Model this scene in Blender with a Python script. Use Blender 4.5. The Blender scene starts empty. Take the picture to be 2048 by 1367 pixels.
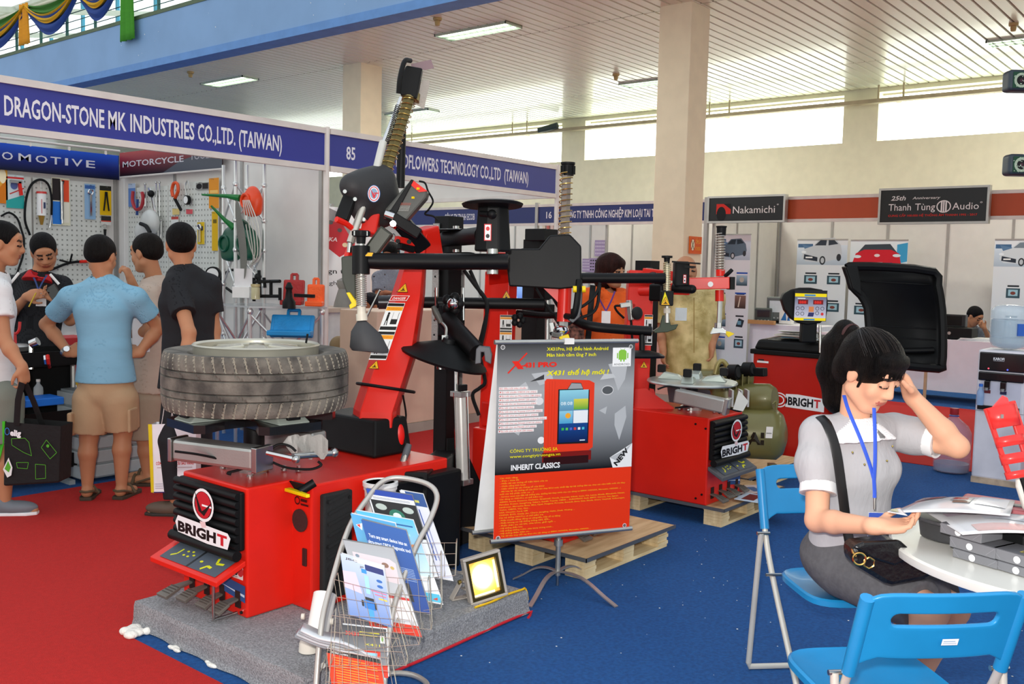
import bpy,bmesh,math,random
import numpy as np
from mathutils import Vector,Matrix,Euler
random.seed(7)
V=Vector
PI=math.pi
SC=bpy.context.scene
COL=SC.collection
# ------------------------------------------------------------------ camera
FPX,CX,CY=1905.0,1024.0,683.5
ROLL=math.atan(0.0226);PITCH=math.atan(148/1905.0);AZ=math.radians(39.4)
_fh=V((math.cos(AZ),math.sin(AZ),0));_rt=V((math.sin(AZ),-math.cos(AZ),0));_up=V((0,0,1))
FW=_fh*math.cos(PITCH)-_up*math.sin(PITCH)
_u0=_up*math.cos(PITCH)+_fh*math.sin(PITCH)
IR=_rt*math.cos(ROLL)+_u0*math.sin(ROLL)
IU=_u0*math.cos(ROLL)-_rt*math.sin(ROLL)
EYE=V((0,0,1.55))
cam=bpy.data.cameras.new('camera');cam.sensor_width=36;cam.lens=FPX/2048*36;cam.clip_end=200
co=bpy.data.objects.new('camera',cam);COL.objects.link(co)
M4=Matrix.Identity(4)
for i in range(3):
 M4[i][0]=IR[i];M4[i][1]=IU[i];M4[i][2]=-FW[i];M4[i][3]=EYE[i]
co.matrix_world=M4
SC.camera=co
# survey helpers: where a sight line through a photo pixel meets a real plane / a real distance
def ray(px,py):return FW+IR*((px-CX)/FPX)+IU*((CY-py)/FPX)
def D(px,py,d):return EYE+ray(px,py)*d
def G(px,py,z=0.0):
 r=ray(px,py);return EYE+r*((z-EYE.z)/r.z)
def PX(px,py,x):
 r=ray(px,py);return EYE+r*(x/r.x)
def PY(px,py,y):
 r=ray(px,py);return EYE+r*(y/r.y)
# ------------------------------------------------------------------ world, lights, exposure
SC.view_settings.view_transform='Standard';SC.view_settings.look='None'
SC.view_settings.gamma=1.0;SC.view_settings.exposure=0.0;SC.view_settings.use_curve_mapping=False
w=bpy.data.worlds.new('daylight');SC.world=w;w.use_nodes=True
nt=w.node_tree;bg=nt.nodes['Background']
tc=nt.nodes.new('ShaderNodeTexCoord');sp=nt.nodes.new('ShaderNodeSeparateXYZ');rmp=nt.nodes.new('ShaderNodeValToRGB')
nt.links.new(tc.outputs['Generated'],sp.inputs[0]);nt.links.new(sp.outputs['Z'],rmp.inputs[0])
rmp.color_ramp.elements[0].position=0.0;rmp.color_ramp.elements[0].color=(0.96,1.0,0.95,1)
rmp.color_ramp.elements[1].position=1.0;rmp.color_ramp.elements[1].color=(0.80,0.88,1.0,1)
nt.links.new(rmp.outputs[0],bg.inputs[0]);bg.inputs[1].default_value=1.15
def lamp(name,kind,loc,energy,color=(1,1,1),rot=(0,0,0),size=.1,sy=None,**k):
 l=bpy.data.lights.new(name,kind);l.energy=energy;l.color=color
 if kind=='AREA':
  l.size=size
  if sy:l.shape='RECTANGLE';l.size_y=sy
 elif kind in('POINT','SPOT'):l.shadow_soft_size=size
 for a,b in k.items():setattr(l,a,b)
 o=bpy.data.objects.new(name,l);COL.objects.link(o);o.location=loc;o.rotation_euler=rot
 return o
# the photographer's flash, just above and left of the lens
lamp('camera_flash','SPOT',EYE+IU*.16-IR*.07-FW*.05,420,(1,.975,.94),co.matrix_world.to_euler(),.045,spot_size=math.radians(100),spot_blend=.6)
# ------------------------------------------------------------------ materials
def lin(h):
 if not isinstance(h,str):return tuple(h)[:3]
 h=h.lstrip('#');c=[int(h[i:i+2],16)/255 for i in(0,2,4)]
 return tuple((x/12.92 if x<=.04045 else((x+.055)/1.055)**2.4)for x in c)
_M={}
def mat(h,rough=.5,metal=0.0,var=.06,bump=0.0,bs=40.0,scale=6.0,key='',emit=0.0,coat=0.0,trans=0.0,ior=1.45,alpha=1.0,var2=None,stretch=None,spec=.5):
 k=(spec,h,rough,metal,var,bump,bs,scale,key,emit,coat,trans,alpha,var2,stretch)
 if k in _M:return _M[k]
 m=bpy.data.materials.new('m_'+(key or str(h)));m.use_nodes=True
 n=m.node_tree;b=n.nodes['Principled BSDF'];c=lin(h)
 b.inputs['Roughness'].default_value=rough;b.inputs['Metallic'].default_value=metal
 b.inputs['Specular IOR Level'].default_value=spec;b.inputs['Coat Weight'].default_value=coat;b.inputs['Coat Roughness'].default_value=.08
 b.inputs['IOR'].default_value=ior
 tcn=n.nodes.new('ShaderNodeTexCoord');vec=tcn.outputs['Object']
 if stretch:
  mp=n.nodes.new('ShaderNodeMapping');mp.inputs['Scale'].default_value=stretch
  n.links.new(vec,mp.inputs[0]);vec=mp.outputs[0]
 nz=n.nodes.new('ShaderNodeTexNoise');nz.inputs['Scale'].default_value=scale;nz.inputs['Detail'].default_value=5
 n.links.new(vec,nz.inputs['Vector'])
 r=n.nodes.new('ShaderNodeValToRGB');n.links.new(nz.outputs[0],r.inputs[0])
 c2=lin(var2)if var2 else tuple(min(1,x*(1+var))for x in c)
 r.color_ramp.elements[0].position=.35;r.color_ramp.elements[1].position=.65
 r.color_ramp.elements[0].color=(*[x*(1-var)for x in c],1);r.color_ramp.elements[1].color=(*c2,1)
 n.links.new(r.outputs[0],b.inputs['Base Color'])
 if trans:b.inputs['Transmission Weight'].default_value=trans
 if alpha<1:b.inputs['Alpha'].default_value=alpha
 if emit:
  n.links.new(r.outputs[0],b.inputs['Emission Color']);b.inputs['Emission Strength'].default_value=emit
 if bump:
  n2=n.nodes.new('ShaderNodeTexNoise');n2.inputs['Scale'].default_value=bs;n2.inputs['Detail'].default_value=4
  n.links.new(vec,n2.inputs['Vector'])
  bp=n.nodes.new('ShaderNodeBump');bp.inputs['Strength'].default_value=bump;bp.inputs['Distance'].default_value=.01
  n.links.new(n2.outputs[0],bp.inputs['Height']);n.links.new(bp.outputs[0],b.inputs['Normal'])
 _M[k]=m;return m
def artmat(rough=.45,emit=0.0,coat=0.0):
 k=('art',rough,emit,coat)
 if k in _M:return _M[k]
 m=bpy.data.materials.new('m_print');m.use_nodes=True;n=m.node_tree;b=n.nodes['Principled BSDF']
 a=n.nodes.new('ShaderNodeVertexColor');a.layer_name='Col'
 n.links.new(a.outputs[0],b.inputs['Base Color']);b.inputs['Roughness'].default_value=rough;b.inputs['Specular IOR Level'].default_value=.25
 b.inputs['Coat Weight'].default_value=coat
 if emit:n.links.new(a.outputs[0],b.inputs['Emission Color']);b.inputs['Emission Strength'].default_value=emit
 _M[k]=m;return m
RED=mat('#dd2417',.33,spec=.35,coat=.08,var=.04,key='red_paint')
BLK=mat('#0b0b0c',.46,spec=.25,var=.2,key='black_paint',bump=.04,bs=220)
PLB=mat('#0f1011',.52,spec=.25,var=.15,key='black_plastic',bump=.05,bs=300)
RUB=mat('#1f1f1f',.8,var=.2,key='rubber',bump=.2,bs=90)
STL=mat('#b9b9b6',.28,1.0,var=.08,key='steel')
CHR=mat('#d8d8d8',.12,1.0,key='chrome')
ALU=mat('#b4b4b0',.42,.85,key='aluminium',bump=.05,bs=150)
ZNC=mat('#c9c9c4',.5,.5,var=.12,key='zinc')
WHT=mat('#e9e8e4',.45,key='white_enamel')
YEL=mat('#f2d200',.45,key='yellow_plastic')
# ------------------------------------------------------------------ mesh builder
def rotm(a,b):
 z=(b-a).normalized();x=z.orthogonal().normalized();y=z.cross(x)
 return x,y,z
def frame(z,xh=None):
 z=V(z).normalized();xh=V(xh)if xh is not None else V((0,0,1))
 y=z.cross(xh)
 if y.length<1e-5:y=z.orthogonal()
 y.normalize();x=y.cross(z);return x,y,z
def spline(pts,n=6,closed=False):
 P=[V(p)for p in pts];out=[];N=len(P);R=range(N if closed else N-1)
 for i in R:
  p0=P[(i-1)%N]if(closed or i>0)else P[i]*2-P[i+1]
  p1=P[i];p2=P[(i+1)%N]
  p3=P[(i+2)%N]if(closed or i+2<N)else p2*2-p1
  for k in range(n):
   t=k/n
   out.append(.5*((2*p1)+(p2-p0)*t+(2*p0-5*p1+4*p2-p3)*t*t+(3*p1-p0-3*p2+p3)*t**3))
 if not closed:out.append(P[-1])
 return out
class MB:
 def __init__(s,xf=None):s.v=[];s.f=[];s.xf=xf;s.sm=[]
 def add(s,vs,fs,sm=False):
  o=len(s.v)
  s.v+=[tuple(s.xf@V(v))if s.xf else tuple(v)for v in vs]
  s.f+=[tuple(o+i for i in f)for f in fs];s.sm+=[sm]*len(fs);return s
 def box(s,c,d,R=None,taper=1.0):
  c=V(c);vs=[]
  for z in(-1,1):
   t=taper if z>0 else 1
   for x,y in((-1,-1),(1,-1),(1,1),(-1,1)):
    p=V((x*d[0]/2*t,y*d[1]/2*t,z*d[2]/2))
    if R is not None:p=(R@p)if isinstance(R,(Matrix,))else R[0]*p.x+R[1]*p.y+R[2]*p.z
    vs.append(c+p)
  return s.add(vs,[(3,2,1,0),(4,5,6,7),(0,1,5,4),(1,2,6,5),(2,3,7,6),(3,0,4,7)])
 def bb(s,x0,x1,y0,y1,z0,z1):return s.box(((x0+x1)/2,(y0+y1)/2,(z0+z1)/2),(abs(x1-x0),abs(y1-y0),abs(z1-z0)))
 def bar(s,a,b,w,h,up=(0,0,1),w2=None,h2=None):
  a=V(a);b=V(b);z=(b-a).normalized();x=V(up).cross(z)
  if x.length<1e-5:x=z.orthogonal()
  x.normalize();y=z.cross(x);w2=w2 or w;h2=h2 or h
  vs=[p+x*sx*W/2+y*sy*H/2 for p,W,H in((a,w,h),(b,w2,h2))for sx,sy in((-1,-1),(1,-1),(1,1),(-1,1))]
  return s.add(vs,[(3,2,1,0),(4,5,6,7),(0,1,5,4),(1,2,6,5),(2,3,7,6),(3,0,4,7)])
 def cyl(s,a,b,r,r2=None,n=16,sm=True):
  return s.loft([(a,r),(b,r if r2 is None else r2)],n,sm)
 def loft(s,pr,n=16,sm=True,cap=True,up=None):
  P=[V(p)for p,r in pr];vs=[];fs=[];m=len(P)
  z0=(P[-1]-P[0]).normalized()if(P[-1]-P[0]).length>1e-6 else V((0,0,1))
  x=z0.orthogonal().normalized()if up is None else(V(up)-z0*V(up).dot(z0)).normalized()
  for i,(p,r)in enumerate(pr):
   t=(P[min(i+1,m-1)]-P[max(i-1,0)])
   t=t.normalized()if t.length>1e-7 else z0
   x=(x-t*x.dot(t)).normalized();y=t.cross(x)
   rx,ry=r if isinstance(r,tuple)else(r,r)
   vs+=[P[i]+x*math.cos(2*PI*k/n)*rx+y*math.sin(2*PI*k/n)*ry for k in range(n)]
  for i in range(m-1):
   for k in range(n):fs.append((i*n+k,i*n+(k+1)%n,(i+1)*n+(k+1)%n,(i+1)*n+k))
  s.add(vs,fs,sm)
  if cap:
   o=len(s.v)-len(vs);s.f+=[tuple(o+k for k in reversed(range(n))),tuple(o+(m-1)*n+k for k in range(n))];s.sm+=[False,False]
  return s
 def tube(s,pts,r,n=8,sp=0,closed=False):
  P=spline(pts,sp,closed)if sp else[V(p)for p in pts]
  if closed:P=P+[P[0]]
  return s.loft([(p,r)for p in P],n,True,not closed)
 def lathe(s,prof,o,ax=(0,0,1),n=24,sm=True):
  o=V(o);x,y,z=frame(ax);vs=[];fs=[]
  for r,h in prof:vs+=[o+z*h+(x*math.cos(2*PI*k/n)+y*math.sin(2*PI*k/n))*max(r,1e-5)for k in range(n)]
  for i in range(len(prof)-1):
   for k in range(n):fs.append((i*n+k,(i+1)*n+k,(i+1)*n+(k+1)%n,i*n+(k+1)%n)[::-1])
  return s.add(vs,fs,sm)
 def prism(s,poly,o,ux,uy,t):
  o=V(o);ux=V(ux);uy=V(uy);n=ux.cross(uy).normalized();N=len(poly)
  vs=[o+ux*x+uy*y for x,y in poly]+[o+ux*x+uy*y+n*t for x,y in poly]
  return s.add(vs,[tuple(reversed(range(N))),tuple(range(N,2*N))]+[(i,(i+1)%N,N+(i+1)%N,N+i)for i in range(N)])
 def ring(s,o,ax,R,r,n=24,m=8,ry=None):
  x,y,z=frame(ax);o=V(o);ry=ry or R
  return s.tube([o+x*math.cos(2*PI*k/n)*R+y*math.sin(2*PI*k/n)*ry for k in range(n)],r,m,0,True)
 def helix(s,a,b,R,r,turns,n=10,m=5):
  a=V(a);b=V(b);x,y,z=rotm(a,b);N=int(turns*n)
  return s.tube([a+(b-a)*(k/N)+x*math.cos(2*PI*k/n)*R+y*math.sin(2*PI*k/n)*R for k in range(N+1)],r,m)
 def ball(s,c,r,n=12,sq=(1,1,1)):
  c=V(c);vs=[];fs=[];m=n//2
  for i in range(m+1):
   a=PI*i/m
   for k in range(n):
    b=2*PI*k/n;vs.append(c+V((math.sin(a)*math.cos(b)*sq[0],math.sin(a)*math.sin(b)*sq[1],math.cos(a)*sq[2]))*r)
  for i in range(m):
   for k in range(n):fs.append((i*n+k,(i+1)*n+k,(i+1)*n+(k+1)%n,i*n+(k+1)%n))
  return s.add(vs,fs,True)
 def obj(s,name,m,parent=None,bev=0.0,label=None,kind=None,sub=0,solid=0.0):
  return mkobj(name,s.v,s.f,m,parent,bev,label,kind,s.sm,sub,solid)
def wloc(o):
 p=V((0,0,0))
 while o is not None:p=p+o.location;o=o.parent
 return p
def mkobj(name,vs,fs,m,parent=None,bev=0.0,label=None,kind=None,sm=None,sub=0,solid=0.0):
 A=np.array(vs,dtype=float).reshape(-1,3);lo=A.min(0);hi=A.max(0)
 c=V(((lo[0]+hi[0])/2,(lo[1]+hi[1])/2,lo[2]))
 me=bpy.data.meshes.new(name);me.from_pydata((A-np.array(c)).tolist(),[],[list(f)for f in fs]);me.validate()
 for q in(m if isinstance(m,(list,tuple))else[m]):me.materials.append(q)
 if sm is not None and len(me.polygons)==len(sm):me.polygons.foreach_set('use_smooth',sm)
 if any(sm or[]):
  try:me.set_sharp_from_angle(angle=math.radians(42))
  except Exception:pass
 o=bpy.data.objects.new(name,me);COL.objects.link(o)
 o.location=c-(wloc(parent)if parent else V((0,0,0)))
 if parent:o.parent=parent
 if bev:
  b=o.modifiers.new('bevel','BEVEL');b.width=bev;b.segments=2;b.limit_method='ANGLE';b.angle_limit=math.radians(35)
 if solid:
  q=o.modifiers.new('solid','SOLIDIFY');q.thickness=solid
 if sub:
  q=o.modifiers.new('sub','SUBSURF');q.levels=sub;q.render_levels=sub
 if label:o['label']=label
 if kind:o['kind']=kind
 return o
def T(name,label,cat,loc,group=None):
 o=bpy.data.objects.new(name,None);COL.objects.link(o);o.location=loc;o.empty_display_size=.05
 return tag(o,label,cat,group)
def tag(o,label,cat,group=None,kind=None):
 o['label']=label;o['category']=cat
 if group:o['group']=group
 if kind:o['kind']=kind
 return o
def kids(o):return[c for c in COL.objects if c.parent==o]
def dup(o,off,label=None,group=None,parent=None,rz=None):
 c=o.copy();COL.objects.link(c)
 if parent is not None:c.parent=parent
 else:c.location=o.location+V(off)
 if rz is not None:c.rotation_euler=(0,0,rz)
 if label:c['label']=label
 if group:c['group']=group
 for k in kids(o):dup(k,(0,0,0),parent=c)
 return c
def struct(o):o['kind']='structure';return o
# ------------------------------------------------------------------ flat print (lettering, pictures) as coloured faces
_TX={}
def text2d(s,bold=.0,res=2):
 k=(s,bold)
 if k in _TX:return _TX[k]
 c=bpy.data.curves.new('t','FONT');c.body=s;c.size=1;c.offset=bold;c.resolution_u=res;c.fill_mode='FRONT'
 o=bpy.data.objects.new('t',c);me=o.to_mesh()
 vs=np.zeros(len(me.vertices)*3);me.vertices.foreach_get('co',vs);vs=vs.reshape(-1,3)[:,:2]
 fs=[tuple(p.vertices)for p in me.polygons]
 o.to_mesh_clear();bpy.data.objects.remove(o);bpy.data.curves.remove(c)
 if len(vs)==0:vs=np.zeros((3,2))
 x0=vs[:,0].min();x1=vs[:,0].max()
 vs=np.stack([(vs[:,0]-x0)/max(1e-6,x1-x0),vs[:,1]/.73],1)
 _TX[k]=(vs,fs);return _TX[k]
def art(name,O,U,W,shapes,parent=None,m=None,dz=.00008,off=.0006,label=None,bend=None,text_h=1):
 """printed sheet: O corner, U and W unit axes (x, y of the print)"""
 O=V(O);U=V(U).normalized();W=V(W).normalized();N=U.cross(W).normalized()
 vs=[];fs=[];cs=[];z=off
 def put(pts,faces,col,col2=None):
  o=len(vs)
  for q in pts:vs.append(O+U*q[0]+W*q[1]+N*(z+(bend(q[0],q[1])if bend else 0)))
  c=lin(col)
  for f in faces:
   fs.append(tuple(o+i for i in f))
   if col2 is None:cs.extend([(*c,1)]*len(f))
   else:
    cc=lin(col2)
    for i in f:t=i//2;cs.append((*(cc if t else c),1))
 for s in shapes:
  z+=dz;k=s[0]
  if k=='r':
   x,y,w_,h_=s[1:5]
   if bend:
    n=10;P=[(x+w_*i/n,y+h_*j)for i in range(n+1)for j in(0,1)]
    put(P,[(2*i,2*i+2,2*i+3,2*i+1)for i in range(n)],s[5])
   else:put([(x,y),(x+w_,y),(x+w_,y+h_),(x,y+h_)],[(0,1,2,3)],s[5])
  elif k=='g':
   x,y,w_,h_=s[1:5];put([(x,y),(x+w_,y),(x+w_,y+h_),(x,y+h_)],[(0,1,2,3)],s[5],s[6])
  elif k=='p':put(s[1],[tuple(range(len(s[1])))],s[2])
  elif k=='e':
   cx,cy,rx,ry=s[1:5];n=20;put([(cx+rx*math.cos(2*PI*i/n),cy+ry*math.sin(2*PI*i/n))for i in range(n)],[tuple(range(n))],s[5])
  elif k=='o':
   cx,cy,rx,ry,w_=s[1:6];n=24
   P=[(cx+(rx-q)*math.cos(2*PI*i/n),cy+(ry-q)*math.sin(2*PI*i/n))for i in range(n)for q in(0,w_)]
   put(P,[(2*i,(2*i+2)%(2*n),(2*i+3)%(2*n),2*i+1)for i in range(n)],s[6])
  elif k=='l':
   P=[V((a,b))for a,b in s[1]];w_=s[2]/2
   for a,b in zip(P[:-1],P[1:]):
    d=(b-a)
    if d.length<1e-7:continue
    d.normalize();n_=V((-d.y,d.x))*w_;put([a-n_,b-n_,b+n_,a+n_],[(0,1,2,3)],s[3])
  elif k=='t':
   x,y,w_,h_,txt,col=s[1:7];bold=s[7]if len(s)>7 else.0;sl=s[8]if len(s)>8 else 0
   if not txt.strip():continue
   tv,tf=text2d(txt,bold)
   put([(x+a*w_+sl*b*h_,y+b*h_)for a,b in tv],tf,col)
 A=np.array([tuple(v)for v in vs]);c=V(tuple((A.min(0)+A.max(0))/2))
 me=bpy.data.meshes.new(name);me.from_pydata((A-np.array(c)).tolist(),[],fs)
 at=me.color_attributes.new('Col','FLOAT_COLOR','CORNER');at.data.foreach_set('color',np.array(cs,dtype=np.float32).ravel())
 me.materials.append(m or artmat());o=bpy.data.objects.new(name,me);COL.objects.link(o)
 o.location=c-(wloc(parent)if parent else V((0,0,0)))
 if parent:o.parent=parent
 if label:o['label']=label
 return o
# ------------------------------------------------------------------ smooth blended volumes (people, cloth, moulded covers)
def nets(F,o,h):
 S=F<0;nx,ny,nz=F.shape
 cnt=np.zeros((nx-1,ny-1,nz-1),np.int8)
 for i in(0,1):
  for j in(0,1):
   for k in(0,1):cnt+=S[i:nx-1+i,j:ny-1+j,k:nz-1+k]
 I,J,K=np.nonzero((cnt>0)&(cnt<8))
 acc=np.zeros((len(I),3));n=np.zeros(len(I));C=[(i,j,k)for i in(0,1)for j in(0,1)for k in(0,1)]
 for a in C:
  for ax in range(3):
   if a[ax]:continue
   b=list(a);b[ax]=1
   fa=F[I+a[0],J+a[1],K+a[2]];fb=F[I+b[0],J+b[1],K+b[2]];x=(fa<0)!=(fb<0)
   t=fa/np.where(np.abs(fa-fb)<1e-9,1e-9,fa-fb)
   p=np.array(a,float)[None]+np.zeros((len(I),3));p[:,ax]+=t
   acc[x]+=p[x];n[x]+=1
 vs=(acc/n[:,None]+np.stack([I,J,K],1))*h+o
 idx=-np.ones((nx-1,ny-1,nz-1),np.int64);idx[I,J,K]=np.arange(len(I));fs=[]
 for ax in range(3):
  b,c=(ax+1)%3,(ax+2)%3
  sl0=[slice(1,-1)]*3;sl1=[slice(1,-1)]*3;sl0[ax]=slice(0,-1);sl1[ax]=slice(1,None)
  A,B=S[tuple(sl0)],S[tuple(sl1)]
  for q,rev in((A&~B,False),(~A&B,True)):
   P=np.stack(np.nonzero(q),1)
   if not len(P):continue
   P[:,b]+=1;P[:,c]+=1
   def at(db,dc):
    Q=P.copy();Q[:,b]-=db;Q[:,c]-=dc;return idx[Q[:,0],Q[:,1],Q[:,2]]
   qd=np.stack([at(1,1),at(0,1),at(0,0),at(1,0)],1)
   fs.append(qd[:,::-1]if rev else qd)
 return vs,np.concatenate(fs)
def pdist(P,s):
 """distance from points P (n,3) to primitive s"""
 k=s[0]
 if k=='c':
  a,b,ra,rb=np.array(s[1],float),np.array(s[2],float),s[3],s[4];ba=b-a;L=(ba*ba).sum()+1e-12
  t=((P-a)@ba)/L;tc_=np.clip(t,0,1)
  d=np.sqrt(((P-a-tc_[...,None]*ba)**2).sum(-1))-(ra+(rb-ra)*tc_)
  fl=s[6]if len(s)>6 else 0;Ls=math.sqrt(L)
  if fl&1:d=np.maximum(d,(t-1)*Ls)
  if fl&2:d=np.maximum(d,-t*Ls)
  return d
 if k=='e':
  c,r,R=np.array(s[1],float),np.array(s[2],float),s[3];Q=P-c
  if R is not None:Q=Q@np.array([list(R[0]),list(R[1]),list(R[2])]).T
  q=Q/r;l=np.sqrt((q*q).sum(-1))+1e-9;l2=np.sqrt(((q/r)**2).sum(-1))+1e-9
  return l*(l-1)/l2
 if k=='l':
  a,b=np.array(s[1],float),np.array(s[2],float);(u0,v0),(u1,v1)=s[3],s[4];sd=np.array(s[5],float)
  ba=b-a;L=math.sqrt((ba*ba).sum());z=ba/L;sd=sd-z*(sd@z);sd/=np.linalg.norm(sd);w_=np.cross(z,sd)
  Q=P-a;t=(Q@z)/L;tc_=np.clip(t,0,1);u=u0+(u1-u0)*tc_;v=v0+(v1-v0)*tc_;e=(t-tc_)*L
  m=np.minimum(u,v);q0=(Q@sd)/u;q1=(Q@w_)/v;q2=e/m
  l=np.sqrt(q0*q0+q1*q1+q2*q2)+1e-9;l2=np.sqrt((q0/u)**2+(q1/v)**2+(q2/m)**2)+1e-9
  d=l*(l-1)/l2
  fl=s[7]if len(s)>7 else 0
  if fl&1:d=np.maximum(d,(t-1)*L)
  if fl&2:d=np.maximum(d,-t*L)
  return d
 if k=='b':
  c,r,R,rr=np.array(s[1],float),np.array(s[2],float),s[3],s[4];Q=P-c
  if R is not None:Q=Q@np.array([list(R[0]),list(R[1]),list(R[2])]).T
  q=np.abs(Q)-(r-rr);return np.sqrt((np.maximum(q,0)**2).sum(-1))+np.minimum(q.max(-1),0)-rr
def pbox(s):
 k=s[0]
 if k=='c':a,b=np.array(s[1],float),np.array(s[2],float);r=max(s[3],s[4]);return np.minimum(a,b)-r,np.maximum(a,b)+r
 if k=='l':a,b=np.array(s[1],float),np.array(s[2],float);r=max(*s[3],*s[4]);return np.minimum(a,b)-r,np.maximum(a,b)+r
 c=np.array(s[1],float);r=np.linalg.norm(s[2])if s[3]is not None and k=='b' else max(s[2]);return c-r,c+r
def blob(name,prims,m,parent,res=.008,k=.02,subs=(),cuts=(),labs=None,label=None,noise=0,shell=0):
 """prims: ('c'|'e'|'l'|'b', ...) with the material label last-but-flag; union is smooth"""
 lo=np.min([pbox(s)[0]for s in prims],0)-2*res-.01;hi=np.max([pbox(s)[1]for s in prims],0)+2*res+.01
 n=np.ceil((hi-lo)/res).astype(int)+1;F=np.full(n,.08,np.float32)
 ax=[lo[i]+np.arange(n[i])*res for i in range(3)]
 def sub(s,mg):
  a,b=pbox(s);i0=np.maximum(0,np.floor((a-mg-lo)/res).astype(int));i1=np.minimum(n,np.ceil((b+mg-lo)/res).astype(int)+1)
  if np.any(i1<=i0):return None,None
  g=np.stack(np.meshgrid(*[ax[i][i0[i]:i1[i]]for i in range(3)],indexing='ij'),-1)
  return tuple(slice(i0[i],i1[i])for i in range(3)),g
 for s in prims:
  sl,g=sub(s,k+2*res)
  if sl is None:continue
  kk=.0035 if 'h' in s else k
  d=pdist(g,s).astype(np.float32);a=F[sl];h=np.clip(.5+.5*(a-d)/kk,0,1);F[sl]=a*(1-h)+d*h-kk*h*(1-h)
 if shell:F=np.maximum(F,-(F+shell))
 for s in subs:
  sl,g=sub(s,3*res)
  if sl is not None:F[sl]=np.maximum(F[sl],-pdist(g,s))
 if cuts:
  g=np.stack(np.meshgrid(*ax,indexing='ij'),-1)
  for p,q in cuts:F=np.maximum(F,(g-np.array(p,float))@np.array(V(q).normalized()))
  F=F.astype(np.float32)
 F[[0,-1]]=.05;F[:,[0,-1]]=.05;F[:,:,[0,-1]]=.05
 vs,fs=nets(F,lo,res)
 o=mkobj(name,vs,fs.tolist(),m if isinstance(m,(list,tuple))else[m],parent,label=label,sm=[True]*len(fs))
 if labs:
  cen=vs[fs].mean(1);best=np.full(len(fs),9.0);lab=np.zeros(len(fs),int)
  for s in prims:
   i={'c':5,'e':4,'l':6,'b':5}[s[0]];q=labs.get(s[i],0)if len(s)>i else 0
   a,b=pbox(s);w_=np.all((cen>a-.02)&(cen<b+.02),1)
   if not w_.any():continue
   d=np.full(len(fs),9.0);d[w_]=pdist(cen[w_],s)-(0.0012 if q else 0)
   u=d<best;best[u]=d[u];lab[u]=q
  if len(o.data.polygons)==len(lab):o.data.polygons.foreach_set('material_index',lab.astype(np.int32))
 return o
# ================================================================== SETTING
ZC=4.6
XW=15.9
XB=8.1
YA=3.70
YB=6.28
CARB=mat('#0d4784',.95,var=.10,bump=.5,bs=260,scale=60,key='blue_carpet',var2='#115292')
CARR=mat('#b81812',.95,var=.06,bump=.5,bs=240,scale=50,key='red_carpet')
struct(MB().bb(-6,XW+.3,-12,34,-.12,0).obj('floor',CARB))
r=MB().bb(-6,1.965,-12,YB+.02,.0,.004);r.bb(1.965,8.2,YA,YB+.02,.0,.004)
r.bb(8.2,12.1,-12,YB+6,.0,.004)
struct(r.obj('floor_2',CARR))
bits=MB()
for _ in range(170):
 x,y=random.uniform(2.1,5),random.uniform(.6,3.6);s_=random.uniform(.0015,.005)
 bits.ball((x,y,s_*.3),s_,5,(1,1,.4))
tag(bits.obj('paper_crumbs',WHT),'scatter of tiny white crumbs lying on the blue carpet','debris',kind='stuff')
# far wall with openings
WALL=mat('#e6e2c8',.85,var=.03,key='cream_wall',bump=.05,bs=8)
wz0,wz1=3.745,4.53
win=[]
yy=6.03
win.append((yy,11.28));win.append((-.9+.0,5.46));win.append((11.86,17.1));win.append((17.7,22.9));win.append((-6.7,-1.5))
wb=MB();wb.bb(XW,XW+.3,-12,34,0,wz0);wb.bb(XW,XW+.3,-12,34,wz1,ZC+.4)
ys=sorted(win);edges=[-12]+[q for a in ys for q in a]+[34]
for a,b in zip(edges[::2],edges[1::2]):wb.bb(XW,XW+.3,a,b,wz0,wz1)
struct(wb.obj('wall_right',WALL))
FRM=mat('#cfcab8',.6,key='window_frame')
for i,(a,b)in enumerate(sorted(win)):
 f_=MB()
 f_.bb(XW+.2,XW+.24,a,b,wz0,wz0+.03).bb(XW+.2,XW+.24,a,b,wz1-.03,wz1)
 wo=struct(f_.obj('window_%d'%(i+1),FRM))
 MB().bb(XW+.214,XW+.22,a,b,wz0+.03,wz1-.03).obj('pane',mat('#f4fbf2',.9,emit=4.6,key='frosted_pane',var=.01),wo)
# ledge pipe running along the wall under the ceiling
pz=4.345;PIP=mat('#b5a98a',.7,var=.1,key='beige_pipe')
pp=MB().bb(XW-.3,XW-.16,-12,34,pz-.03,pz+.03)
po=struct(pp.obj('trim_1',PIP))
for y in(8.0,5.0,12.6,2.0,-1,16,20):
 for q in(0,.28):MB().cyl((XW-.23,y+q*1.4,pz+.03),(XW-.23,y+q*1.4,ZC),.016,n=6).obj('hanger_rod',PIP,po)
 MB().bb(XW-.2,XW,y+.1,y+.16,pz-.02,pz+.02).obj('wall_bracket',PIP,po)
# lamp fixed on the pipe
t=T('wall_lamp','small dark spotlight clipped on the pipe under the ceiling, above the middle windows','lamp',(XW-.3,11.9,4.35))
MB().cyl((XW-.3,11.75,4.43),(XW-.42,12.15,4.35),.07,.05).obj('lamp_body',mat('#3c4a48',.5,key='dark_teal'),t)
MB().cyl((XW-.25,11.9,4.35),(XW-.25,11.9,4.42),.02,n=8).obj('bracket',PIP,t)
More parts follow.
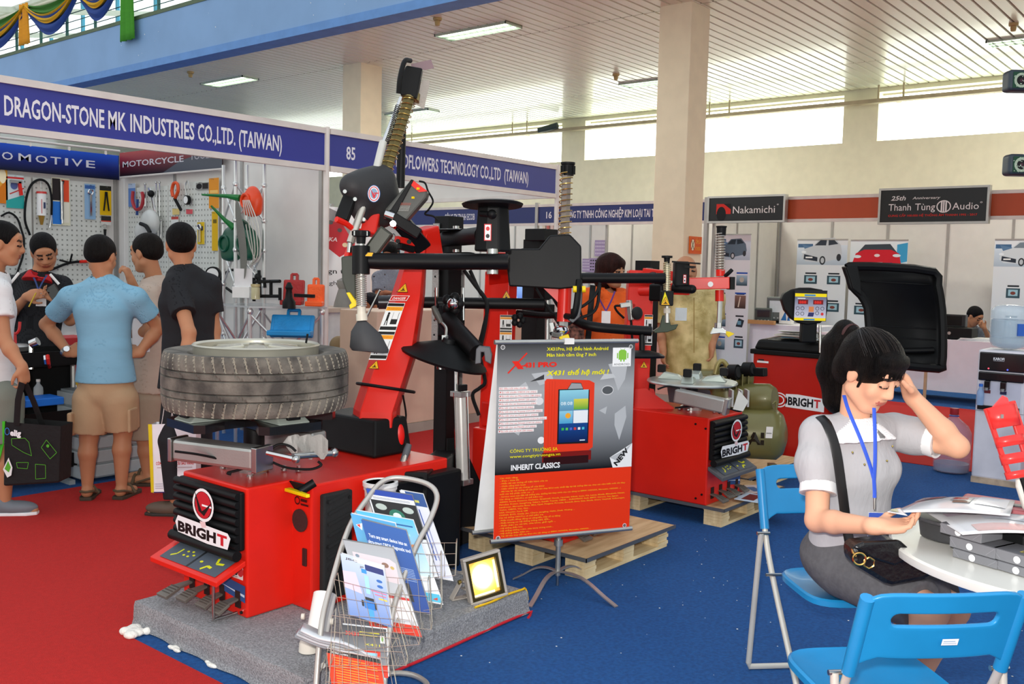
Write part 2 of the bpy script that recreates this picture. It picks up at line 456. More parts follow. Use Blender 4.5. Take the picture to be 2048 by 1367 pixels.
# ceiling of long strips running along X
CEIL=mat('#e2e4cc',.33,var=.03,key='ceiling_strip',scale=2,stretch=(.3,1,1),coat=.25)
ce=struct(MB().bb(XB+.26,XW,-12,34,ZC+.02,ZC+.3).obj('ceiling',mat('#8c8268',.8,key='ceiling_void')))
wd=.155
me0=None;k=0
y=-6.0
joints=[XB+.26,9.92,13.9,XW]
rest=MB()
while y<33:
 for a,b in zip(joints[:-1],joints[1:]):
  if me0 is None or True:
   L=b-a-.012
   key=round(L,3)
   if key not in _TX:
    m_=MB();m_.add([(0,0,.022),(L,0,.022),(L,.006,0),(0,.006,0),(0,wd-.026,0),(L,wd-.026,0),(0,wd-.02,.022),(L,wd-.02,.022)],
                                  [(0,1,2,3),(3,2,5,4),(4,5,7,6)])
    m_.f=[tuple(reversed(f))for f in m_.f]
    o_=m_.obj('ceiling_strip',CEIL,ce);_TX[key]=o_.data;mesh=o_.data
    off_=o_.location-V((0,0,0));bpy.data.objects.remove(o_)
    _TX[(key,'o')]=off_+wloc(ce)
   if y>11.2 or y<-.5:rest.add([(a+.006,y,ZC+.022),(b-.006,y,ZC+.022),(b-.006,y+.006,ZC),(a+.006,y+.006,ZC),(a+.006,y+wd-.026,ZC),(b-.006,y+wd-.026,ZC),(a+.006,y+wd-.02,ZC+.022),(b-.006,y+wd-.02,ZC+.022)],[(0,3,2,1)[::-1][::-1],(3,4,5,2),(4,6,7,5)])
   else:
    o_=bpy.data.objects.new('ceiling_strip',_TX[key]);COL.objects.link(o_)
    o_.location=_TX[(key,'o')]+V((a+.006,y,ZC))-wloc(ce);o_.parent=ce;k+=1
 y+=wd
ro=rest.obj('ceiling_strips',CEIL,ce);ro['kind']='stuff'
# recessed louvre lights
LMP=mat('#f3fff0',.5,emit=2.0,key='tube_glow',var=.01)
LOU=mat('#b8c4b4',.25,.8,key='louvre')
def troffer(x,y,lab):
 t=T('ceiling_light',lab,'ceiling light',(x,y,ZC-.012),'recessed louvre lights in the strip ceiling')
 MB().bb(x-.15,x+.15,y-.6,y+.6,ZC-.004,ZC+.012).obj('diffuser',LMP,t)
 f_=MB().bb(x-.165,x-.15,y-.615,y+.615,ZC-.03,ZC+.02).bb(x+.15,x+.165,y-.615,y+.615,ZC-.03,ZC+.02)
 f_.bb(x-.165,x+.165,y-.615,y-.6,ZC-.03,ZC+.02).bb(x-.165,x+.165,y+.6,y+.615,ZC-.03,ZC+.02).obj('frame',LOU,t)
 l_=MB()
 for i in range(11):l_.add([(x-.15,y-.55+i*.11-.03,ZC-.026),(x+.15,y-.55+i*.11-.03,ZC-.026),(x+.15,y-.55+i*.11+.02,ZC-.01),(x-.15,y-.55+i*.11+.02,ZC-.01)],[(0,1,2,3)])
 l_.bb(x-.006,x+.006,y-.6,y+.6,ZC-.028,ZC-.006)
 o=l_.obj('louvre',LOU,t);o['kind']='stuff'
 return t
names={(9.39,8.41):'louvre ceiling light above the tilted mast of the red tyre changer',(9.58,14.2):'smaller-looking louvre ceiling light at far left beside the blue beam',
         (13.49,8.2):'louvre ceiling light partly behind the tall cream column',(13.66,2.7):'louvre ceiling light at the upper right edge of the picture',
         (13.6,13.9):'distant louvre ceiling light right of the left column'}
for(x,y),lb in names.items():
 troffer(x,y,lb)
 lamp('tube_light','AREA',(x,y,ZC-.05),85,(1,.98,.88),(0,0,0),.3,1.2)
SMK=mat('#b39a63',.6,key='aged_plastic')
for i,(px,py,lb)in enumerate([(381,147,'small yellowed smoke detector on the ceiling near the blue beam'),(875,41,'yellowed smoke detector beside the upper ceiling light'),
                               (1232,152,'small beige smoke detector above the column-side ceiling light'),(2027,52,'smoke detector at the upper right corner')]):
 p=G(px,py,ZC-.03);t=T('smoke_detector',lb,'smoke detector',(p.x,p.y,ZC-.1),'smoke detectors')
 MB().lathe([(0,-.01),(.05,-.01),(.055,.0),(.055,.025),(0,.025)],(p.x,p.y,ZC-.02),n=14).obj('base',SMK,t)
 MB().lathe([(0,-.075),(.028,-.07),(.035,-.03),(.03,-.012)],(p.x,p.y,ZC-.02),n=12).obj('sensor_head',SMK,t)
# columns
COLM=mat('#e6d9bc',.8,var=.03,key='column_paint');COLP=mat('#d9b3a2',.8,var=.04,key='column_dado')
for nm,x,y,lb in(('column',9.77,5.50,'tall square cream column with a pinkish lower part in the middle of the hall'),('column',9.85,11.17,'square cream column farther back above the blue fascia')):
 t=T(nm,lb,'column',(x+.21,y+.21,0),'hall columns')
 MB().bb(x,x+.43,y,y+.42,1.28,ZC+.02).obj('shaft',COLM,t,bev=.008)
 d_=MB()
 MB().bb(x-.003,x+.433,y-.003,y+.423,.1,1.28).obj('dado',COLP,t,bev=.008)
 MB().bb(x-.012,x+.442,y-.012,y+.432,0,.1).obj('skirting',mat('#a7a79b',.6,key='skirting'),t)
t=T('warning_sign','small orange no-smoking sign fixed on the cream column','sign',PX(1390,500,9.75))
a=PX(1371,503,9.762)
a=V((9.762,5.655,1.83));
p=PY(1390,490,5.49)
MB().bb(p.x-.14,p.x+.14,5.478,5.494,p.z-.1,p.z+.1).obj('plate',mat('#e0671c',.5,key='orange_plate'),t)
art('print',(p.x-.14,5.478,p.z-.1),(1,0,0),(0,0,1),[('r',.006,.006,.268,.188,'#d95a14'),('e',.065,.1,.05,.07,'#efe3c0'),('o',.065,.1,.052,.075,.01,'#c8341c'),('l',[(.035,.05),(.095,.15)],.012,'#3d3a2c'),('l',[(.035,.15),(.095,.05)],.012,'#3d3a2c'),
     ('t',.13,.12,.125,.045,'CẤM LỬA','#f5b23a',.01),('t',.13,.04,.125,.045,'NO SMOKING','#f5b23a',.01)],t)
# blue balcony beam with railing
BLU=mat('#7d9fc6',.6,var=.05,key='blue_beam',scale=1.5,bump=.05,bs=6);BLD=mat('#5f8cc4',.6,key='blue_edge')
zt=5.34
bo=struct(MB().bb(XB,XB+.25,-10,34,ZC-.005,zt).obj('balcony_beam',BLU))
MB().bb(XB-.02,XB+.27,-10,34,ZC-.05,ZC+.06).obj('lower_edge',BLD,bo)
chips=MB()
for _ in range(26):
 y=random.uniform(5,15);z=random.uniform(ZC+.05,zt-.1);s_=random.uniform(.008,.03);chips.add([(XB-.002,y,z),(XB-.002,y+s_,z+s_*.3),(XB-.002,y+s_*.6,z+s_)],[(0,1,2)])
c_=chips.obj('chipped_paint',WHT,bo);c_['kind']='stuff'
TEA=mat('#3f6f66',.6,key='teal_steel');OLV=mat('#59684e',.7,key='olive_kerb')
MB().bb(XB-.01,XB+.2,-10,34,zt,zt+.06).obj('kerb',OLV,bo)
rt=T('balcony_railing','green-grey steel railing with thin bars along the balcony','railing',(XB+.08,12,zt+.06))
MB().cyl((XB+.08,-4,6.12),(XB+.08,30,6.12),.035,n=10).obj('handrail',mat('#c9c4ae',.5,key='rail_top'),rt)
for z in(5.52,5.66,5.8,5.94):MB().cyl((XB+.08,-4,z),(XB+.08,30,z),.008,n=6).obj('rail_bar',TEA,rt)
y=8.0
while y<27:MB().bb(XB+.06,XB+.1,y-.018,y+.018,zt+.05,6.12).obj('rail_post',TEA,rt);y+=1.0
# hall beyond the balcony: slab, far glazing
struct(MB().bb(XB+.25,14,-10,34,zt-.06,zt).obj('floor_3',mat('#c8c2ac',.8,key='slab')))
SKYG=mat('#f0fbff',.6,emit=1.3,key='upper_pane',var=.02)
g=MB().bb(14,14.03,-10,34,zt,9.0).obj('window_9',SKYG);struct(g)
for y in range(2,34,2):MB().bb(13.9,13.98,y-.05,y+.05,zt,9.0).obj('mullion',mat('#3d8fa8',.5,key='teal_mullion'),g)
for z in(5.9,6.5,7.2,8.0):MB().bb(13.92,13.98,-2,34,z-.03,z+.03).obj('transom',mat('#7fb0b4',.5,key='pale_teal'),g)
tr=T('roof_truss','pale steel roof truss seen above the balcony at upper left','truss',(11,20,7.4))
for y in(16,19.5,23,27):MB().bar((8.5,y,6.9),(13.9,y,7.9),.12,.12).obj('truss_beam',mat('#c9cfc0',.6,key='truss'),tr)
for z in(7.2,7.7):MB().bar((9.5+(z-7)*2,8,z),(9.5+(z-7)*2,32,z),.09,.09).obj('purlin',mat('#c9cfc0',.6,key='truss'),tr)
# swagged cloths in three colours
def swag(y0,y1,z0,dip,width,color,label,dx=0.0):
 n=18;m_=7;vs=[];fs=[]
 for i in range(n+1):
  t_=i/n;y=y0+(y1-y0)*t_;b=math.sin(PI*t_)**.8
  for j in range(m_):
   s_=j/(m_-1);z=z0-dip*b*(1)-width*s_*(.35+.65*b);x=XB+.0-dx-.05*math.sin(j*1.9+i*.15)-.04
   vs.append((x,y,z))
 for i in range(n):
  for j in range(m_-1):fs.append((i*m_+j,(i+1)*m_+j,(i+1)*m_+j+1,i*m_+j+1))
 o=mkobj('swag',vs,fs,mat(color,.8,key='cloth'+color,bump=.3,bs=12,stretch=(1,.4,3)),None,sm=[True]*len(fs),solid=.006,sub=1)
 return tag(o,label,'drapery','cloth swags hung on the balcony railing')
def yat(px,py):return PX(px,py,XB)
spans=[(-60,60),(62,165),(165,248),(285,375)]
nmz=['leftmost','second','third','fourth']
for i,(a,b)in enumerate(spans):
 ya,yb=yat(a,30).y,yat(b,10).y
 z0=6.13
 for c_,cn,dip,wd_,dx in(('#3f7a2b','green',.12,.2,.02),('#d9a514','yellow',.28,.16,.06),('#1f3f86','blue',.30,.34,.03)):
  swag(ya,yb,z0,dip*(1.1 if i<3 else.9),wd_,c_,'%s cloth swag in the %s loop of drapery from the left on the balcony railing'%(cn,nmz[i]),dx)
def tail(px,c_,lb,zl,w_):
 y=yat(px,30).y;vs=[];fs=[]
 for i in range(9):
  for j in range(9):
   s_=j/8;vs.append((XB-.09-.03*math.sin(i*2.1),y+(i/8-.5)*w_*(.8+.3*s_),6.15-(6.15-zl)*s_))
 for i in range(8):
  for j in range(8):fs.append((i*9+j,i*9+j+1,(i+1)*9+j+1,(i+1)*9+j))
 tag(mkobj('hanging_cloth',vs,fs,mat(c_,.8,key='cloth'+c_,bump=.3,bs=12,stretch=(1,.4,3)),None,sm=[True]*64,solid=.006),lb,'drapery')
tail(58,'#d9901a','short orange-yellow cloth tail tied on the railing at far left',5.42,.42)
tail(265,'#3f8a1e','long green cloth tail hanging down over the blue beam',5.02,.42)
# ================================================================== BOOTHS
OCT=mat('#d9d2cc',.4,.15,key='booth_aluminium');PNL=mat('#dcd8d2',.7,key='booth_panel',var=.02)
BLF='#31378f';BLF2='#24316f'
def post(m,x,y,z0,z1,r=.024):m.cyl((x,y,z0),(x,y,z1),r,n=8)
def fascia(nm,lab,ax,c,a,b,z0,z1,texts,col,fr=.045,cat='fascia',group=None):
 """ax 'x': runs along X at Y=c (faces -Y). ax 'y': runs along Y at X=c (faces -X)"""
 def P(u,w_,dep):return(u,c+dep,w_)if ax=='x' else(c+dep,u,w_)
 ctr=P((a+b)/2,z0,0);t=T(nm,lab,cat,ctr,group)
 def bx(m,u0,u1,w0,w1,d0,d1):
  p,q=P(u0,w0,d0),P(u1,w1,d1);m.bb(p[0],q[0],p[1],q[1],p[2],q[2]);return m
 bx(MB(),a,b,z0,z0+fr,-.02,.02).obj('lower_rail',OCT,t);bx(MB(),a,b,z1-fr,z1,-.02,.02).obj('upper_rail',OCT,t)
 bx(MB(),a,b,z0+fr,z1-fr,-.004,.008).obj('panel',mat(col,.45,key='fascia'+col,var=.02),t)
 h=z1-z0-2*fr
 sh=[]
 for(u0,u1,s_,hh)in texts:
  sh.append(('t',(u0-a)if ax=='x' else(b-u0),h*(.5-hh/2),(u1-u0)if ax=='x' else(u0-u1),h*hh,s_,'#e4e4ea',.018))
 if sh:
  if ax=='x':art('lettering',(a,c-.004,z0+fr),(1,0,0),(0,0,1),sh,t)
  else:art('lettering',(c-.004,b,z0+fr),(0,-1,0),(0,0,1),sh,t)
 return t
zf0,zf1=2.315,2.665
def ux(px,y,z=2.5):
 p=PY(px,300,y);return p.x
fascia('booth_fascia','long blue booth sign lettered DRAGON-STONE MK INDUSTRIES above the left stand','x',YB,.6,5.15,zf0,zf1,
       [(PY(8,225,YB).x,PY(208,240,YB).x,'DRAGON-STONE',.48),(PY(216,245,YB).x,PY(252,250,YB).x,'MK',.48),(PY(260,250,YB).x,PY(388,262,YB).x,'INDUSTRIES',.48),(PY(395,270,YB).x,PY(470,270,YB).x,'CO.,LTD.',.48),(PY(477,280,YB).x,PY(563,290,YB).x,'(TAIWAN)',.48)],BLF)
fascia('booth_fascia','blue booth sign lettered 85 and WINDFLOWERS TECHNOLOGY above the second stand','x',YB,5.2,8.32,zf0,zf1,
       [(PY(692,300,YB).x,PY(710,300,YB).x,'85',.42),(PY(775,310,YB).x,PY(876,330,YB).x,'WINDFLOWERS',.48),(PY(880,330,YB).x,PY(957,340,YB).x,'TECHNOLOGY',.48),(PY(960,340,YB).x,PY(1001,345,YB).x,'CO.,LTD',.48),(PY(1008,350,YB).x,PY(1056,355,YB).x,'(TAIWAN)',.46)],'#343b8c')
for i,(x,lb)in enumerate([(5.17,'tall aluminium booth post between the signs DRAGON-STONE and 85'),(8.36,'aluminium booth post at the right end of the WINDFLOWERS sign')]):
 t=T('booth_post',lb,'post',(x,YB,0),'booth posts')
 m_=MB();m_.cyl((x,YB,0),(x,YB,zf1+.01),.026,n=8).obj('upright',OCT,t)
 MB().lathe([(0,0),(.05,0),(.05,.012),(.028,.02)],(x,YB,0)).obj('foot',OCT,t)
# side returns of the booth frames
for nm,x,y0,y1,lb in(('booth_beam',8.34,YB+.03,9.6,'aluminium side beam running back from the right end of the WINDFLOWERS sign'),):
 t=T(nm,lb,'beam',(x,y0,zf0));MB().bb(x-.02,x+.02,y0,y1,zf0,zf0+.045).obj('lower_rail',OCT,t);MB().bb(x-.02,x+.02,y0,y1,zf1-.045,zf1).obj('upper_rail',OCT,t);MB().bb(x-.004,x+.004,y0,y1,zf0+.045,zf1-.045).obj('panel',PNL,t)
YK=9.67
def wallpanels(nm,lab,ax,c,a,b,z1,n,face,pegs=0):
 """partition of separate panels held by slim posts"""
 t=T(nm,lab,'partition',(c,(a+b)/2,0)if ax=='y' else((a+b)/2,c,0),'booth partitions');w_=(b-a)/n
 for i in range(n):
  u0,u1=a+i*w_+.02,a+(i+1)*w_-.02;m_=MB()
  if ax=='y':m_.bb(c-.008,c+.008,u0,u1,.04,z1)
  else:m_.bb(u0,u1,c-.008,c+.008,.04,z1)
  m_.obj('panel',PNL,t)
 for i in range(n+1):
  p=MB();u=a+i*w_
  (p.bb(c-.02,c+.02,u-.02,u+.02,0,z1+.02)if ax=='y' else p.bb(u-.02,u+.02,c-.02,c+.02,0,z1+.02)).obj('upright',mat('#a9a7a3',.4,.5,key='post_grey'),t)
 return t
wallpanels('partition','white back wall of the left stand hung with packed tools','x',YK+.03,.7,5.15,2.62,4,-1)
wallpanels('partition','plain white side wall of the left stand behind the tube racks','y',5.175,YB+.06,YK,2.5,3,-1)
wallpanels('partition','white back wall of stand 85 carrying the red brake poster','x',YK,5.22,8.05,2.3,3,-1)
PEG=mat('#cfd0c8',.6,key='pegboard')
def pegboard(lab,ax,c,a,b,z0,z1):
 t=T('pegboard',lab,'pegboard',(c,(a+b)/2,z0)if ax=='y' else((a+b)/2,c,z0));m_=MB()
 if ax=='y':m_.bb(c-.006,c+.006,a,b,z0,z1)
 else:m_.bb(a,b,c-.006,c+.006,z0,z1)
 m_.obj('board',PEG,t);h=[]
 nx=int((b-a)/.05);nz=int((z1-z0)/.05)
 for i in range(nx):
  for j in range(nz):
   if ax=='x':h.append(('e',.03+i*.05,.03+j*.05,.008,.008,'#8d8e86'))
   else:h.append(('e',.03+i*.05,.03+j*.05,.008,.008,'#8d8e86'))
 hs=[]
 for q in h:x,y=q[1],q[2];hs.append(('p',[(x-.008,y-.008),(x+.008,y-.008),(x+.008,y+.008),(x-.008,y+.008)],'#8f9088'))
 o=art('peg_holes',(a,c-.006,z0)if ax=='x' else(c-.006,b,z0),(1,0,0)if ax=='x' else(0,-1,0),(0,0,1),hs,t,dz=0)
 o['kind']='stuff';return t
YP=YK-.02
x_c=PY(235,400,YP).x
pegboard('beige perforated board behind the packed tools at far left','x',YP,PY(0,400,YP).x-.3,PY(62,400,YP).x,1.0,2.33)
pegboard('large beige perforated board left of the booth corner','x',YP,PY(66,400,YP).x,PY(212,400,YP).x,.9,2.33)
XP=5.138
pegboard('grey perforated board on the side wall, near the booth corner','y',XP,PX(337,400,XP).y,PX(257,400,XP).y,1.0,2.28)
pegboard('pale perforated board on the side wall full of gauges and yellow packs','y',XP,PX(437,400,XP).y,PX(338,400,XP).y,1.0,2.30)
# header banners inside the stand
t=T('header_banner','dark blue banner with chrome letters OMOTIVE inside the left stand','banner',(4.3,YP,2.37))
MB().bb(2.9,x_c-.01,YP-.06,YP-.05,2.372,2.625).obj('sheet',mat('#101a55',.35,key='banner_back'),t)
aX=PY(0,300,YP-.06).x
art('print',(aX-.9,YP-.061,2.372),(1,0,0),(0,0,1),[('g',0,0,x_c-.02-aX+.9,.12,'#0b0d1e','#14236e'),('g',0,.12,x_c-.02-aX+.9,.133,'#14236e','#1d4fc0')]+
 [('t',PY(a_,330,YP-.06).x-aX+.9,.10,PY(b_,330,YP-.06).x-PY(a_,330,YP-.06).x,.075,q,'#c9c9d2',.01)for a_,b_,q in((4,26,'O'),(37,62,'M'),(71,95,'O'),(101,122,'T'),(130,136,'I'),(143,165,'V'),(172,190,'E'))],t,m=artmat(.35))
for i in range(6):MB().cyl((3.1+i*.38,YP-.055,2.62),(3.1+i*.38,YP-.055,2.66),.012,n=6).obj('clip',OCT,t)
MB().cyl((2.9,YP-.055,2.672),(x_c,YP-.055,2.672),.012,n=6).obj('hanging_rail',OCT,t)
t=T('header_banner','red and black banner with chrome letters MOTORCYCLE inside the left stand','banner',(XP-.05,8.7,2.4))
y_a,y_b=PX(240,330,XP-.05).y,PX(445,330,XP-.05).y
MB().bb(XP-.052,XP-.044,y_b,y_a,2.40,2.64).obj('sheet',mat('#2a1018',.35,key='banner_back2'),t)
L=y_a-y_b
art('print',(XP-.053,y_a,2.40),(0,-1,0),(0,0,1),[('g',0,0,L,.10,'#0c0c12','#5a1820'),('g',0,.10,L,.14,'#5a1820','#a8343a'),('p',[(.45*L,0),(L,0),(L,.2),(.62*L,.1)],'#4b4f58'),
 ('t',.06,.09,L*.62,.06,'MOTORCYCLE','#c6c4cc',.012),('t',.06+L*.68,.10,L*.2,.06,'TOOLS','#a9a4ac',.012)],t,m=artmat(.35))
MB().cyl((XP-.05,y_b,2.39),(XP-.05,y_a,2.39),.01,n=6).obj('lower_rail',OCT,t)
for y in(y_b+.1,y_a-.1):MB().bb(XP-.05,5.17,y-.01,y+.01,2.38,2.40).obj('wall_bracket',OCT,t)
t=T('booth_post','slim white post in the corner between the two header banners','post',(x_c+.02,YP-.1,0),'booth posts')
MB().cyl((x_c+.03,YP-.11,0),(x_c+.03,YP-.11,2.66),.018,n=8).obj('upright',WHT,t);MB().lathe([(0,0),(.04,0),(.04,.01),(.02,.02)],(x_c+.03,YP-.11,0)).obj('foot',WHT,t)
# goods hung on the boards
CLR=mat('#e6ecef',.1,alpha=.35,key='blister_plastic')
def onwall(side,px,py,out=0.0):
 return PY(px,py,YP-.008-out)if side=='b' else PX(px,py,XP-.008-out)
def hang(nm,lab,cat,side,px,py,pw,ph,shapes,tool=None,depth=.03,group='packed tools hung on the boards'):
 """a card about pw x ph photo pixels whose centre hangs at (px, py)"""
 c=onwall(side,px,py,.01);d=(c-EYE).dot(FW)
 L_,R_=onwall(side,px-pw/2,py,.01),onwall(side,px+pw/2,py,.01);w_=(R_-L_).length;h=ph*d/FPX
 U=V((1,0,0))if side=='b' else V((0,-1,0));N=V((0,-1,0))if side=='b' else V((-1,0,0))
 t=T(nm,lab,cat,c,group);O=c-U*w_/2-V((0,0,h/2))
 card=MB().box(c-N*.002,(w_,.004,h)if side=='b' else(.004,w_,h)).obj('card',mat('#dddad0',.5,key='card'),t)
 art('print',O+N*.001,U,(0,0,1),[tuple([q[0]]+[v for v in sc(q,w_,h)])for q in shapes],t,m=artmat(.3))
 if tool:tool(t,c+N*depth*.6,U,N,w_,h)
 MB().cyl(c+V((0,0,h*.46))-N*.008,c+V((0,0,h*.46))+N*.04,.003,n=5).obj('hook',STL,t)
 return t
def sc(q,w_,h):
 k=q[0]
 if k in 'rg':return[q[1]*w_,q[2]*h,q[3]*w_,q[4]*h]+list(q[5:])
 if k=='p':return[[(a*w_,b*h)for a,b in q[1]],q[2]]
 if k=='e':return[q[1]*w_,q[2]*h,q[3]*w_,q[4]*h,q[5]]
 if k=='t':return[q[1]*w_,q[2]*h,q[3]*w_,q[4]*h]+list(q[5:])
 return[[(a*w_,b*h)for a,b in q[1]],q[2]*w_,q[3]]
def t_grease(t,c,U,N,w_,h):
 MB().cyl(c-V((0,0,h*.38)),c+V((0,0,h*.42)),.018,n=10).obj('barrel',STL,t);MB().cyl(c-V((0,0,h*.46)),c-V((0,0,h*.38)),.01,n=8).obj('nozzle',CHR,t);MB().bar(c+V((0,0,h*.3)),c+V((0,0,h*.44))+U*w_*.1,.02,.015).obj('lever',PLB,t)
def t_wrench(t,c,U,N,w_,h):
 MB().bar(c-V((0,0,h*.4)),c+V((0,0,h*.2)),.022,.01,N).obj('handle',CHR,t);MB().ring(c+V((0,0,h*.27)),N,.024,.009,12,6).obj('jaw',CHR,t)
def t_plier(t,c,U,N,w_,h):
 for s_ in(-1,1):MB().tube([c+V((0,0,h*.3))+U*s_*.006,c+V((0,0,h*.05))+U*s_*.012,c+V((0,0,-h*.35))+U*s_*w_*.22],.008,6,3).obj('handle',PLB,t)
def t_gun(t,c,U,N,w_,h):
 MB().bar(c+V((0,0,h*.3))-U*w_*.3,c+V((0,0,h*.3))+U*w_*.35,.03,.03).obj('barrel',STL,t);MB().bar(c+V((0,0,h*.3))+U*w_*.2,c+U*w_*.3-V((0,0,h*.1)),.03,.025).obj('grip',RED,t)
hang('tool_pack','orange and gold picture pack half cut off at the left edge, on the board','tool pack','b',3,370,24,72,[('r',0,0,1,1,'#d97a1e'),('p',[(0,.3),(1,.7),(1,1),(0,1)],'#e9a93a'),('e',.6,.75,.3,.2,'#fff2c8')])
hang('tool_pack','clear pack with red bars and a teal corner, next to the gold pack','tool pack','b',30,383,36,66,[('r',0,0,1,1,'#cfdcdc'),('r',0,.88,1,.06,'#cf3a3a'),('p',[(0,0),(1,0),(1,.42),(0,.22)],'#2fa6a0'),('l',[(.2,.42),(1,.62)],.07,'#c2413d'),('e',.45,.68,.2,.12,'#58689c')],t_gun)
hang('tool_pack','large blister of a grease gun on a black, red and blue card','tool pack','b',122,403,36,94,[('r',0,0,1,1,'#dcd8bc'),('r',.02,.52,.45,.46,'#2b2526'),('r',.55,.5,.4,.46,'#e2502f'),('r',.02,.02,.48,.48,'#2f79cf'),('r',.55,.06,.4,.42,'#e6e1cf')],t_grease)
hang('tool_pack','pale blue blister with a chrome adjustable wrench','tool pack','b',180,403,22,70,[('r',0,0,1,1,'#8fb2d2'),('r',.05,.86,.9,.1,'#3f66a4')],t_wrench)
hang('tool_pack','yellow card of pliers left of the booth corner','tool pack','b',211,401,23,58,[('r',0,0,1,1,'#e0b312'),('r',0,.84,1,.16,'#2a2a22')],t_plier)
hang('tool_pack','small white card with a black and red base strip, below the yellow card','tool pack','b',212,441,20,18,[('r',0,0,1,1,'#cfcdc6'),('r',0,.5,1,.5,'#2f2c2b'),('r',0,.38,1,.12,'#c9402f')])
hang('tool_pack','blue card pack beside the corner on the side wall','tool pack','s',264,390,14,46,[('r',0,0,1,1,'#5a7db8'),('r',0,.8,1,.2,'#a9bad2')])
hang('tool_pack','orange hanging card at the right end of the side board','tool pack','s',428,386,20,60,[('r',0,0,1,1,'#e0922c'),('r',.1,.5,.8,.1,'#f0c06a')])
hang('tool_pack','narrow yellow strip card below the orange card','tool pack','s',430,462,12,78,[('r',0,0,1,1,'#d9ad14'),('r',.2,.7,.6,.1,'#6b5a14')])
hang('tool_pack','yellow blister with a brass fitting above the black-haired heads','tool pack','s',402,466,14,44,[('r',0,0,1,1,'#dcb820'),('r',.2,.62,.6,.2,'#39435a')],t_wrench)
hang('tool_pack','small pink and white tag card on the side board','tool pack','s',379,423,13,9,[('r',0,0,1,1,'#d2565e')])
hang('tool_pack','red and clear pack just above the fourth head','tool pack','s',350,440,14,14,[('r',0,0,1,1,'#d9dad6'),('r',0,.6,1,.4,'#b8443c')])
hang('tool_pack','clear yellow-labelled pack left of the brass fitting','tool pack','s',352,423,14,12,[('r',0,0,1,1,'#d8c07a')])
hang('tool_pack','black and white striped seal card on the side board','tool pack','s',405,372,26,14,[('r',0,0,1,1,'#8d8d88'),('e',.25,.5,.22,.4,'#1c1c1c'),('r',.5,.1,.45,.8,'#2b2926')])
# loose tools on the side board and back board
def loose(nm,lab,cat,c,build):t=T(nm,lab,cat,c);build(t,c);return t
def hose(t,c):
 pts=[onwall('b',x,y,.03)for x,y in((60,470),(50,440),(52,400),(62,370),(80,359),(96,368),(103,395),(103,430))]
 MB().tube(pts,.012,6,5).obj('hose',PLB,t);MB().cyl(pts[-1],onwall('b',99,455,.03),.012,n=6).obj('coupling',CHR,t)
loose('air_hose','black rubber hose looped around a white cartridge on the board','hose',onwall('b',80,359,.03),hose)
def cart(t,c):
 a,b=onwall('b',83,431,.05),onwall('b',83,387,.05)
 MB().cyl(a,b,.045,n=14).obj('barrel',WHT,t);MB().cyl(b,b+V((0,0,.02)),.047,n=14).obj('cap',mat('#c9342f',.4,key='cap_red'),t);MB().cyl(a-V((0,0,.09)),a,.012,.03,n=10).obj('nozzle',mat('#c8a24a',.3,.9,key='brass'),t)
 MB().cyl(b,onwall('b',82,362,.03),.004,n=5).obj('wire_hook',STL,t)
 art('print',a+V((-.02,-.047,.02)),(1,0,0),(0,0,1),[('r',0,0,.006,.14,'#c33c34'),('r',.02,.05,.02,.06,'#35405f')],t)
loose('grease_cartridge','white cartridge gun with a red cap inside the hose loop','grease gun',onwall('b',83,405,.05),cart)
def hose2(t,c):MB().tube([onwall('b',x,y,.03)for x,y in((2,432),(18,425),(34,436),(43,460),(48,480),(46,510),(38,535),(30,560))],.01,6,4).obj('hose',PLB,t)
loose('air_hose','thin black hose hanging behind the young man in white','hose',onwall('b',20,425,.03),hose2)
def redw(t,c):MB().tube([onwall('s',x,y,.05)for x,y in((266,382),(265,402),(272,418),(282,415),(286,398),(284,384))],.018,6,4).obj('jaw_frame',mat('#a32630',.4,key='dark_red'),t);MB().bar(onwall('s',274,430,.05),onwall('s',275,398,.05),.02,.02).obj('handle',mat('#2c4a86',.5,key='blue_grip'),t)
loose('filter_wrench','dark red U-shaped tool with a blue grip on the side board','hand tool',onwall('s',275,400,.05),redw)
def orloop(t,c):
 MB().tube([onwall('s',x,y,.05)for x,y in((346,393),(344,380),(348,366),(355,368),(356,382),(350,396))],.016,6,4).obj('loop',mat('#d9501c',.4,key='orange_loop'),t);MB().bar(onwall('s',349,396,.05),onwall('s',362,420,.05),.022,.02).obj('handle',PLB,t)
loose('strap_wrench','orange loop strap wrench on the side board','hand tool',onwall('s',350,380,.05),orloop)
def gaug(px,py,r,c_):
 def f(t,c):
  MB().cyl(c,c+V((-.03,0,0)),r,n=18).obj('housing',PLB,t);MB().cyl(c+V((-.03,0,0)),c+V((-.033,0,0)),r*.8,n=18).obj('dial',WHT,t)
  MB().tube([c+V((-.015,0,r)),c+V((-.015,.03,r+.08)),c+V((-.015,-.01,r+.14)),c+V((-.015,-.04,r+.06))],.006,5,3).obj('hook_wire',STL,t)
 return f
loose('pressure_gauge','round black gauge hung from a wire loop on the side board','gauge',onwall('s',377,400,.02),gaug(377,400,.045,0))
for i,(px,y0,y1,lb)in enumerate([(312,365,432,'left chrome rod'),(319,365,432,'right chrome rod'),(316,440,486,'lower left chrome rod'),(322,440,490,'lower right chrome rod'),(290,368,412,'thin chrome hook bar')]):
 t=T('chrome_rod',lb+' hung on the grey board near the booth corner','rod',onwall('s',px,y0,.03),'chrome rods');MB().cyl(onwall('s',px,y0,.03),onwall('s',px,y1,.03),.010,n=8).obj('shaft',CHR,t);MB().ball(onwall('s',px,y0,.03),.014,8).obj('knob',STL,t)
def chr2(t,c):MB().tube([onwall('s',x,y,.05)for x,y in((298,376),(303,388),(307,410),(311,432))],.012,6,3).obj('arm',CHR,t);MB().ball(onwall('s',302,387,.07),.035,10).obj('head',PLB,t)
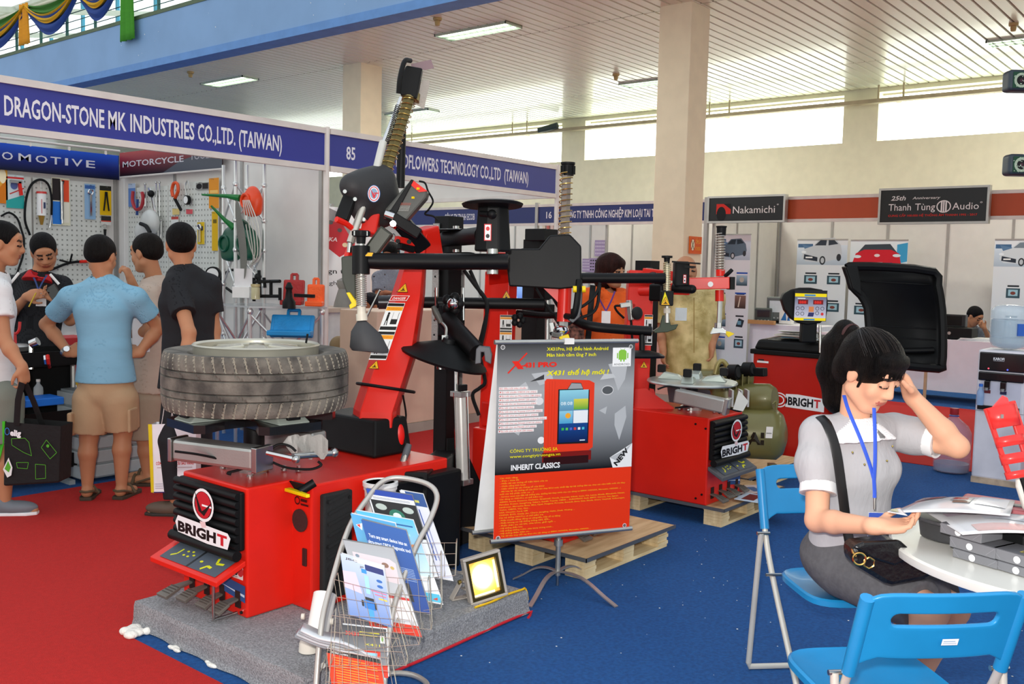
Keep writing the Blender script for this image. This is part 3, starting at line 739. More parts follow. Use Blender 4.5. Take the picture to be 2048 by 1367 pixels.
loose('clamp_tool','chrome jointed clamp with a black round head on the grey board','hand tool',onwall('s',302,387,.05),chr2)
def bg(t,c):blob('bag',[('e',onwall('s',300,445,.1),(.07,.14,.13),None,0),('e',onwall('s',285,462,.1),(.07,.1,.1),None,0)],mat('#d4d6d2',.25,alpha=.8,key='film'),t,.02,.05);MB().tube([onwall('s',x,y,.18)for x,y in((281,447),(292,452),(300,465))],.02,6,3).obj('trigger',PLB,t)
loose('sprayer','spray gun wrapped in clear film above the second head','sprayer',onwall('s',296,455,.1),bg)
def gg(t,c):
 q=onwall('s',428,548,.1);MB().cyl(q,q+V((-.035,-.03,0)),.07,n=20).obj('housing',PLB,t);MB().cyl(q+V((-.035,-.03,0)),q+V((-.04,-.034,0)),.055,n=20).obj('dial',WHT,t)
 MB().tube([onwall('s',x,y,.12)for x,y in((416,545),(412,570),(424,585),(432,600))],.028,8,4).obj('grip',mat('#3fb52c',.4,key='bright_green'),t)
 MB().tube([onwall('s',x,y,.12)for x,y in((440,560),(452,545),(468,540),(476,560),(470,585),(452,575))],.012,6,4).obj('hose',PLB,t)
loose('tyre_inflator','bright green tyre inflator with a round white gauge','inflator',onwall('s',428,560,.1),gg)
def hk(t,c):MB().ring(onwall('b',210,452,.03),(0,1,0),.02,.004,10,5).obj('ring',CHR,t);MB().cyl(onwall('b',210,458,.03),onwall('b',210,478,.03),.016,.008,n=8).obj('hook',PLB,t)
loose('snap_hook','small chrome snap hook above the man in the blue polo','hook',onwall('b',210,450,.03),hk)
def tri(t,c):
 a=onwall('b',140,525,.02);MB().tube([onwall('b',100,540,.02),a,onwall('b',180,522,.02)],.014,6,3).obj('arm',PLB,t);MB().cyl(a,onwall('b',144,508,.1),.01,n=6).obj('branch',PLB,t);MB().cyl(a,onwall('b',120,520,.12),.01,n=6).obj('branch',PLB,t)
 MB().cyl(onwall('b',160,523,.1),onwall('b',185,522,.1),.016,n=8).obj('grip',RED,t)
loose('spreader_tool','black branching tool with a red grip on the lower board','hand tool',onwall('b',140,525,.02),tri)
# aluminium tube display rack on the side wall
TUB=mat('#d9dad8',.3,.7,key='display_tube')
XR=4.95
def rk(px,py,x=XR):return PX(px,py,x)
t=T('display_rack','tall scissor display rack of aluminium tubes on the side wall','rack',(XR,7.2,0))
pol=[(447,XR),(471,4.75),(494,XR+.1),(528,XR)]
for px,x in pol:q=rk(px,500,x);MB().cyl((x,q.y,0),(x,q.y,2.4),.016,n=8).obj('tube',TUB,t)
ybs=[rk(px,500,x).y for px,x in pol]
for z0,z1 in((1.9,2.2),(1.35,1.65),(.55,.9)):
 for(i,j)in((0,1),(1,3),(2,3)):
  a,b=(pol[i][1],ybs[i]),(pol[j][1],ybs[j]);MB().cyl((*a,z0),(*b,z1),.009,n=6).obj('brace',TUB,t);MB().cyl((*a,z1),(*b,z0),.009,n=6).obj('brace',TUB,t)
 for i in range(4):MB().ball((pol[i][1],ybs[i],z1),.026,8).obj('joint',TUB,t);MB().ball((pol[i][1],ybs[i],z0),.026,8).obj('joint',TUB,t)
t=T('display_table','low scissor-tube table of the left stand holding open tool cases','table',(4.7,6.8,0))
zt_=1.0
c4=[(4.45,7.35),(4.95,7.3),(4.45+.18,6.55),(4.98,6.42)]
cc=[PX(448,600,4.6),PX(640,600,4.9)]
ys0,ys1=rk(455,600,4.6).y,rk(643,600,4.93).y
tops=[(4.5,ys0),(4.95,ys0+.02),(4.5,ys1+.35),(4.95,ys1+.02)]
ztop=1.19
for(x,y)in tops:MB().cyl((x,y,0),(x,y,ztop),.017,n=8).obj('tube',TUB,t);MB().ball((x,y,ztop-.03),.028,8).obj('joint',TUB,t)
for a,b in((0,2),(1,3),(2,3),(0,1)):
 for z0,z1 in((.55,ztop-.05),(ztop-.05,.55)):MB().cyl((*tops[a],z0),(*tops[b],z1),.01,n=6).obj('brace',TUB,t)
MB().prism([(tops[0][0]-.03,tops[0][1]+.03),(tops[2][0]-.03,tops[2][1]-.03),(tops[3][0]+.03,tops[3][1]-.03),(tops[1][0]+.03,tops[1][1]+.03)],(0,0,ztop),(1,0,0),(0,1,0),.012).obj('glass_top',mat('#b9bdbd',.15,.2,key='smoke_glass'),t)
def case(nm,lab,px,py,pw,ph,x,col,lean=.1,tray=True,rz=0):
 c=PX(px,py,x);d=(c-EYE).dot(FW);w_=pw*d/FPX;h=ph*d/FPX
 if py<620:c.z=ztop+.025+h/2
 t=T(nm,lab,'tool case',(c.x,c.y,c.z-h/2),'open tool cases')
 R=Matrix.Rotation(math.radians(-50+rz),3,'Z')@Matrix.Rotation(-lean,3,'X');m=mat(col,.4,key='case'+col)
 MB().box(c,(w_,.04,h),R).obj('lid',m,t,bev=.012)
 MB().box(c+R@V((0,-.021,0)),(w_*.84,.01,h*.78),R).obj('inner_panel',mat(col,.55,key='casein'+col,var=.15,bump=.6,bs=60),t,bev=.004)
 for s_ in(-1,1):MB().box(c+R@V((s_*w_*.13,0,h/2+.02)),(.02,.03,.05),R).obj('handle_arm',m,t)
 MB().box(c+R@V((0,0,h/2+.045)),(w_*.3,.03,.02),R).obj('handle',m,t,bev=.005)
 if tray:MB().box(c+R@V((0,-h*.3,-h/2+.01)),(w_,h*.6,.04),R@Matrix.Rotation(lean,3,'X')).obj('tray',m,t,bev=.008)
 return t
case('tool_case','dark red open tool case standing on the tube table',588,567,42,50,4.8,'#a11a18',.18)
case('tool_case','orange open tool case at the right end of the tube table',632,573,34,42,4.9,'#ee5a14',.1)
case('tool_case','bright blue open tool case leaning under the tube table',585,652,86,48,4.75,'#1689c9',.5)
def jig(t,c):
 P_=lambda x,y:PX(x,y,4.6)
 for a,b in(((508,555),(508,602)),((508,563),(560,562)),((542,560),(542,592)),((518,540),(520,590)),((505,592),(560,592)),((528,555),(530,575)),((560,575),(560,600))):MB().cyl(P_(*a),P_(*b),.014,n=6).obj('bar',PLB,t)
 MB().ball(P_(516,553),.03,8).obj('knob',PLB,t)
loose('press_jig','black spindle press jig on the tube table beside the red case','jig',PX(530,590,4.6),jig)
def pul(t,c):a=c;MB().lathe([(.05,0),(.05,.05),(.03,.08),(.022,.14),(.03,.16),(.012,.2),(0,.2)],a).obj('body',PLB,t);MB().bar(PX(590,590,4.55),PX(628,592,4.6),.03,.025).obj('ratchet',PLB,t)
QZ=PX(578,597,4.55);QZ.z=ztop+.012
loose('hub_puller','black bell-shaped puller in front of the red tool case','puller',QZ,pul)
def jar(t,c):MB().lathe([(0,0),(.035,0),(.035,.09),(.03,.1),(0,.1)],c).obj('jar',mat('#c9c39a',.2,alpha=.8,key='jar'),t);MB().lathe([(0,.1),(.036,.1),(.036,.12),(0,.12)],c).obj('lid',mat('#b6a878',.4,key='jarlid'),t)
loose('glass_jar','small yellowish jar on the left part of the tube table','jar',PX(511,598,4.55)+V((0,0,0)),jar)
t=T('paper_stack','white box with papers on the left end of the tube table','box',PX(487,600,4.6));q=PX(487,596,4.6);MB().box(q+V((0,0,.05)),(.16,.14,.09),Matrix.Rotation(.7,3,'Z')).obj('box',WHT,t,bev=.003);MB().box(q+V((0,0,.16)),(.14,.01,.16),Matrix.Rotation(-.7,3,'Z')).obj('leaflet',mat('#d9d6d6',.5,key='leaflet'),t)
# oil funnels, strap and orange can on the rack
GRN=mat('#12513a',.35,key='dark_green');GR2=mat('#17702f',.4,key='spout_green')
def can(px,py,r,m_,lab,spout,sm):
 c=PX(px,py,4.8);t=T('oil_can',lab,'oil can',c,'oil cans on the rack')
 blob('body',[('e',c,(.05,r,r*1.15),None,0),('b',c-V((0,0,r*.35)),(.045,r*.75,r*.7),None,.03,0)],m_,t,.012,.04)
 MB().loft([(PX(*spout[0],4.75),.03),(PX(*spout[1],4.7),.018),(PX(*spout[2],4.6),.008)],8).obj('spout',sm,t)
 MB().ring(c+V((-.06,.02,0)),(1,0,0),r*.5,.012,14,6).obj('handle',m_,t)
can(462,487,.13,GRN,'dark green oil can with a long spout pointing up left',((468,455),(450,440),(422,411)),GR2)
can(498,487,.12,GRN,'dark green oil can behind the grey strap, right one',((495,455),(490,445),(486,440)),GRN)
can(505,402,.11,mat('#ea4a1c',.4,key='orange_can'),'orange oil can with a long green spout on top of the rack',((480,396),(455,392),(404,389)),GR2)
t=T('load_strap','grey webbing strap hanging down the display rack','strap',PX(478,560,4.7))
vs=[];fs=[]
pp_=[(470,398,478,396),(471,440,486,440),(476,480,494,478),(481,520,496,518),(482,545,494,545),(479,560,490,562)]
for a in pp_:vs+=[PX(a[0],a[1],4.62),PX(a[2],a[3],4.6)]
for i in range(5):fs.append((2*i,2*i+1,2*i+3,2*i+2))
mkobj('webbing',vs,fs,mat('#74736b',.8,bump=.4,bs=120,key='webbing'),t,solid=.006,sub=2,sm=[True]*5)
t=T('clear_hose','coil of clear thin hoses hanging right of the grey strap','hose',PX(505,480,4.75))
for i in range(5):MB().tube([PX(486+i*3,400,4.7),PX(492+i*6,450,4.7),PX(500+i*5,490+i*6,4.7),PX(510-i*3,520+i*3,4.7)],.005,5,4).obj('hose',mat('#cdcbc0',.2,key='clear_hose'),t)
# trolley with tools behind the first customers
tx=D(75,760,6.6);tx.z=0
t=T('tool_trolley','black plastic tool trolley with silver legs standing behind the customers','trolley',tx)
R0=Matrix.Rotation(0,3,'Z')
for z in(.83,.42,.12):
 b_=MB();b_.box(tx+V((0,0,z)),(.72,.42,.03));b_.box(tx+V((0,-.21,z+.04)),(.72,.02,.09)).box(tx+V((0,.21,z+.04)),(.72,.02,.09)).box(tx+V((.36,0,z+.04)),(.02,.42,.09)).box(tx+V((-.36,0,z+.04)),(.02,.42,.09));b_.obj('tray',PLB,t)
for sx in(-1,1):
 for sy in(-1,1):MB().cyl(tx+V((sx*.33,sy*.17,.03)),tx+V((sx*.33,sy*.17,.83)),.018,n=8).obj('leg',ALU,t);MB().ball(tx+V((sx*.33,sy*.17,.03)),.03,8).obj('caster',PLB,t)
MB().bb(tx.x-.34,tx.x+.34,tx.y+.19,tx.y+.2,.15,.8).obj('back_board',PLB,t)
zt2=.85
def onT(px,py,dz=0):p=D(px,py,6.5);return V((p.x,p.y,zt2+dz))
def rf(t,c):
 a=D(24,685,6.5)
 MB().tube([D(18,643,6.5),D(22,660,6.5),D(30,667,6.5),D(38,660,6.5),D(53/1,643,6.5)if 0 else D(40,643,6.5)],.010,6,4).obj('fork',mat('#c4201f',.4,key='fork_red'),t)
 MB().cyl(D(30,667,6.5),D(31,690,6.5),.010,n=6).obj('stem',mat('#c4201f',.4,key='fork_red'),t);q=D(31,692,6.5)
 MB().lathe([(0,0),(.08,0),(.09,.03),(.07,.045),(0,.05)],q-V((0,0,.03))).obj('weight_plate',ALU,t)
loose('forked_tool','red two-pronged fork tool on the black trolley','hand tool',D(31,695,6.5),rf)
def skt(t,c):MB().cyl(D(62,738,6.37),D(62,680,6.37),.014,n=8).obj('bar',CHR,t);MB().cyl(D(62,688,6.37),D(76,682,6.37),.03,n=10).obj('head',CHR,t)
loose('socket_bar','chrome T-bar hanging on the front of the black trolley','hand tool',D(62,735,6.37),skt)
def pl2(t,c):MB().tube([D(90,712,6.35),D(91,725,6.35),D(90,732,6.6)],.012,6,2).obj('handle',CHR,t);MB().tube([D(95,710,6.35),D(97,725,6.35),D(99,734,6.6)],.012,6,2).obj('handle',RED,t)
loose('pliers','pliers with one red handle hanging on the trolley front','pliers',D(95,730,6.6),pl2)
t=T('blue_tray','bright blue box lid on the lower shelf of the trolley','box',tx+V((-.1,-.1,.44)));q=D(75,801,6.3);MB().box(q,(.26,.2,.05)).obj('lid',mat('#1d6fd2',.4,key='blue_lid'),t,bev=.006)
t=T('water_bottle','small clear water bottle on the lower trolley shelf','bottle',D(77,795,6.6));q=D(77,797,6.6);MB().lathe([(0,0),(.03,0),(.032,.05),(.03,.08),(.012,.105),(.012,.12)],q).obj('body',mat('#dfe9ee',.05,alpha=.4,key='pet'),t);MB().lathe([(0,.12),(.014,.12),(.014,.137),(0,.137)],q).obj('cap',WHT,t)
# goods under and behind (yellow, green crates, red machine)
for i,(px,py,w_,h,c_,lb)in enumerate([(125,712,.34,.3,'#b3262a','red machine carton behind the man in blue'),(118,778,.3,.16,'#c9a52a','yellow carton with a white label on the shelf behind'),(115,850,.4,.26,'#13705a','dark green plastic crate on the floor of the stand')]):
 q=D(px,py,7.9);h=(.32,.24,.34)[i];q.z=(.74,.46,.17)[i];t=T('carton',lb,'carton',q-V((0,0,h/2)),'cartons at the back of the left stand');MB().box(q,(w_,.3,h)).obj('body',mat(c_,.5,key='carton'+c_),t,bev=.006);MB().box(q-V((0,.152,0)),(w_*.5,.004,h*.4)).obj('label_plate',WHT,t)
t=T('storage_crate','large light grey ribbed crate behind the legs of the man in blue','crate',D(225,960,6.85));q=D(225,965,6.85)
for i in range(6):MB().bb(q.x-.28,q.x+.36,YB+.10,YB+.44,.03+i*.1,.115+i*.1).obj('slat',mat('#a9b2b6',.6,key='crate_grey'),t,bev=.006)
MB().bb(q.x-.26,q.x+.34,YB+.12,YB+.42,.02,.63).obj('core',mat('#8f989c',.6,key='crate_core'),t)
for sx in(-1,1):MB().bb(q.x+sx*.33-.02,q.x+sx*.33+.02,YB+.12,YB+.42,0,.03).obj('foot',mat('#8f989c',.6,key='crate_core'),t)
# stand 85 interior
t=T('wall_poster','white wall poster with a red brake caliper and words ending ign to, ugh the','poster',PY(700,470,YK-.03))
pw0,pw1=PY(651,450,YK-.03).x,PY(742,450,YK-.03).x;W_=pw1-pw0;z0=PY(700,620,YK-.03).z;H_=2.28-z0
MB().bb(pw0-.6,pw1,YK-.03,YK-.02,z0,2.28).obj('sheet',mat('#dfe2e6',.5,key='poster_sheet'),t)
art('print',(pw0,YK-.031,z0),(1,0,0),(0,0,1),[('g',0,0,W_,H_,'#c9cdd2','#e8ebef'),('p',[(0,H_*.62),(W_*.3,H_*.52),(W_*.62,H_*.60),(W_*.66,H_*.72),(W_*.36,H_*.88),(0,H_*.98)],'#c2303a'),
 ('p',[(0,H_*.88),(W_*.36,H_*.84),(W_*.62,H_*.66),(W_*.75,H_*.70),(W_*.4,H_*.93),(0,H_)],'#8e8a8c'),('e',W_*.42,H_*.64,W_*.06,H_*.022,'#d9c6a4'),('t',0,H_*.67,W_*.25,H_*.04,'SKA','#efe2e2',.02,.3),('e',W_*.1,H_*.85,W_*.06,H_*.02,'#5e5a5a'),('e',W_*.3,H_*.78,W_*.05,H_*.02,'#5e5a5a'),
 ('t',.01,H_*.36,W_*.5,H_*.048,'ign to','#26282b',.01),('t',-.0,H_*.25,W_*.55,H_*.040,'ugh the','#5a5d60',.01)],t)
t=T('counter','long low white counter inside stand 85 behind the seated man','counter',(6.9,9.1,0))
MB().bb(5.3,8.2,8.75,9.3,.98,1.03).obj('top',mat('#cdb9a8',.4,key='counter_top'),t);MB().bb(5.35,8.15,8.8,9.25,0,.98).obj('body',WHT,t)
t=T('vacuum_jug','grey conical machine with a dark neck on the white counter of stand 85','machine',D(690,600,10.6));q=V((PY(690,600,8.95).x,8.95,1.03));MB().lathe([(0,0),(.14,0),(.13,.05),(.08,.22),(.1,.26),(.1,.32),(.03,.36),(.03,.42),(0,.42)],q).obj('body',mat('#8d8a84',.4,key='taupe'),t);MB().lathe([(0,.42),(.05,.42),(.04,.48),(0,.5)],q).obj('cap',PLB,t)
t=T('water_bottle','clear water bottle with a blue label on the booth floor shelf','bottle',D(712,650,10.2));q=V((PY(712,650,8.9).x,8.9,1.08));MB().lathe([(0,0),(.05,0),(.05,.16),(.02,.22),(.02,.25),(0,.25)],q-V((0,0,.05))).obj('body',mat('#cfdbe8',.1,alpha=.5,key='pet2'),t);MB().lathe([(.051,.02),(.051,.1)],q-V((0,0,.05))).obj('label_band',mat('#2449b8',.4,key='band'),t)
t=T('reception_counter','pinkish beige counter with a grey skirting behind the black machine column','counter',(6.9,YB,0));PKB=mat('#d5bba6',.75,key='pink_beige',var=.03)
MB().bb(5.75,8.1,YB-.01,YB+.5,.09,1.14).obj('body',PKB,t,bev=.01);MB().bb(5.74,8.11,YB-.02,YB+.51,0,.09).obj('skirting',mat('#a5a096',.6,key='skirt2'),t)
t=T('info_panel','grey panel lettered INFO with a light blue lower half beyond stand 85','panel',PX(775,500,12.4));a=PY(757,480,10.9);b=PY(800,480,10.9)
MB().bb(a.x,b.x,10.89,10.91,0,2.2).obj('board',mat('#9aa0a4',.6,key='info_board'),t)
zI=PY(775,484,10.9).z
art('print',(a.x,10.889,zI-.3),(1,0,0),(0,0,1),[('r',0,-.05,b.x-a.x,.28,'#6fa8c8'),('t',.05,.32,.3,.13,'INFO','#4b5358',.01),('p',[(.18,.1),(.28,.16),(.22,.08)],'#1c1c1c')],t)
t=T('booth_board','white board at the back of the hall behind the black helper column','board',(9.4,10.5,0));MB().bb(8.9,9.6,10.4,10.42,0,2.3).obj('board',PNL,t)
# ---- far row of stands along the right wall
XF=13.3
def fy(px):return PX(px,420,XF).y
zo0,zo1=2.30,2.67
fascia('booth_fascia','blue booth sign lettered CÔNG TY TNHH ECO behind the black control head','y',XF,fy(1072),fy(800),zo0,zo1,[(fy(890),fy(950),'CÔNG TY TNHH ECOB',.42)],BLF2)
fascia('booth_fascia','far blue sign lettered 16 CÔNG TY TNHH, passing behind the cream column','y',XF,fy(1412),fy(1077),zo0,zo1,
       [(fy(1093),fy(1104),'16',.42),(fy(1131),fy(1152),'CÔNG',.42),(fy(1154),fy(1309),'TY TNHH CÔNG NGHIỆP KIM LOẠI TAI T',.46),(fy(1312),fy(1330),'OÀN',.42)],BLF2)
fascia('booth_fascia','plain orange booth sign between the black signs Nakamichi and Thanh Tùng Audio','y',XF,fy(1765),fy(1418),zo0,zo1,[],'#b4491f',cat='fascia')
fascia('booth_fascia','plain orange booth sign at the right edge beyond Thanh Tùng Audio','y',XF,fy(2300),fy(1765)-.01,zo0,zo1,[],'#b4491f')
for px,lb in((1414,'grey booth post left of the black Nakamichi sign'),(1075,'grey booth post beside the number 16 on the far blue sign')):
 t=T('booth_post',lb,'post',(XF,fy(px),0),'far booth posts');MB().bb(XF-.03,XF+.03,fy(px)-.03,fy(px)+.03,0.01,2.70).obj('upright',mat('#a9a7a3',.4,.5,key='post_grey'),t);MB().bb(XF-.05,XF+.05,fy(px)-.05,fy(px)+.05,0,.012).obj('foot',OCT,t)
def sign(nm,lab,px0,px1,z0,z1,shapes):
 a,b=PX(px0,420,XF-.12).y,PX(px1,420,XF-.12).y;w_=a-b;h=z1-z0;t=T(nm,lab,'sign',(XF-.12,(a+b)/2,z0))
 MB().bb(XF-.14,XF-.06,b,a,z0,z1).obj('box',mat('#0c0d12',.35,key='sign_black'),t)
 f_=MB();e=.028
 f_.bb(XF-.155,XF-.05,b-e,a+e,z0-e,z0).bb(XF-.155,XF-.05,b-e,a+e,z1,z1+e).bb(XF-.155,XF-.05,b-e,b,z0,z1).bb(XF-.155,XF-.05,a,a+e,z0,z1);f_.obj('frame',ALU,t)
 art('lettering',(XF-.141,a,z0),(0,-1,0),(0,0,1),shapes(w_,h),t)
sign('shop_sign','black hanging sign lettered Nakamichi with a red arch logo',1420,1568,2.325,2.67,lambda w_,h:[('r',.10*w_,.30*h,.2*w_,.44*h,'#d5281e'),('e',.17*w_,.30*h,.065*w_,.32*h,'#0c0d12'),('p',[(.2*w_,.74*h),(.3*w_,.74*h),(.3*w_,.5*h)],'#0c0d12'),('t',.33*w_,.32*h,.56*w_,.32*h,'Nakamichi','#e9e9e9',.0),('o',.925*w_,.66*h,.012*w_,.03*h,.004,'#e9e9e9')])
sign('shop_sign','large black hanging sign lettered 25th Anniversary Thanh Tùng Audio',1762,1974,2.275,2.70,lambda w_,h:[('t',.10*w_,.68*h,.14*w_,.14*h,'25th','#dcdcdc',.02,.3),('t',.31*w_,.70*h,.26*w_,.08*h,'Anniversary','#dcdcdc',.01,.3),('t',.08*w_,.36*h,.22*w_,.22*h,'Thanh','#e9e9e9'),('t',.34*w_,.36*h,.19*w_,.22*h,'Tùng','#e9e9e9'),
 ('o',.61*w_,.46*h,.068*w_,.19*h,.014,'#e9e9e9'),('r',.583*w_,.28*h,.015*w_,.34*h,'#e9e9e9'),('r',.604*w_,.28*h,.013*w_,.36*h,'#e9e9e9'),('r',.624*w_,.28*h,.015*w_,.34*h,'#e9e9e9'),('t',.69*w_,.36*h,.24*w_,.22*h,'Audio','#e9e9e9'),('o',.95*w_,.56*h,.010*w_,.025*h,.004,'#e9e9e9'),('t',.08*w_,.17*h,.84*w_,.065*h,'CUNG CẤP 100.000 HỆ THỐNG ÂM THANH 1992 - 2017','#c8281e',.02)])
wallpanels('partition','white back wall behind the roll-up car banners','y',15.80,1.5,7.0,2.5,6,1)
wallpanels('partition','white side wall between the Nakamichi stand and the column','x',7.02,XF+.1,15.7,2.5,3,1)
wallpanels('partition','white back wall of the far blue-signed stands','y',15.80,7.1,18.8,2.5,12,1)
wallpanels('partition','white side wall of the stand with hanging hoses','x',9.0,XF+.1,15.7,2.4,3,1)
# roll-up banners
def rollup(lab,x,y0,y1,z0,z1,top,items):
 w_=y1-y0;h=z1-z0;t=T('rollup_banner',lab,'banner',(x,(y0+y1)/2,0),'roll-up car banners')
 MB().bb(x-.004,x+.004,y0,y1,z0,z1).obj('sheet',mat('#e9eaec',.5,key='rollup'),t)
 MB().bb(x-.05,x+.07,y0-.02,y1+.02,0,max(.08,z0)).obj('base',PLB,t,bev=.01);MB().bb(x-.012,x+.012,y0,y1,z1,z1+.02).obj('top_rail',ALU,t);MB().cyl((x+.03,(y0+y1)/2,.05),(x+.02,(y0+y1)/2,z1),.01,n=6).obj('pole',ALU,t)
 art('print',(x-.005,y1,z0),(0,-1,0),(0,0,1),[('r',0,0,w_,h,'#dfe3e8')]+top(w_,h)+items(w_,h),t)
def carart(c1,c2,sx=1,oy=.8,ww=.8):
 def f(w_,h):
  def q(pts,col):return('p',[((.5+(a-.5)*sx)*w_*ww+(1-ww)*.5*w_,oy*h+b*w_)for a,b in pts],col)
  return[('g',0,(oy-.02)*h,w_,(.98-oy)*h,'#aebccb','#d7e2ee'),('r',.02*w_,h*.94,.3*w_,.03*h,'#46698f'),('p',[(w_*.1,h*.965),(w_*.55,h*.93),(w_*.2,h*.9)],'#5d7ea3'),
    q([(.0,.10),(.06,.26),(.28,.32),(.45,.46),(.8,.48),(.96,.34),(1,.18),(.96,.08),(.5,.0),(.1,.02)],c1),q([(.32,.33),(.47,.44),(.62,.45),(.6,.33)],c2),q([(.66,.45),(.78,.45),(.9,.36),(.66,.33)],c2),
    q([(.05,.06),(.4,.02),(.4,.1),(.06,.16)],'#2c3440'),('e',(.52+(0)*sx)*w_,oy*h+.04*w_,.06*w_,.085*w_,'#30343a'),('e',.52*w_,oy*h+.04*w_,.035*w_,.055*w_,'#b9bec4'),('e',.84*w_,oy*h+.1*w_,.045*w_,.07*w_,'#30343a'),('e',.14*w_,oy*h+.2*w_,.05*w_,.025*w_,'#e8eef4'),('r',.18*w_,oy*h+.08*w_,.14*w_,.03*w_,'#e9e9e9')]
 return f
def gad(cols,rows,lab=True):
 def f(w_,h):
  out=[]
  for i,(cx,cy,k)in enumerate(rows):
   out+=[('r',(cx-.11)*w_,(cy+.045)*h,.22*w_,.012*h,'#20262e')]
   if k==0:out+=[('r',(cx-.13)*w_,(cy-.035)*h,.26*w_,.07*h,'#37505c'),('r',(cx-.09)*w_,(cy-.02)*h,.18*w_,.045*h,'#9fc4d2'),('e',cx*w_,cy*h,.05*w_,.012*h,'#7d4038')]
   elif k==1:out+=[('p',[((cx-.1)*w_,(cy-.03)*h),((cx+.08)*w_,(cy-.035)*h),((cx+.13)*w_,(cy+.02)*h),((cx-.02)*w_,(cy+.035)*h)],'#24313b'),('r',(cx-.05)*w_,(cy-.015)*h,.1*w_,.03*h,'#6f9eb4')]
   elif k==2:out+=[('g',(cx-.15)*w_,(cy-.045)*h,.3*w_,.08*h,'#20404f','#a9c4d6'),('r',(cx-.15)*w_,(cy+.045)*h,.3*w_,.012*h,'#1d4fb0'),('e',cx*w_,cy*h,.06*w_,.02*h,'#b8b4a8')]
   else:out+=[('g',(cx-.15)*w_,(cy-.06)*h,.3*w_,.1*h,'#3b2a28','#8b6a5c'),('r',(cx-.15)*w_,(cy+.05)*h,.3*w_,.012*h,'#1d4fb0'),('l',[((cx-.05)*w_,(cy-.05)*h),(cx*w_,(cy+.03)*h)],.02,'#d9c9b8')]
  return out
 return f
y1_,y0_=PX(1425,600,13.6).y,PX(1497,600,13.6).y
z1r=PX(1460,470,13.6).z;z0r=.12
rollup('narrow roll-up banner with a grey hatchback behind the red spring arm',13.6,y0_,y1_,z0r,z1r,carart('#5c6f80','#26323e',1,.83),gad(0,[(.8,.66,2),(.78,.50,3),(.25,.5,1),(.25,.34,2),(.78,.33,1),(.78,.17,0),(.25,.16,2)]))
xr=15.3
def ry(a,b):return PX(b,600,xr).y,PX(a,600,xr).y
y0_,y1_=ry(1590,1690);z1r=PX(1640,480,xr).z
rollup('roll-up banner with a silver off-road car behind the balancer display',xr,y0_,y1_,.1,z1r,carart('#c3c9d0','#343c48',1,.82),gad(0,[(.3,.68,0),(.76,.68,0),(.76,.46,0),(.3,.46,0),(.76,.25,1)]))
y0_,y1_=ry(1696,1810)
def redcar(w_,h):
 o=.82*h
 return[('g',0,.80*h,w_,.19*h,'#cfe0e8','#e6eef2'),('p',[(.82*w_,.97*h),(w_,.985*h),(w_,.84*h),(.82*w_,.82*h)],'#3f9fce'),('p',[(.12*w_,.9*h),(.26*w_,.97*h),(.7*w_,.975*h),(.84*w_,.9*h)],'#3c4650'),('p',[(.05*w_,.83*h),(.1*w_,.90*h),(.25*w_,.93*h),(.72*w_,.93*h),(.86*w_,.90*h),(.9*w_,.82*h),(.5*w_,.80*h)],'#cf2030'),
   ('e',.48*w_,.885*h,.05*w_,.012*h,'#e6d6d6'),('r',.2*w_,.80*h,.55*w_,.03*h,'#1d2f78'),('r',.38*w_,.82*h,.2*w_,.012*h,'#d9dce4'),('e',.13*w_,.875*h,.07*w_,.012*h,'#dbe7ef'),('e',.82*w_,.885*h,.07*w_,.012*h,'#dbe7ef')]
rollup('roll-up banner with the front of a bright red car',xr,y0_,y1_,.1,z1r-.01,redcar,gad(0,[(.25,.45,0),(.75,.45,1),(.25,.25,1)]))
y0_,y1_=ry(1983,2090)
rollup('roll-up banner with a blurred white car behind the water bottle',xr,y0_,y1_,.1,PX(2020,480,xr).z,carart('#cfd6dc','#76838f',1,.83),gad(0,[(.4,.62,0),(.85,.62,1),(.4,.4,0)]))
# stand tables with white cloth
CLO=mat('#e4e2ea',.8,key='table_cloth',bump=.4,bs=4,var=.02)
def clothtable(lab,x0,x1,y0,y1,z):
 t=T('exhibit_table',lab,'table',((x0+x1)/2,(y0+y1)/2,0));vs=[];fs=[];n=40;per=[(x0,y0),(x0,y1),(x1,y1),(x1,y0)]
 P_=[]
 for i in range(4):
  a,b=V(per[i]),V(per[(i+1)%4])
  for k in range(n):P_.append(a+(b-a)*k/n)
 c=V(((x0+x1)/2,(y0+y1)/2));N_=len(P_)
 for j in range(6):
  s_=j/5
  for i,p in enumerate(P_):
   d=(p-c).normalized()*(.012*math.sin(i*1.1)+.02*math.sin(i*.37))*s_;vs.append((p.x+d.x,p.y+d.y,z-(z-.13)*s_))
 for j in range(5):
  for i in range(N_):fs.append((j*N_+i,j*N_+(i+1)%N_,(j+1)*N_+(i+1)%N_,(j+1)*N_+i))
 fs.append(tuple(reversed(range(N_))));mkobj('cloth',vs,fs,CLO,t,sm=[True]*(len(fs)-1)+[False])
 for x in(x0+.05,x1-.05):
  for y in(y0+.05,y1-.05):MB().cyl((x,y,0),(x,y,z-.02),.02,n=6).obj('leg',ALU,t)
 return t
clothtable('long table under a white cloth behind the balancer hood',12.62,13.25,1.9,4.95,.78)
clothtable('white-cloth table with car screens behind the balancer',13.7,14.4,5.4,6.5,.78)
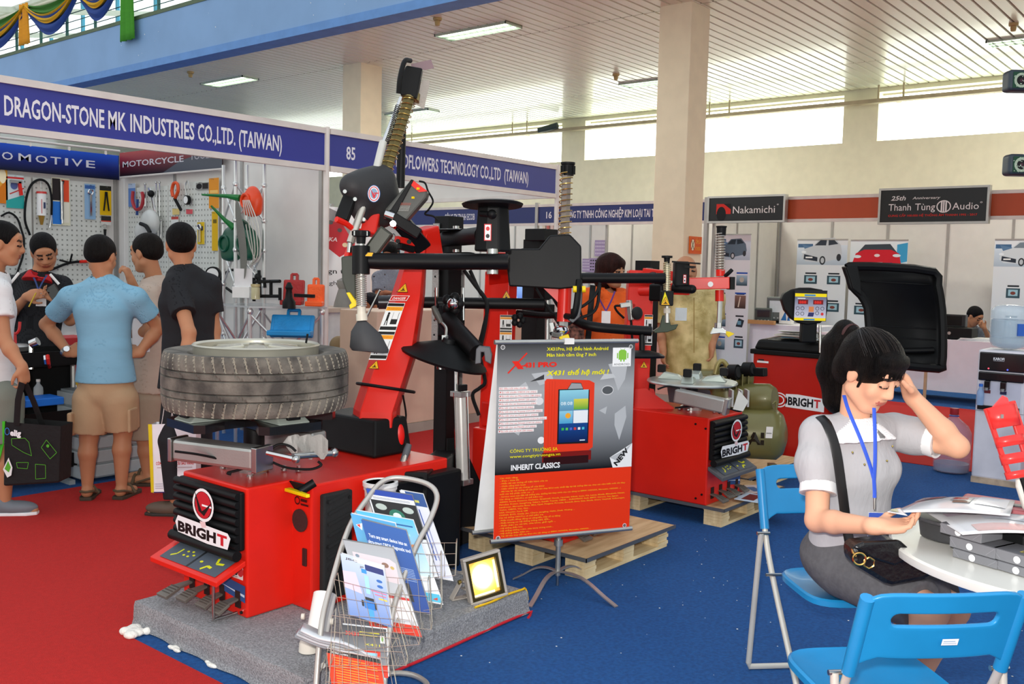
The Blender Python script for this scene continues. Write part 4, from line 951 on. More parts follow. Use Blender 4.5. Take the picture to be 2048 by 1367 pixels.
# electronics on the tables
t=T('car_amplifier','black amplifier box on the white-cloth table beside the hood','amplifier',PX(1912,668,12.8));q=PX(1905,672,12.85);q.z=.78;MB().bb(q.x-.15,q.x+.15,q.y-.26,q.y+.3,.79,.93).obj('body',PLB,t,bev=.01);MB().cyl((q.x-.15,q.y+.0,.86),(q.x-.165,q.y+.0,.86),.02).obj('knob',ALU,t)
t=T('car_stereo','thin dark head unit lying behind the black amplifier','stereo',(q.x+.1,q.y+.1,.93));MB().bb(q.x+.0,q.x+.12,q.y-.14,q.y+.25,.935,1.09).obj('body',mat('#26282a',.3,key='unit'),t,bev=.008);MB().bb(q.x-.004,q.x,q.y-.1,q.y+.2,.95,1.07).obj('screen',mat('#0a0a0a',.15,key='scr'),t)
def leaf(lab,c,s_,n,col='#e8e8ea',rz=.2):
 t=T('leaflet_stack',lab,'leaflets',c)
 for i in range(n):MB().box(V(c)+V((0,0,.004+i*.006)),(s_[0],s_[1],.005),Matrix.Rotation(rz+i*.07,3,'Z')).obj('leaflet',mat(col,.5,key='leaf'+col),t)
leaf('two stacks of white leaflets on the cloth in front of the seated young man',(12.85,3.05,.78),(.3,.42),5)
def fstand(lab,c,w_,h,bez,scr,lean=.35):
 t=T('dash_screen',lab,'car screen',c,'car dash screens on the far table');R=Matrix.Rotation(.35,3,'Z')@Matrix.Rotation(-lean,3,'Y');c=V(c)
 MB().box(c+V((0,0,h/2)),(.05,w_,h),R).obj('bezel',mat(bez,.4,key='bez'),t,bev=.015);MB().box(c+V((0,0,h/2))+R@V((-.028,0,h*.15)),(.004,w_*.7,h*.45),R).obj('screen',mat(scr,.2,key='scr'+scr),t);MB().box(c+V((.1,0,.02)),(.16,w_*.8,.04)).obj('foot',PLB,t)
 for q in range(4):MB().box(c+V((0,0,h/2))+R@V((-.028,(q-1.5)*w_*.2,-h*.3)),(.006,.02,.02),R).obj('button',mat('#d0d4d6',.4,key='btn'),t)
q1=PX(1548,655,13.9);fstand('tall grey dash frame with a bright screen on the far table',(13.95,q1.y,.79),.28,.42,'#6d7472','#dfe9ee')
q2=PX(1527,655,13.8);fstand('low dark dash screen left of the tall grey frame',(13.78,q2.y,.79),.26,.24,'#4d5654','#39343c')
t=T('small_box','small blue and white sail-printed box on the far table','box',PX(1575,655,14));q=PX(1573,640,14.0);MB().bb(13.95,14.05,q.y-.1,q.y+.1,.79,1.02).obj('body',WHT,t,bev=.004);art('print',(13.949,q.y+.1,.79),(0,-1,0),(0,0,1),[('p',[(.03,.05),(.1,.2),(.12,.05)],'#2b6cae'),('p',[(.13,.05),(.15,.14),(.18,.05)],'#2b6cae')],t)
t=T('wooden_tray','low light wooden tray under the dash screens','tray',(13.8,q2.y,.78));MB().bb(13.6,13.68,q2.y-.25,q2.y+.3,.782,.84).obj('rim',mat('#b98a55',.6,key='tray_wood'),t)
# hoses and purple boards in the far blue-signed stand
XB2=15.74
for i,(px,py,r_,lb)in enumerate([(1287,505,.12,'upper left coiled black hose'),(1307,502,.12,'upper right coiled black hose beside the column'),(1284,523,.09,'lower left coiled hose with a yellow tag'),(1300,523,.09,'lower right coiled hose with a red tag')]):
 q=PX(px,py,XB2);t=T('coiled_hose',lb+' on the far white wall','hose',q,'coiled hoses on the far wall')
 MB().ring(q,(1,0,0),r_,.028,20,6).obj('coil',PLB,t);MB().ring(q+V((-.05,0,0)),(1,0,0),r_*.8,.024,20,6).obj('coil',PLB,t);MB().box(q-V((.03,0,r_)),(.02,.08,.1)).obj('tag',mat('#9ab23a' if i==2 else '#a85a4a',.5,key='tag%d'%i),t)
for i,(px,py,pw,ph,lb)in enumerate([(1200,496,20,32,'left purple display board of the upper pair'),(1218,497,17,32,'right purple display board of the upper pair'),(1193,530,28,28,'lower purple display board with rows of black clips'),(1172,530,14,26,'small purple board with small cards')]):
 q=PX(px,py,XB2);d=(q-EYE).dot(FW);t=T('display_board',lb+' in the far stand','display board',q,'purple display boards')
 w_=PX(px-pw/2,py,XB2).y-PX(px+pw/2,py,XB2).y;h=ph*d/FPX
 MB().box(q,(.02,w_,h)).obj('board',mat('#a58fb4',.5,key='purple'),t)
 art('print',(XB2-.011,q.y+w_/2,q.z-h/2),(0,-1,0),(0,0,1),[('r',w_*(.08+.16*a),h*(.12+.22*b),w_*.09,h*.1,'#1d1a20' if i==2 else '#d8cbdc')for a in range(6)for b in range(4)],t)
for i,(px,col)in enumerate([(1088,'#d9c8b4'),(1096,'#c46a62'),(1104,'#d8b9b0'),(1113,'#c98f7c'),(1122,'#dfd0c0')]):
 q=PX(px,462,15.775);t=T('hanging_packet','pale pink packet %s on the far rail behind the spring mast'%['leftmost','second from the left','in the middle','second from the right','rightmost'][i],'packet',q,'packets on the far rail');MB().box(q,(.02,.07,.28)).obj('packet',mat(col,.6,key='pk'+col),t,bev=.004)
# tv screen in the stand
q=D(1040,587,10.5);t=T('tv_screen','small flat screen with a blue figure picture beside the red mast','screen',q)
R=(_rt,-_fh,V((0,0,1)));MB().box(q,(.28,.03,.28),R).obj('case',PLB,t)
art('picture',q-_rt*.125-V((0,0,.125))-_fh*.016,_rt,(0,0,1),[('g',0,0,.25,.25,'#3f5fb8','#8fb4e6'),('p',[(.03,0),(.07,.2),(.11,.0)],'#c6d4ee'),('p',[(.14,0),(.18,.22),(.22,.0)],'#b8c8ea'),('e',.2,.19,.025,.03,'#d9905a')],t,m=artmat(.3,.8))
MB().box(q-V((0,0,.45)),(.06,.04,.65),R).obj('stand',PLB,t)
q.z=0
# two wheel aligner cameras at the right edge
for i,(py,lb)in enumerate(((162,'upper dark green-lit camera head at the right edge of the picture'),(330,'lower dark green-lit camera head at the right edge of the picture'))):
 q=D(2052,py,7.6);t=T('camera_head',lb,'camera',q,'wheel aligner camera heads');R=(_rt,_fh,V((0,0,1)))
 blob('housing',[('b',q+_fh*.03,(.15,.07,.085),R,.03,0)],mat('#33404a',.4,key='slate'),t,.01,.01)
 art('circuit_window',q-_rt*.125-V((0,0,.062))-_fh*.042,_rt,(0,0,1),[('r',0,0,.25,.124,'#1f4a35'),('e',.068,.06,.058,.058,'#aebfa8'),('e',.068,.06,.038,.038,'#120f14'),('e',.068,.06,.014,.014,'#4a2a38'),('e',.19,.06,.05,.05,'#86a888')]+[('r',random.uniform(.0,.24),random.uniform(0,.115),.006,.006,'#cfe0cc')for _ in range(60)],t)
 MB().cyl(q+_rt*.1+_fh*.1,q+_rt*.5+_fh*.1,.03,n=8).obj('arm',PLB,t)
t=T('aligner_mast','upright mast carrying the two camera heads just outside the right edge','mast',(0,0,0));qm=D(2052,250,7.6)+_rt*.52+_fh*.1;t.location=(qm.x,qm.y,0)
MB().bb(qm.x-.05,qm.x+.05,qm.y-.05,qm.y+.05,0,3.1).obj('upright',PLB,t)
# ================================================================== MACHINES
def pp3(m,pts,d,t,dirv=None):
 """solid plate: outline at distance d, thickness t"""
 dv=(V(dirv)if dirv else _fh)*t;P_=[D(x,y,d)for x,y in pts];n=len(P_)
 f=[tuple(range(n)),tuple(reversed(range(n,2*n)))]+[(i,n+i,n+(i+1)%n,(i+1)%n)for i in range(n)]
 m.add(P_+[p+dv for p in P_],f);return m
GRY=mat('#55565a',.5,key='grey_plate');BRZ=mat('#6b5f3c',.35,.8,key='bronze_shaft');GLD=mat('#c9a55c',.3,.9,key='spring_gold');SLV=mat('#c8c4ba',.35,.6,key='spring_silver');RBB=mat('#2b2b2c',.6,key='soft_black',bump=.1,bs=60)
PLY=mat('#cfa878',.7,var=.12,key='plywood',scale=3,stretch=(1,9,1),var2='#dcbb8c');PIN=mat('#e3c593',.75,var=.12,key='pine',scale=4,stretch=(1,8,1),var2='#f0d9ab')
CPG=mat('#8d8d8f',.95,var=.25,key='grey_carpet',bump=.8,bs=160,scale=140,var2='#a3a3a5')
def V2(q):return V(q)
def quad_art(name,parent,O,U,W,sh,**k):return art(name,O,U,W,sh,parent,**k)
def warn(t,O,U,W,s_,glyph='!'):
 art('warning_label',O,U,W,[('p',[(0,0),(s_,0),(s_*.5,s_*.9)],'#1a1713'),('p',[(s_*.07,s_*.05),(s_*.93,s_*.05),(s_*.5,s_*.83)],'#f0b51e'),('l',[(s_*.52,s_*.6),(s_*.44,s_*.38),(s_*.55,s_*.38),(s_*.48,s_*.15)],s_*.05,'#1a1713')]if glyph=='!' else
  [('p',[(0,0),(s_,0),(s_*.5,s_*.9)],'#1a1713'),('p',[(s_*.07,s_*.05),(s_*.93,s_*.05),(s_*.5,s_*.83)],'#f0b51e'),('r',s_*.3,s_*.14,s_*.4,s_*.08,'#1a1713'),('e',s_*.5,s_*.3,s_*.1,s_*.07,'#1a1713'),('l',[(s_*.42,s_*.4),(s_*.5,s_*.55)],s_*.05,'#1a1713')],t)
def manual(t,O,U,W,w_,h):
 sh=[('r',0,0,w_,h,'#efefec')]
 for j in range(2):
  y=h*(.5-.5*j)
  sh+=[('r',.02*w_,y+h*.44,.96*w_,h*.05,'#1c1a18'),('r',.02*w_,y+h*.36,.96*w_,h*.07,'#f2a51f'),('t',w_*.12,y+h*.375,w_*.76,h*.035,'WARNING','#d95f0e'),('r',.02*w_,y+h*.02,.96*w_,h*.06,'#1c1a18'),
               ('r',w_*.5,y+h*.12,w_*.38,h*.09,'#1c1a18'),('r',w_*.52,y+h*.21,w_*.02,h*.12,'#777'+'777'),('r',w_*.84,y+h*.21,w_*.03,h*.12,'#777777'),('e',w_*.27,y+h*.31,w_*.07,h*.022,'#1c1a18'),('r',w_*.2,y+h*.18,w_*.13,h*.11,'#1c1a18'),('l',[(w_*.22,y+h*.18),(w_*.2,y+h*.1)],w_*.05,'#1c1a18'),('l',[(w_*.31,y+h*.18),(w_*.33,y+h*.1)],w_*.05,'#1c1a18')]
 art('instruction_label',O,U,W,sh,t)
def bright(w_,h,tc='#0f0f10'):
 return[('p',[(0,h*.2),(w_*.05,h*.34),(w_*.95,h*.30),(w_,h*.22),(w_*.95,0),(w_*.6,-.02*h),(w_*.05,h*.02)],'#efeff0'),('t',.05*w_,.05*h,.7*w_,.19*h,'BRIGH',tc,.05),('t',.77*w_,.05*h,.17*w_,.19*h,'T','#c8202a',.05),('o',w_*.52,h*.68,w_*.19,h*.31,w_*.03,'#f0f0f0'),('e',w_*.52,h*.68,w_*.145,h*.25,'#c3202b'),
   ('r',w_*.5,h*.66,w_*.17,h*.035,'#f0f0f0'),('p',[(w_*.36,h*.93),(w_*.44,h*.55),(w_*.54,h*.48),(w_*.60,h*.60),(w_*.68,h*.78),(w_*.56,h*.62),(w_*.50,h*.56)],'#161312'),('p',[(w_*.46,h*.36),(w_*.56,h*.38),(w_*.58,h*.28),(w_*.5,h*.25)],'#e9c9c9')]
def chassis_front(t,ox,oy,w_,ax,z0,z1,k=1.0,model='LC887S',shelfcol=None):
 """front furniture on the face of a cabinet; ax 'x': face looks to -X and spans Y from oy to oy+w_; 'y': looks to -Y, spans X"""
 if ax=='x':U,N,O=V((0,-1,0)),V((-1,0,0)),V((ox,oy+w_,0))
 else:U,N,O=V((1,0,0)),V((0,-1,0)),V((ox,oy,0))
 zz=lambda z:V((0,0,z));h=z1-z0
 g0,g1=z0+h*.52,z1-h*.03
 B_=(U,N,V((0,0,1)))
 g=MB();g.box(O+U*w_*.5+N*.012+zz((g0+g1)/2),(w_*.96,.026,g1-g0),B_);g.obj('grille',PLB,t,bev=.008)
 n=7
 for i in range(n):
  z=g0+(i+.5)*(g1-g0)/n;r_=MB();ext=.04 if i else.0
  r_.loft([(O+U*w_*.0+N*.03+zz(z),(g1-g0)/n*.46),(O+U*w_*.97+N*.03+zz(z),(g1-g0)/n*.46)],12);r_.obj('rib',PLB,t)
 MB().cyl(O+U*(-.02*w_)+N*.045+zz(g0-.012),O+U*1.0*w_+N*.045+zz(g0-.012),.022,n=12).obj('lower_roll',PLB,t)
 bw=w_*.62;bh=(g1-g0)*.92
 MB().prism([(.12*w_,.0),(.12*w_+bw*.96,0),(.12*w_+bw*.96,.003),(.12*w_,.003)],O,U,V((0,0,1)),.001)if 0 else None
 art('emblem',O+U*w_*.1+N*.062+zz(g0+.012),U,(0,0,1),bright(w_*.86,bh),t)
 zs=g0-.045;D1=.115*k+.03
 sm=shelfcol or RED
 s_=MB();A=[O+U*(-.03*w_)+zz(zs+.01)+N*.01,O+U*(1.02*w_)+zz(zs+.01)+N*.01,O+U*(1.02*w_)+zz(zs-.045)+N*D1,O+U*(-.03*w_)+zz(zs-.045)+N*D1]
 s_.add(A+[a-zz(.022)for a in A],[(3,2,1,0),(4,5,6,7),(0,1,5,4),(1,2,6,5),(2,3,7,6),(3,0,4,7)]);s_.obj('control_shelf',sm,t,bev=.003)
 W=(A[0]-A[3]);wl=W.length;Wn=W.normalized();uw=w_*1.05
 NN=U.cross(Wn)
 art('pedal_legend',A[3]+NN*.002,U,Wn,[('r',.1*uw,.12*wl,.83*uw,.76*wl,'#4d5560'),('r',.50*uw,.12*wl,.03*uw,.76*wl,'#26282c'),('l',[(.19*uw,.3*wl),(.24*uw,.42*wl),(.25*uw,.65*wl)],.009,YC),('e',.33*uw,.45*wl,.008,.005,YC),('e',.33*uw,.62*wl,.008,.005,YC),('e',.39*uw,.66*wl,.008,.005,YC),('e',.39*uw,.45*wl,.008,.005,YC),('e',.44*uw,.55*wl,.008,.005,YC),
  ('e',.6*uw,.45*wl,.01,.006,YC),('l',[(.68*uw,.2*wl),(.72*uw,.38*wl),(.78*uw,.35*wl)],.012,YC),('l',[(.74*uw,.75*wl),(.78*uw,.55*wl),(.86*uw,.6*wl)],.012,YC)],t)
 for i in range(4):
  u=w_*(.14+.24*i);zp=z0+.045+.006*(i%2);L=(.12,.10,.08,.09)[i]*k+.02
  sl=MB().box(O+U*(u+.01)+N*.002+zz(z0+.07),(.035,.006,.07),B_).obj('slot',mat('#2a0a08',.8,key='slot_dark'),t)
  p_=MB();c=O+U*u+zz(zp)
  p_.bar(c+N*(-.01)+zz(.02),c+N*(L*.5)+zz(.012),.03,.008,V((0,0,1)),.05,.01);p_.bar(c+N*(L*.5)+zz(.012),c+N*(L)-zz(.012),.06,.012,V((0,0,1)),.075,.014);po_=p_.obj('pedal',mat('#7d7870',.5,.5,key='pedal_cast'),t,bev=.002)
  for q in range(4):MB().bar(c+N*(L*(.55+.1*q))+zz(.016-q*.005)-U*.028,c+N*(L*(.55+.1*q))+zz(.016-q*.005)+U*.028,.006,.005).obj('tread',mat('#5f5b54',.6,.4,key='tread'),po_)
 if model:
  art('model_label',O+U*w_*.62+N*.003+zz(z0+h*.16),U,(0,0,1),[('p',[(0,0),(.37*w_,-.04*h),(.37*w_,.09*h),(-.05*w_,.12*h)],'#2f4e86'),('p',[(0,.05*h),(.36*w_,.0*h),(.36*w_,.02*h)],'#c7d3e4'),('r',-.04*w_,.13*h,.38*w_,.115*h,'#ece9e8'),('t',-.03*w_,.155*h,.29*w_,.07*h,model,'#17171a',.02),('e',.3*w_,.19*h,.045*w_,.04*h,'#cf3a3f'),('t',.06*w_,.135*h,.2*w_,.014*h,'TYRE CHANGER','#333333')],t)
 return U,N,O
YC='#d9d51c'
# ---- platform
tp=T('platform','low grey carpeted platform under the nearest tyre changer','platform',(2.65,3.15,0))
x0,x1,y0,y1,hp=2.04,3.29,2.58,3.72,.11
vs=[];fs=[];per=[]
for a,b in(((x0,y0),(x1,y0)),((x1,y0),(x1,y1)),((x1,y1),(x0,y1)),((x0,y1),(x0,y0))):
 for k in range(30):per.append((a[0]+(b[0]-a[0])*k/30,a[1]+(b[1]-a[1])*k/30))
for j,(z,o_)in enumerate(((.006,.012),(.03,.004),(.09,0),(.108,-.006),(.11,-.02))):
 for i,(x,y)in enumerate(per):
  nx,ny=(x-(x0+x1)/2),(y-(y0+y1)/2);l_=math.hypot(nx,ny);q=o_+.006*math.sin(i*.9)*(1-j/4);vs.append((x+nx/l_*q,y+ny/l_*q,z))
N_=len(per)
for j in range(4):
 for i in range(N_):fs.append((j*N_+i,j*N_+(i+1)%N_,(j+1)*N_+(i+1)%N_,(j+1)*N_+i))
fs.append(tuple(4*N_+i for i in range(N_)))
mkobj('carpet_cover',vs,fs,CPG,tp)
MB().bb(x0+.02,x1-.02,y0+.02,y1-.02,0,.1).obj('frame',mat('#b9a07a',.8,key='frame_wood'),tp)
MB().tube([G(1056,1236),(3.27,2.575,.01),(2.6,2.56,.008),(2.2,2.565,.008)],.006,6,3).obj('red_edging',mat('#c41a2a',.8,key='red_cord'),tp)
t=T('crumpled_tissue','crumpled white tissue at the left corner of the grey platform','tissue',G(270,1268));q=G(270,1268)
blob('tissue',[('e',q+V((random.uniform(-.04,.04),random.uniform(-.04,.04),.015)),(random.uniform(.012,.03),)*2+(.016,),None,0)for _ in range(12)],mat('#eee9df',.9,key='tissue',bump=.8,bs=60),t,.005,.004)
for i,(px,py)in enumerate(((355,1300),(425,1328))):
 q=G(px,py);t=T('crumpled_tissue','small torn white scrap under the platform edge, %s one'%('left' if i==0 else 'right'),'tissue',q)
 blob('tissue',[('e',q+V((random.uniform(-.02,.02),random.uniform(-.05,.05),.008)),(.01,.025,.008),None,0)for _ in range(5)],mat('#eee9df',.9,key='tissue',bump=.8,bs=60),t,.005,.004)
# ---- tyre changer A
tA=T('tyre_changer','nearest red tyre changer on the grey platform with a mounted tyre and tilted mast','tyre changer',(2.7,3.4,.11))
zA=.112;zB=.648
MB().bb(2.235,2.47,3.19,3.655,zA,zB).obj('cabinet_front',RED,tA,bev=.008)
MB().bb(2.46,3.27,3.065,3.655,zA,zB-.004).obj('cabinet',RED,tA,bev=.008)
chassis_front(tA,2.233,3.19,.465,'x',zA,zB)
rod=MB();a=V((2.12,3.245,.16))
rod.tube([(2.23,3.25,.30),(2.13,3.25,.30),(2.12,3.25,.29),(2.12,3.25,.14),(2.13,3.25,.125),(2.23,3.25,.125)],.006,8,2).obj('guard_rod',STL,tA)
for y,z in((3.215,.33),(3.215,.135),(3.21,.60)):MB().cyl((2.228,y,z),(2.222,y,z),.007,n=8).obj('screw',PLB,tA)
MB().cyl((2.457,3.135,.485),(2.452,3.135,.485),.048,n=22).obj('round_cover',mat('#4a2a28',.8,key='mesh_dark',bump=1,bs=400),tA)
sl=MB();sl.box((2.456,3.105,.335),(.008,.026,.075)).obj('slot',mat('#3a1210',.8,key='slot_in'),tA,bev=.003)
MB().bar((2.43,3.185,.612),(2.39,3.00,.622),.030,.014,w2=.016).obj('yellow_lever',YEL,tA,bev=.003)
MB().prism([(0,0),(.12,0),(.06,-.045)],(2.45,3.19,.645),(0,-1,0),(0,0,1),.01).obj('bracket',PLB,tA);MB().cyl((2.42,3.09,.62),(2.47,3.06,.655),.018,n=10).obj('grip',PLB,tA)
art('small_decal',(2.455,3.175,.545),(0,-1,0),(0,0,1),[('o',.022,.022,.018,.018,.006,'#3a1414'),('r',.045,.022,.04,.012,'#3a1414'),('r',.045,.006,.05,.008,'#3a1414')],tA)
pad=T
pd=MB().bb(2.50,2.655,3.035,3.066,.15,.60).obj('bead_breaker_pad',RUB,tA,bev=.008)
for j in range(9):
 z=.19+j*.047;MB().bar((2.52,3.032,z),(2.64,3.032,z+.03),.006,.012,(0,0,1)).obj('groove_rib',RUB,pd)
for x,z in((2.52,.57),(2.635,.57),(2.52,.38),(2.635,.19)):MB().cyl((x,3.034,z),(x,3.03,z),.008,n=8).obj('bolt_hole',mat('#050505',.8,key='hole'),pd)
m_=MB();m_.bb(2.70,2.84,2.92,3.065,.13,.44);m_.obj('bead_breaker_shoe',BLK,tA,bev=.01)
MB().bb(2.84,3.29,2.99,3.067,.13,.60).obj('rear_side_box',BLK,tA,bev=.01)
MB().bar((3.0,3.02,.43),(3.74,3.52,.36),.12,.38).obj('side_beam',BLK,tA,bev=.008)
# bolts on the cabinet top
for px,py in((446,936),(500,953),(568,940),(597,941)):q=G(px,py,zB);MB().cyl(q,q+V((0,0,.008)),.014,n=10).obj('washer',STL,tA);MB().cyl(q+V((0,0,.008)),q+V((0,0,.022)),.009,n=6,sm=False).obj('bolt',CHR,tA)
cT=G(508,941,zB)
MB().lathe([(0,0),(.065,0),(.065,.02),(.05,.03),(.05,.045),(0,.045)],cT).obj('axle_flange',STL,tA)
MB().cyl(cT+V((0,0,.04)),cT+V((0,0,.2)),.045).obj('axle',BLK,tA)
a,b=D(360,896,4.0),D(520,916,3.82)
MB().bar(a,b,.095,.092).obj('air_cylinder',ALU,tA,bev=.014)
u=(b-a).normalized();MB().bar(b-u*.002,b+u*.025,.106,.102).obj('cylinder_head',STL,tA,bev=.004);MB().bar(a-u*.02,a,.104,.10).obj('cylinder_cap',STL,tA,bev=.004)
MB().cyl(D(535,905,3.73),D(592,918,3.68),.011).obj('piston_rod',CHR,tA);MB().ball(D(592,918,3.68),.017).obj('rod_end',STL,tA)
a2,b2=D(540,880,4.25),D(640,885,4.1)
MB().bar(a2,b2,.1,.1).obj('air_cylinder',ALU,tA,bev=.014)
for x in(588,612,636):
 m_=MB();pp3(m_,[(x-12,872),(x+2,868),(x+14,880),(x+14,905),(x+6,918),(x-6,905),(x-22,885)],3.86-.03*(x-588)/24,.012,_rt);m_.obj('link_plate',ALU,tA)
MB().cyl(D(586,912,3.76),D(668,906,3.9),.013).obj('link_pin',STL,tA);MB().ball(D(668,905,3.9),.02,10).obj('pin_head',STL,tA)
for pts in([(536,905),(548,893),(562,888),(580,892),(592,902)],[(540,922),(575,935),(620,938),(642,930),(636,922)],[(490,935),(475,940),(455,945),(462,948)],[(350,902),(395,908),(440,918),(470,930),(500,938)]):
 MB().tube([D(x,y,3.86)for x,y in pts],.0055,6,5).obj('air_hose',PLB,tA)
# star table with jaws
zT=.862
m_=MB()
for k in range(4):
 an=math.radians(84+90*k);u=V((math.cos(an),math.sin(an),0));w_=V((-u.y,u.x,0));c=V((cT.x,cT.y,zT))
 m_.prism([(-.02,-.09),(.19,-.10),(.30,-.15),(.335,-.12),(.335,.12),(.30,.15),(.19,.10),(-.02,.09)],c,u,w_,.034)
m_.obj('star_table',mat('#1b1c1e',.25,.3,key='table_black',coat=.3),tA)
JAW=mat('#b9c2b8',.35,.4,key='jaw_grey')
for k in range(4):
 an=math.radians(84+90*k);u=V((math.cos(an),math.sin(an),0));w_=V((-u.y,u.x,0));c=V((cT.x,cT.y,zT+.034))+u*.24
 MB().add([c+u*x+w_*y+V((0,0,z))for x,y,z in((-.12,-.075,0),(.09,-.075,0),(.09,.075,0),(-.12,.075,0),(-.07,-.05,.035),(.03,-.055,.046),(.03,.055,.046),(-.07,.05,.035))],[(3,2,1,0),(4,5,6,7),(0,1,5,4),(1,2,6,5),(2,3,7,6),(3,0,4,7)]).obj('jaw',JAW,tA,bev=.006)
 MB().box(c+u*.075+V((0,0,.045)),(.02,.06,.06),(u,w_,V((0,0,1)))).obj('jaw_cover',PLB,tA,bev=.004)
# rear black housing and tilted tower
n_=G(748,917,zB)
hb=MB();hb.add([(n_.x,n_.y,zB),(n_.x+.25,n_.y,zB),(n_.x+.25,n_.y+.44,zB),(n_.x,n_.y+.44,zB),(n_.x+.02,n_.y+.02,zB+.175),(n_.x+.23,n_.y+.02,zB+.175),(n_.x+.23,n_.y+.42,zB+.175),(n_.x+.02,n_.y+.42,zB+.175)],[(3,2,1,0),(4,5,6,7),(0,1,5,4),(1,2,6,5),(2,3,7,6),(3,0,4,7)]).obj('tower_housing',PLB,tA,bev=.012)
tw=MB();sec=[(746,850,91),(748,820,90),(784,709,90),(814,587,64),(823,540,52),(838,468,40)]
vs=[];fs=[]
for px,py,wpx in sec:
 c=PY(px,py,3.4);w_=wpx*(c-EYE).dot(FW)/FPX
 for a_,b_ in((-.5,.05),(-.26,-.06),(.44,-.06),(.5,.0),(.5,.15),(-.5,.15)):vs.append(c+_rt*a_*w_+_fh*b_*(w_/.2))
for i in range(len(sec)-1):
 for k in range(6):fs.append((i*6+k,i*6+(k+1)%6,(i+1)*6+(k+1)%6,(i+1)*6+k))
fs.append(tuple(len(vs)-6+k for k in range(6)))
tw.add(vs,fs).obj('tilting_tower',RED,tA,bev=.004)
def tcol(px0,py0,px1,py1,dd):
 a,b=PY(px0,py0,3.4)-_fh*(.06+dd),PY(px1,py1,3.4)-_fh*(.06+dd);return a,_rt,(b-a)
a,u,w_=tcol(757,716,795,604,.02);manual(tA,a-_rt*.035,u,w_,.082,w_.length)
a,u,w_=tcol(790,600,800,585,.02);art('danger_label',a-_rt*.02,u,w_,[('r',0,0,.085,.034,'#f4f1ee'),('r',.003,.003,.079,.028,'#d4261c'),('t',.012,.008,.062,.016,'DANGER','#f4f1ee',.01)],tA)
a,u,w_=tcol(797,583,806,560,.03);warn(tA,a,u,w_,.056,'x')
a,u,w_=tcol(742,733,752,709,.03);warn(tA,a,u,w_,.05,'x')
MB().ring(PY(772,775,3.4),(PY(784,700,3.4)-PY(760,850,3.4)),.155,.008,30,6,.12).obj('cable_loop',PLB,tA)
MB().tube([PY(806,790,3.35),PY(812,830,3.35),PY(808,860,3.3),PY(812,905,3.25)],.005,5,4).obj('cable',PLB,tA)
blob('side_knob',[('e',D(797,872,4.6),(.03,.03,.07),None,0)],mat('#e4170f',.4,key='red_knob'),tA,.008,.01)
# head of the tower (everything lies in the plane of the tilted mast)
def Q(px,py,o=0.0):return PY(px,py,3.4)-_fh*o
MB().bar(Q(858,520),Q(848,455),.10,.12).obj('tower_top',RED,tA,bev=.008)
MB().bar(Q(845,492,.03),Q(800,440,.03),.085,.10,_fh).obj('arm_sleeve',BLK,tA,bev=.008)
MB().bar(Q(800,442),Q(745,405),.09,.10,_fh).obj('tilting_arm',RED,tA,bev=.008)
MB().bar(Q(738,470),Q(752,400),.075,.09,_fh).obj('arm_head',RED,tA,bev=.008)
for a,b in(((795,478),(832,488)),((800,492),(828,500))):MB().bar(Q(*a,.05),Q(*b,.05),.03,.03).obj('clamp_plate',RED if a[1]<480 else BLK,tA,bev=.005)
for px,py in((800,483),(822,484)):MB().cyl(Q(px,py,.09),Q(px,py,.075),.011,n=10).obj('clamp_bolt',PLB,tA)
sh=[('e',Q(740,385),(.125,.09,.10),None,0),('e',Q(765,405),(.09,.085,.11),None,0),('c',Q(705,372),Q(760,360),.06,.075,0),('c',Q(758,420),Q(762,435),.06,.04,0),('c',Q(717,420),Q(722,432),.04,.035,0)]
blob('mast_shroud',sh,RBB,tA,.008,.04,cuts=[(Q(700,396),-V((0,0,1))*1-_rt*.35)]if 0 else())
O_=Q(757,392,.15);art('round_emblem',O_-_rt*.03-V((0,0,.04)),_rt,(0,0,1),[('e',.03,.04,.03,.04,'#2f4f86'),('e',.03,.04,.027,.037,'#dfe3e6'),('o',.03,.04,.024,.033,.004,'#c5303a'),('e',.03,.04,.017,.024,'#7f9fb8'),('p',[(.015,.06),(.026,.022),(.034,.018),(.045,.05),(.033,.035)],'#c5303a'),('r',.03,.04,.022,.005,'#c5303a')],tA)
MB().bar(Q(701,393),Q(683,440),.05,.06,_rt).obj('chain_guard',PLB,tA,bev=.008)
MB().bar(Q(705,378),Q(725,392),.05,.04).obj('red_hinge',RED,tA,bev=.006)
for px,py in((695,385),(715,400),(732,440)):MB().cyl(Q(px,py,.07),Q(px,py,.03),.009,n=10).obj('pivot_bolt',CHR,tA)
MB().cyl(Q(735,398,.05),Q(704,486,.05),.018,n=12).obj('gas_strut',SLV,tA);MB().cyl(Q(704,486,.05),Q(702,505,.05),.012,n=10).obj('strut_rod',STL,tA)
MB().tube([Q(676,439,.04),Q(694,447,.04),Q(706,456,.04),Q(724,464,.04)],.014,8,3).obj('red_link',RED,tA)
MB().bar(Q(702,495),Q(694,520),.03,.03).obj('red_fork',RED,tA,bev=.004)
hx0,hx1=Q(768,352),Q(821,190)
MB().cyl(hx0,hx1,.030,n=6,sm=False).obj('hexagon_shaft',BRZ,tA);MB().helix(Q(771,343),Q(820,196),.034,.0022,14,12,5).obj('coil_spring',GLD,tA)
MB().cyl(Q(752,348,.02),Q(768,284,.02),.019,n=12).obj('locking_cylinder',mat('#cfcdc6',.3,.6,key='pale_metal'),tA);MB().cyl(Q(768,284,.02),Q(803,196,.02),.009,n=8).obj('cylinder_rod',CHR,tA)
MB().helix(Q(774,290,.03),Q(798,212,.03),.012,.002,22,7,4).obj('spiral_hose',PLB,tA)
MB().cyl(Q(820,200),Q(824,186),.046,.042,n=18).obj('spring_collar',mat('#8d7f52',.4,.7,key='collar'),tA)
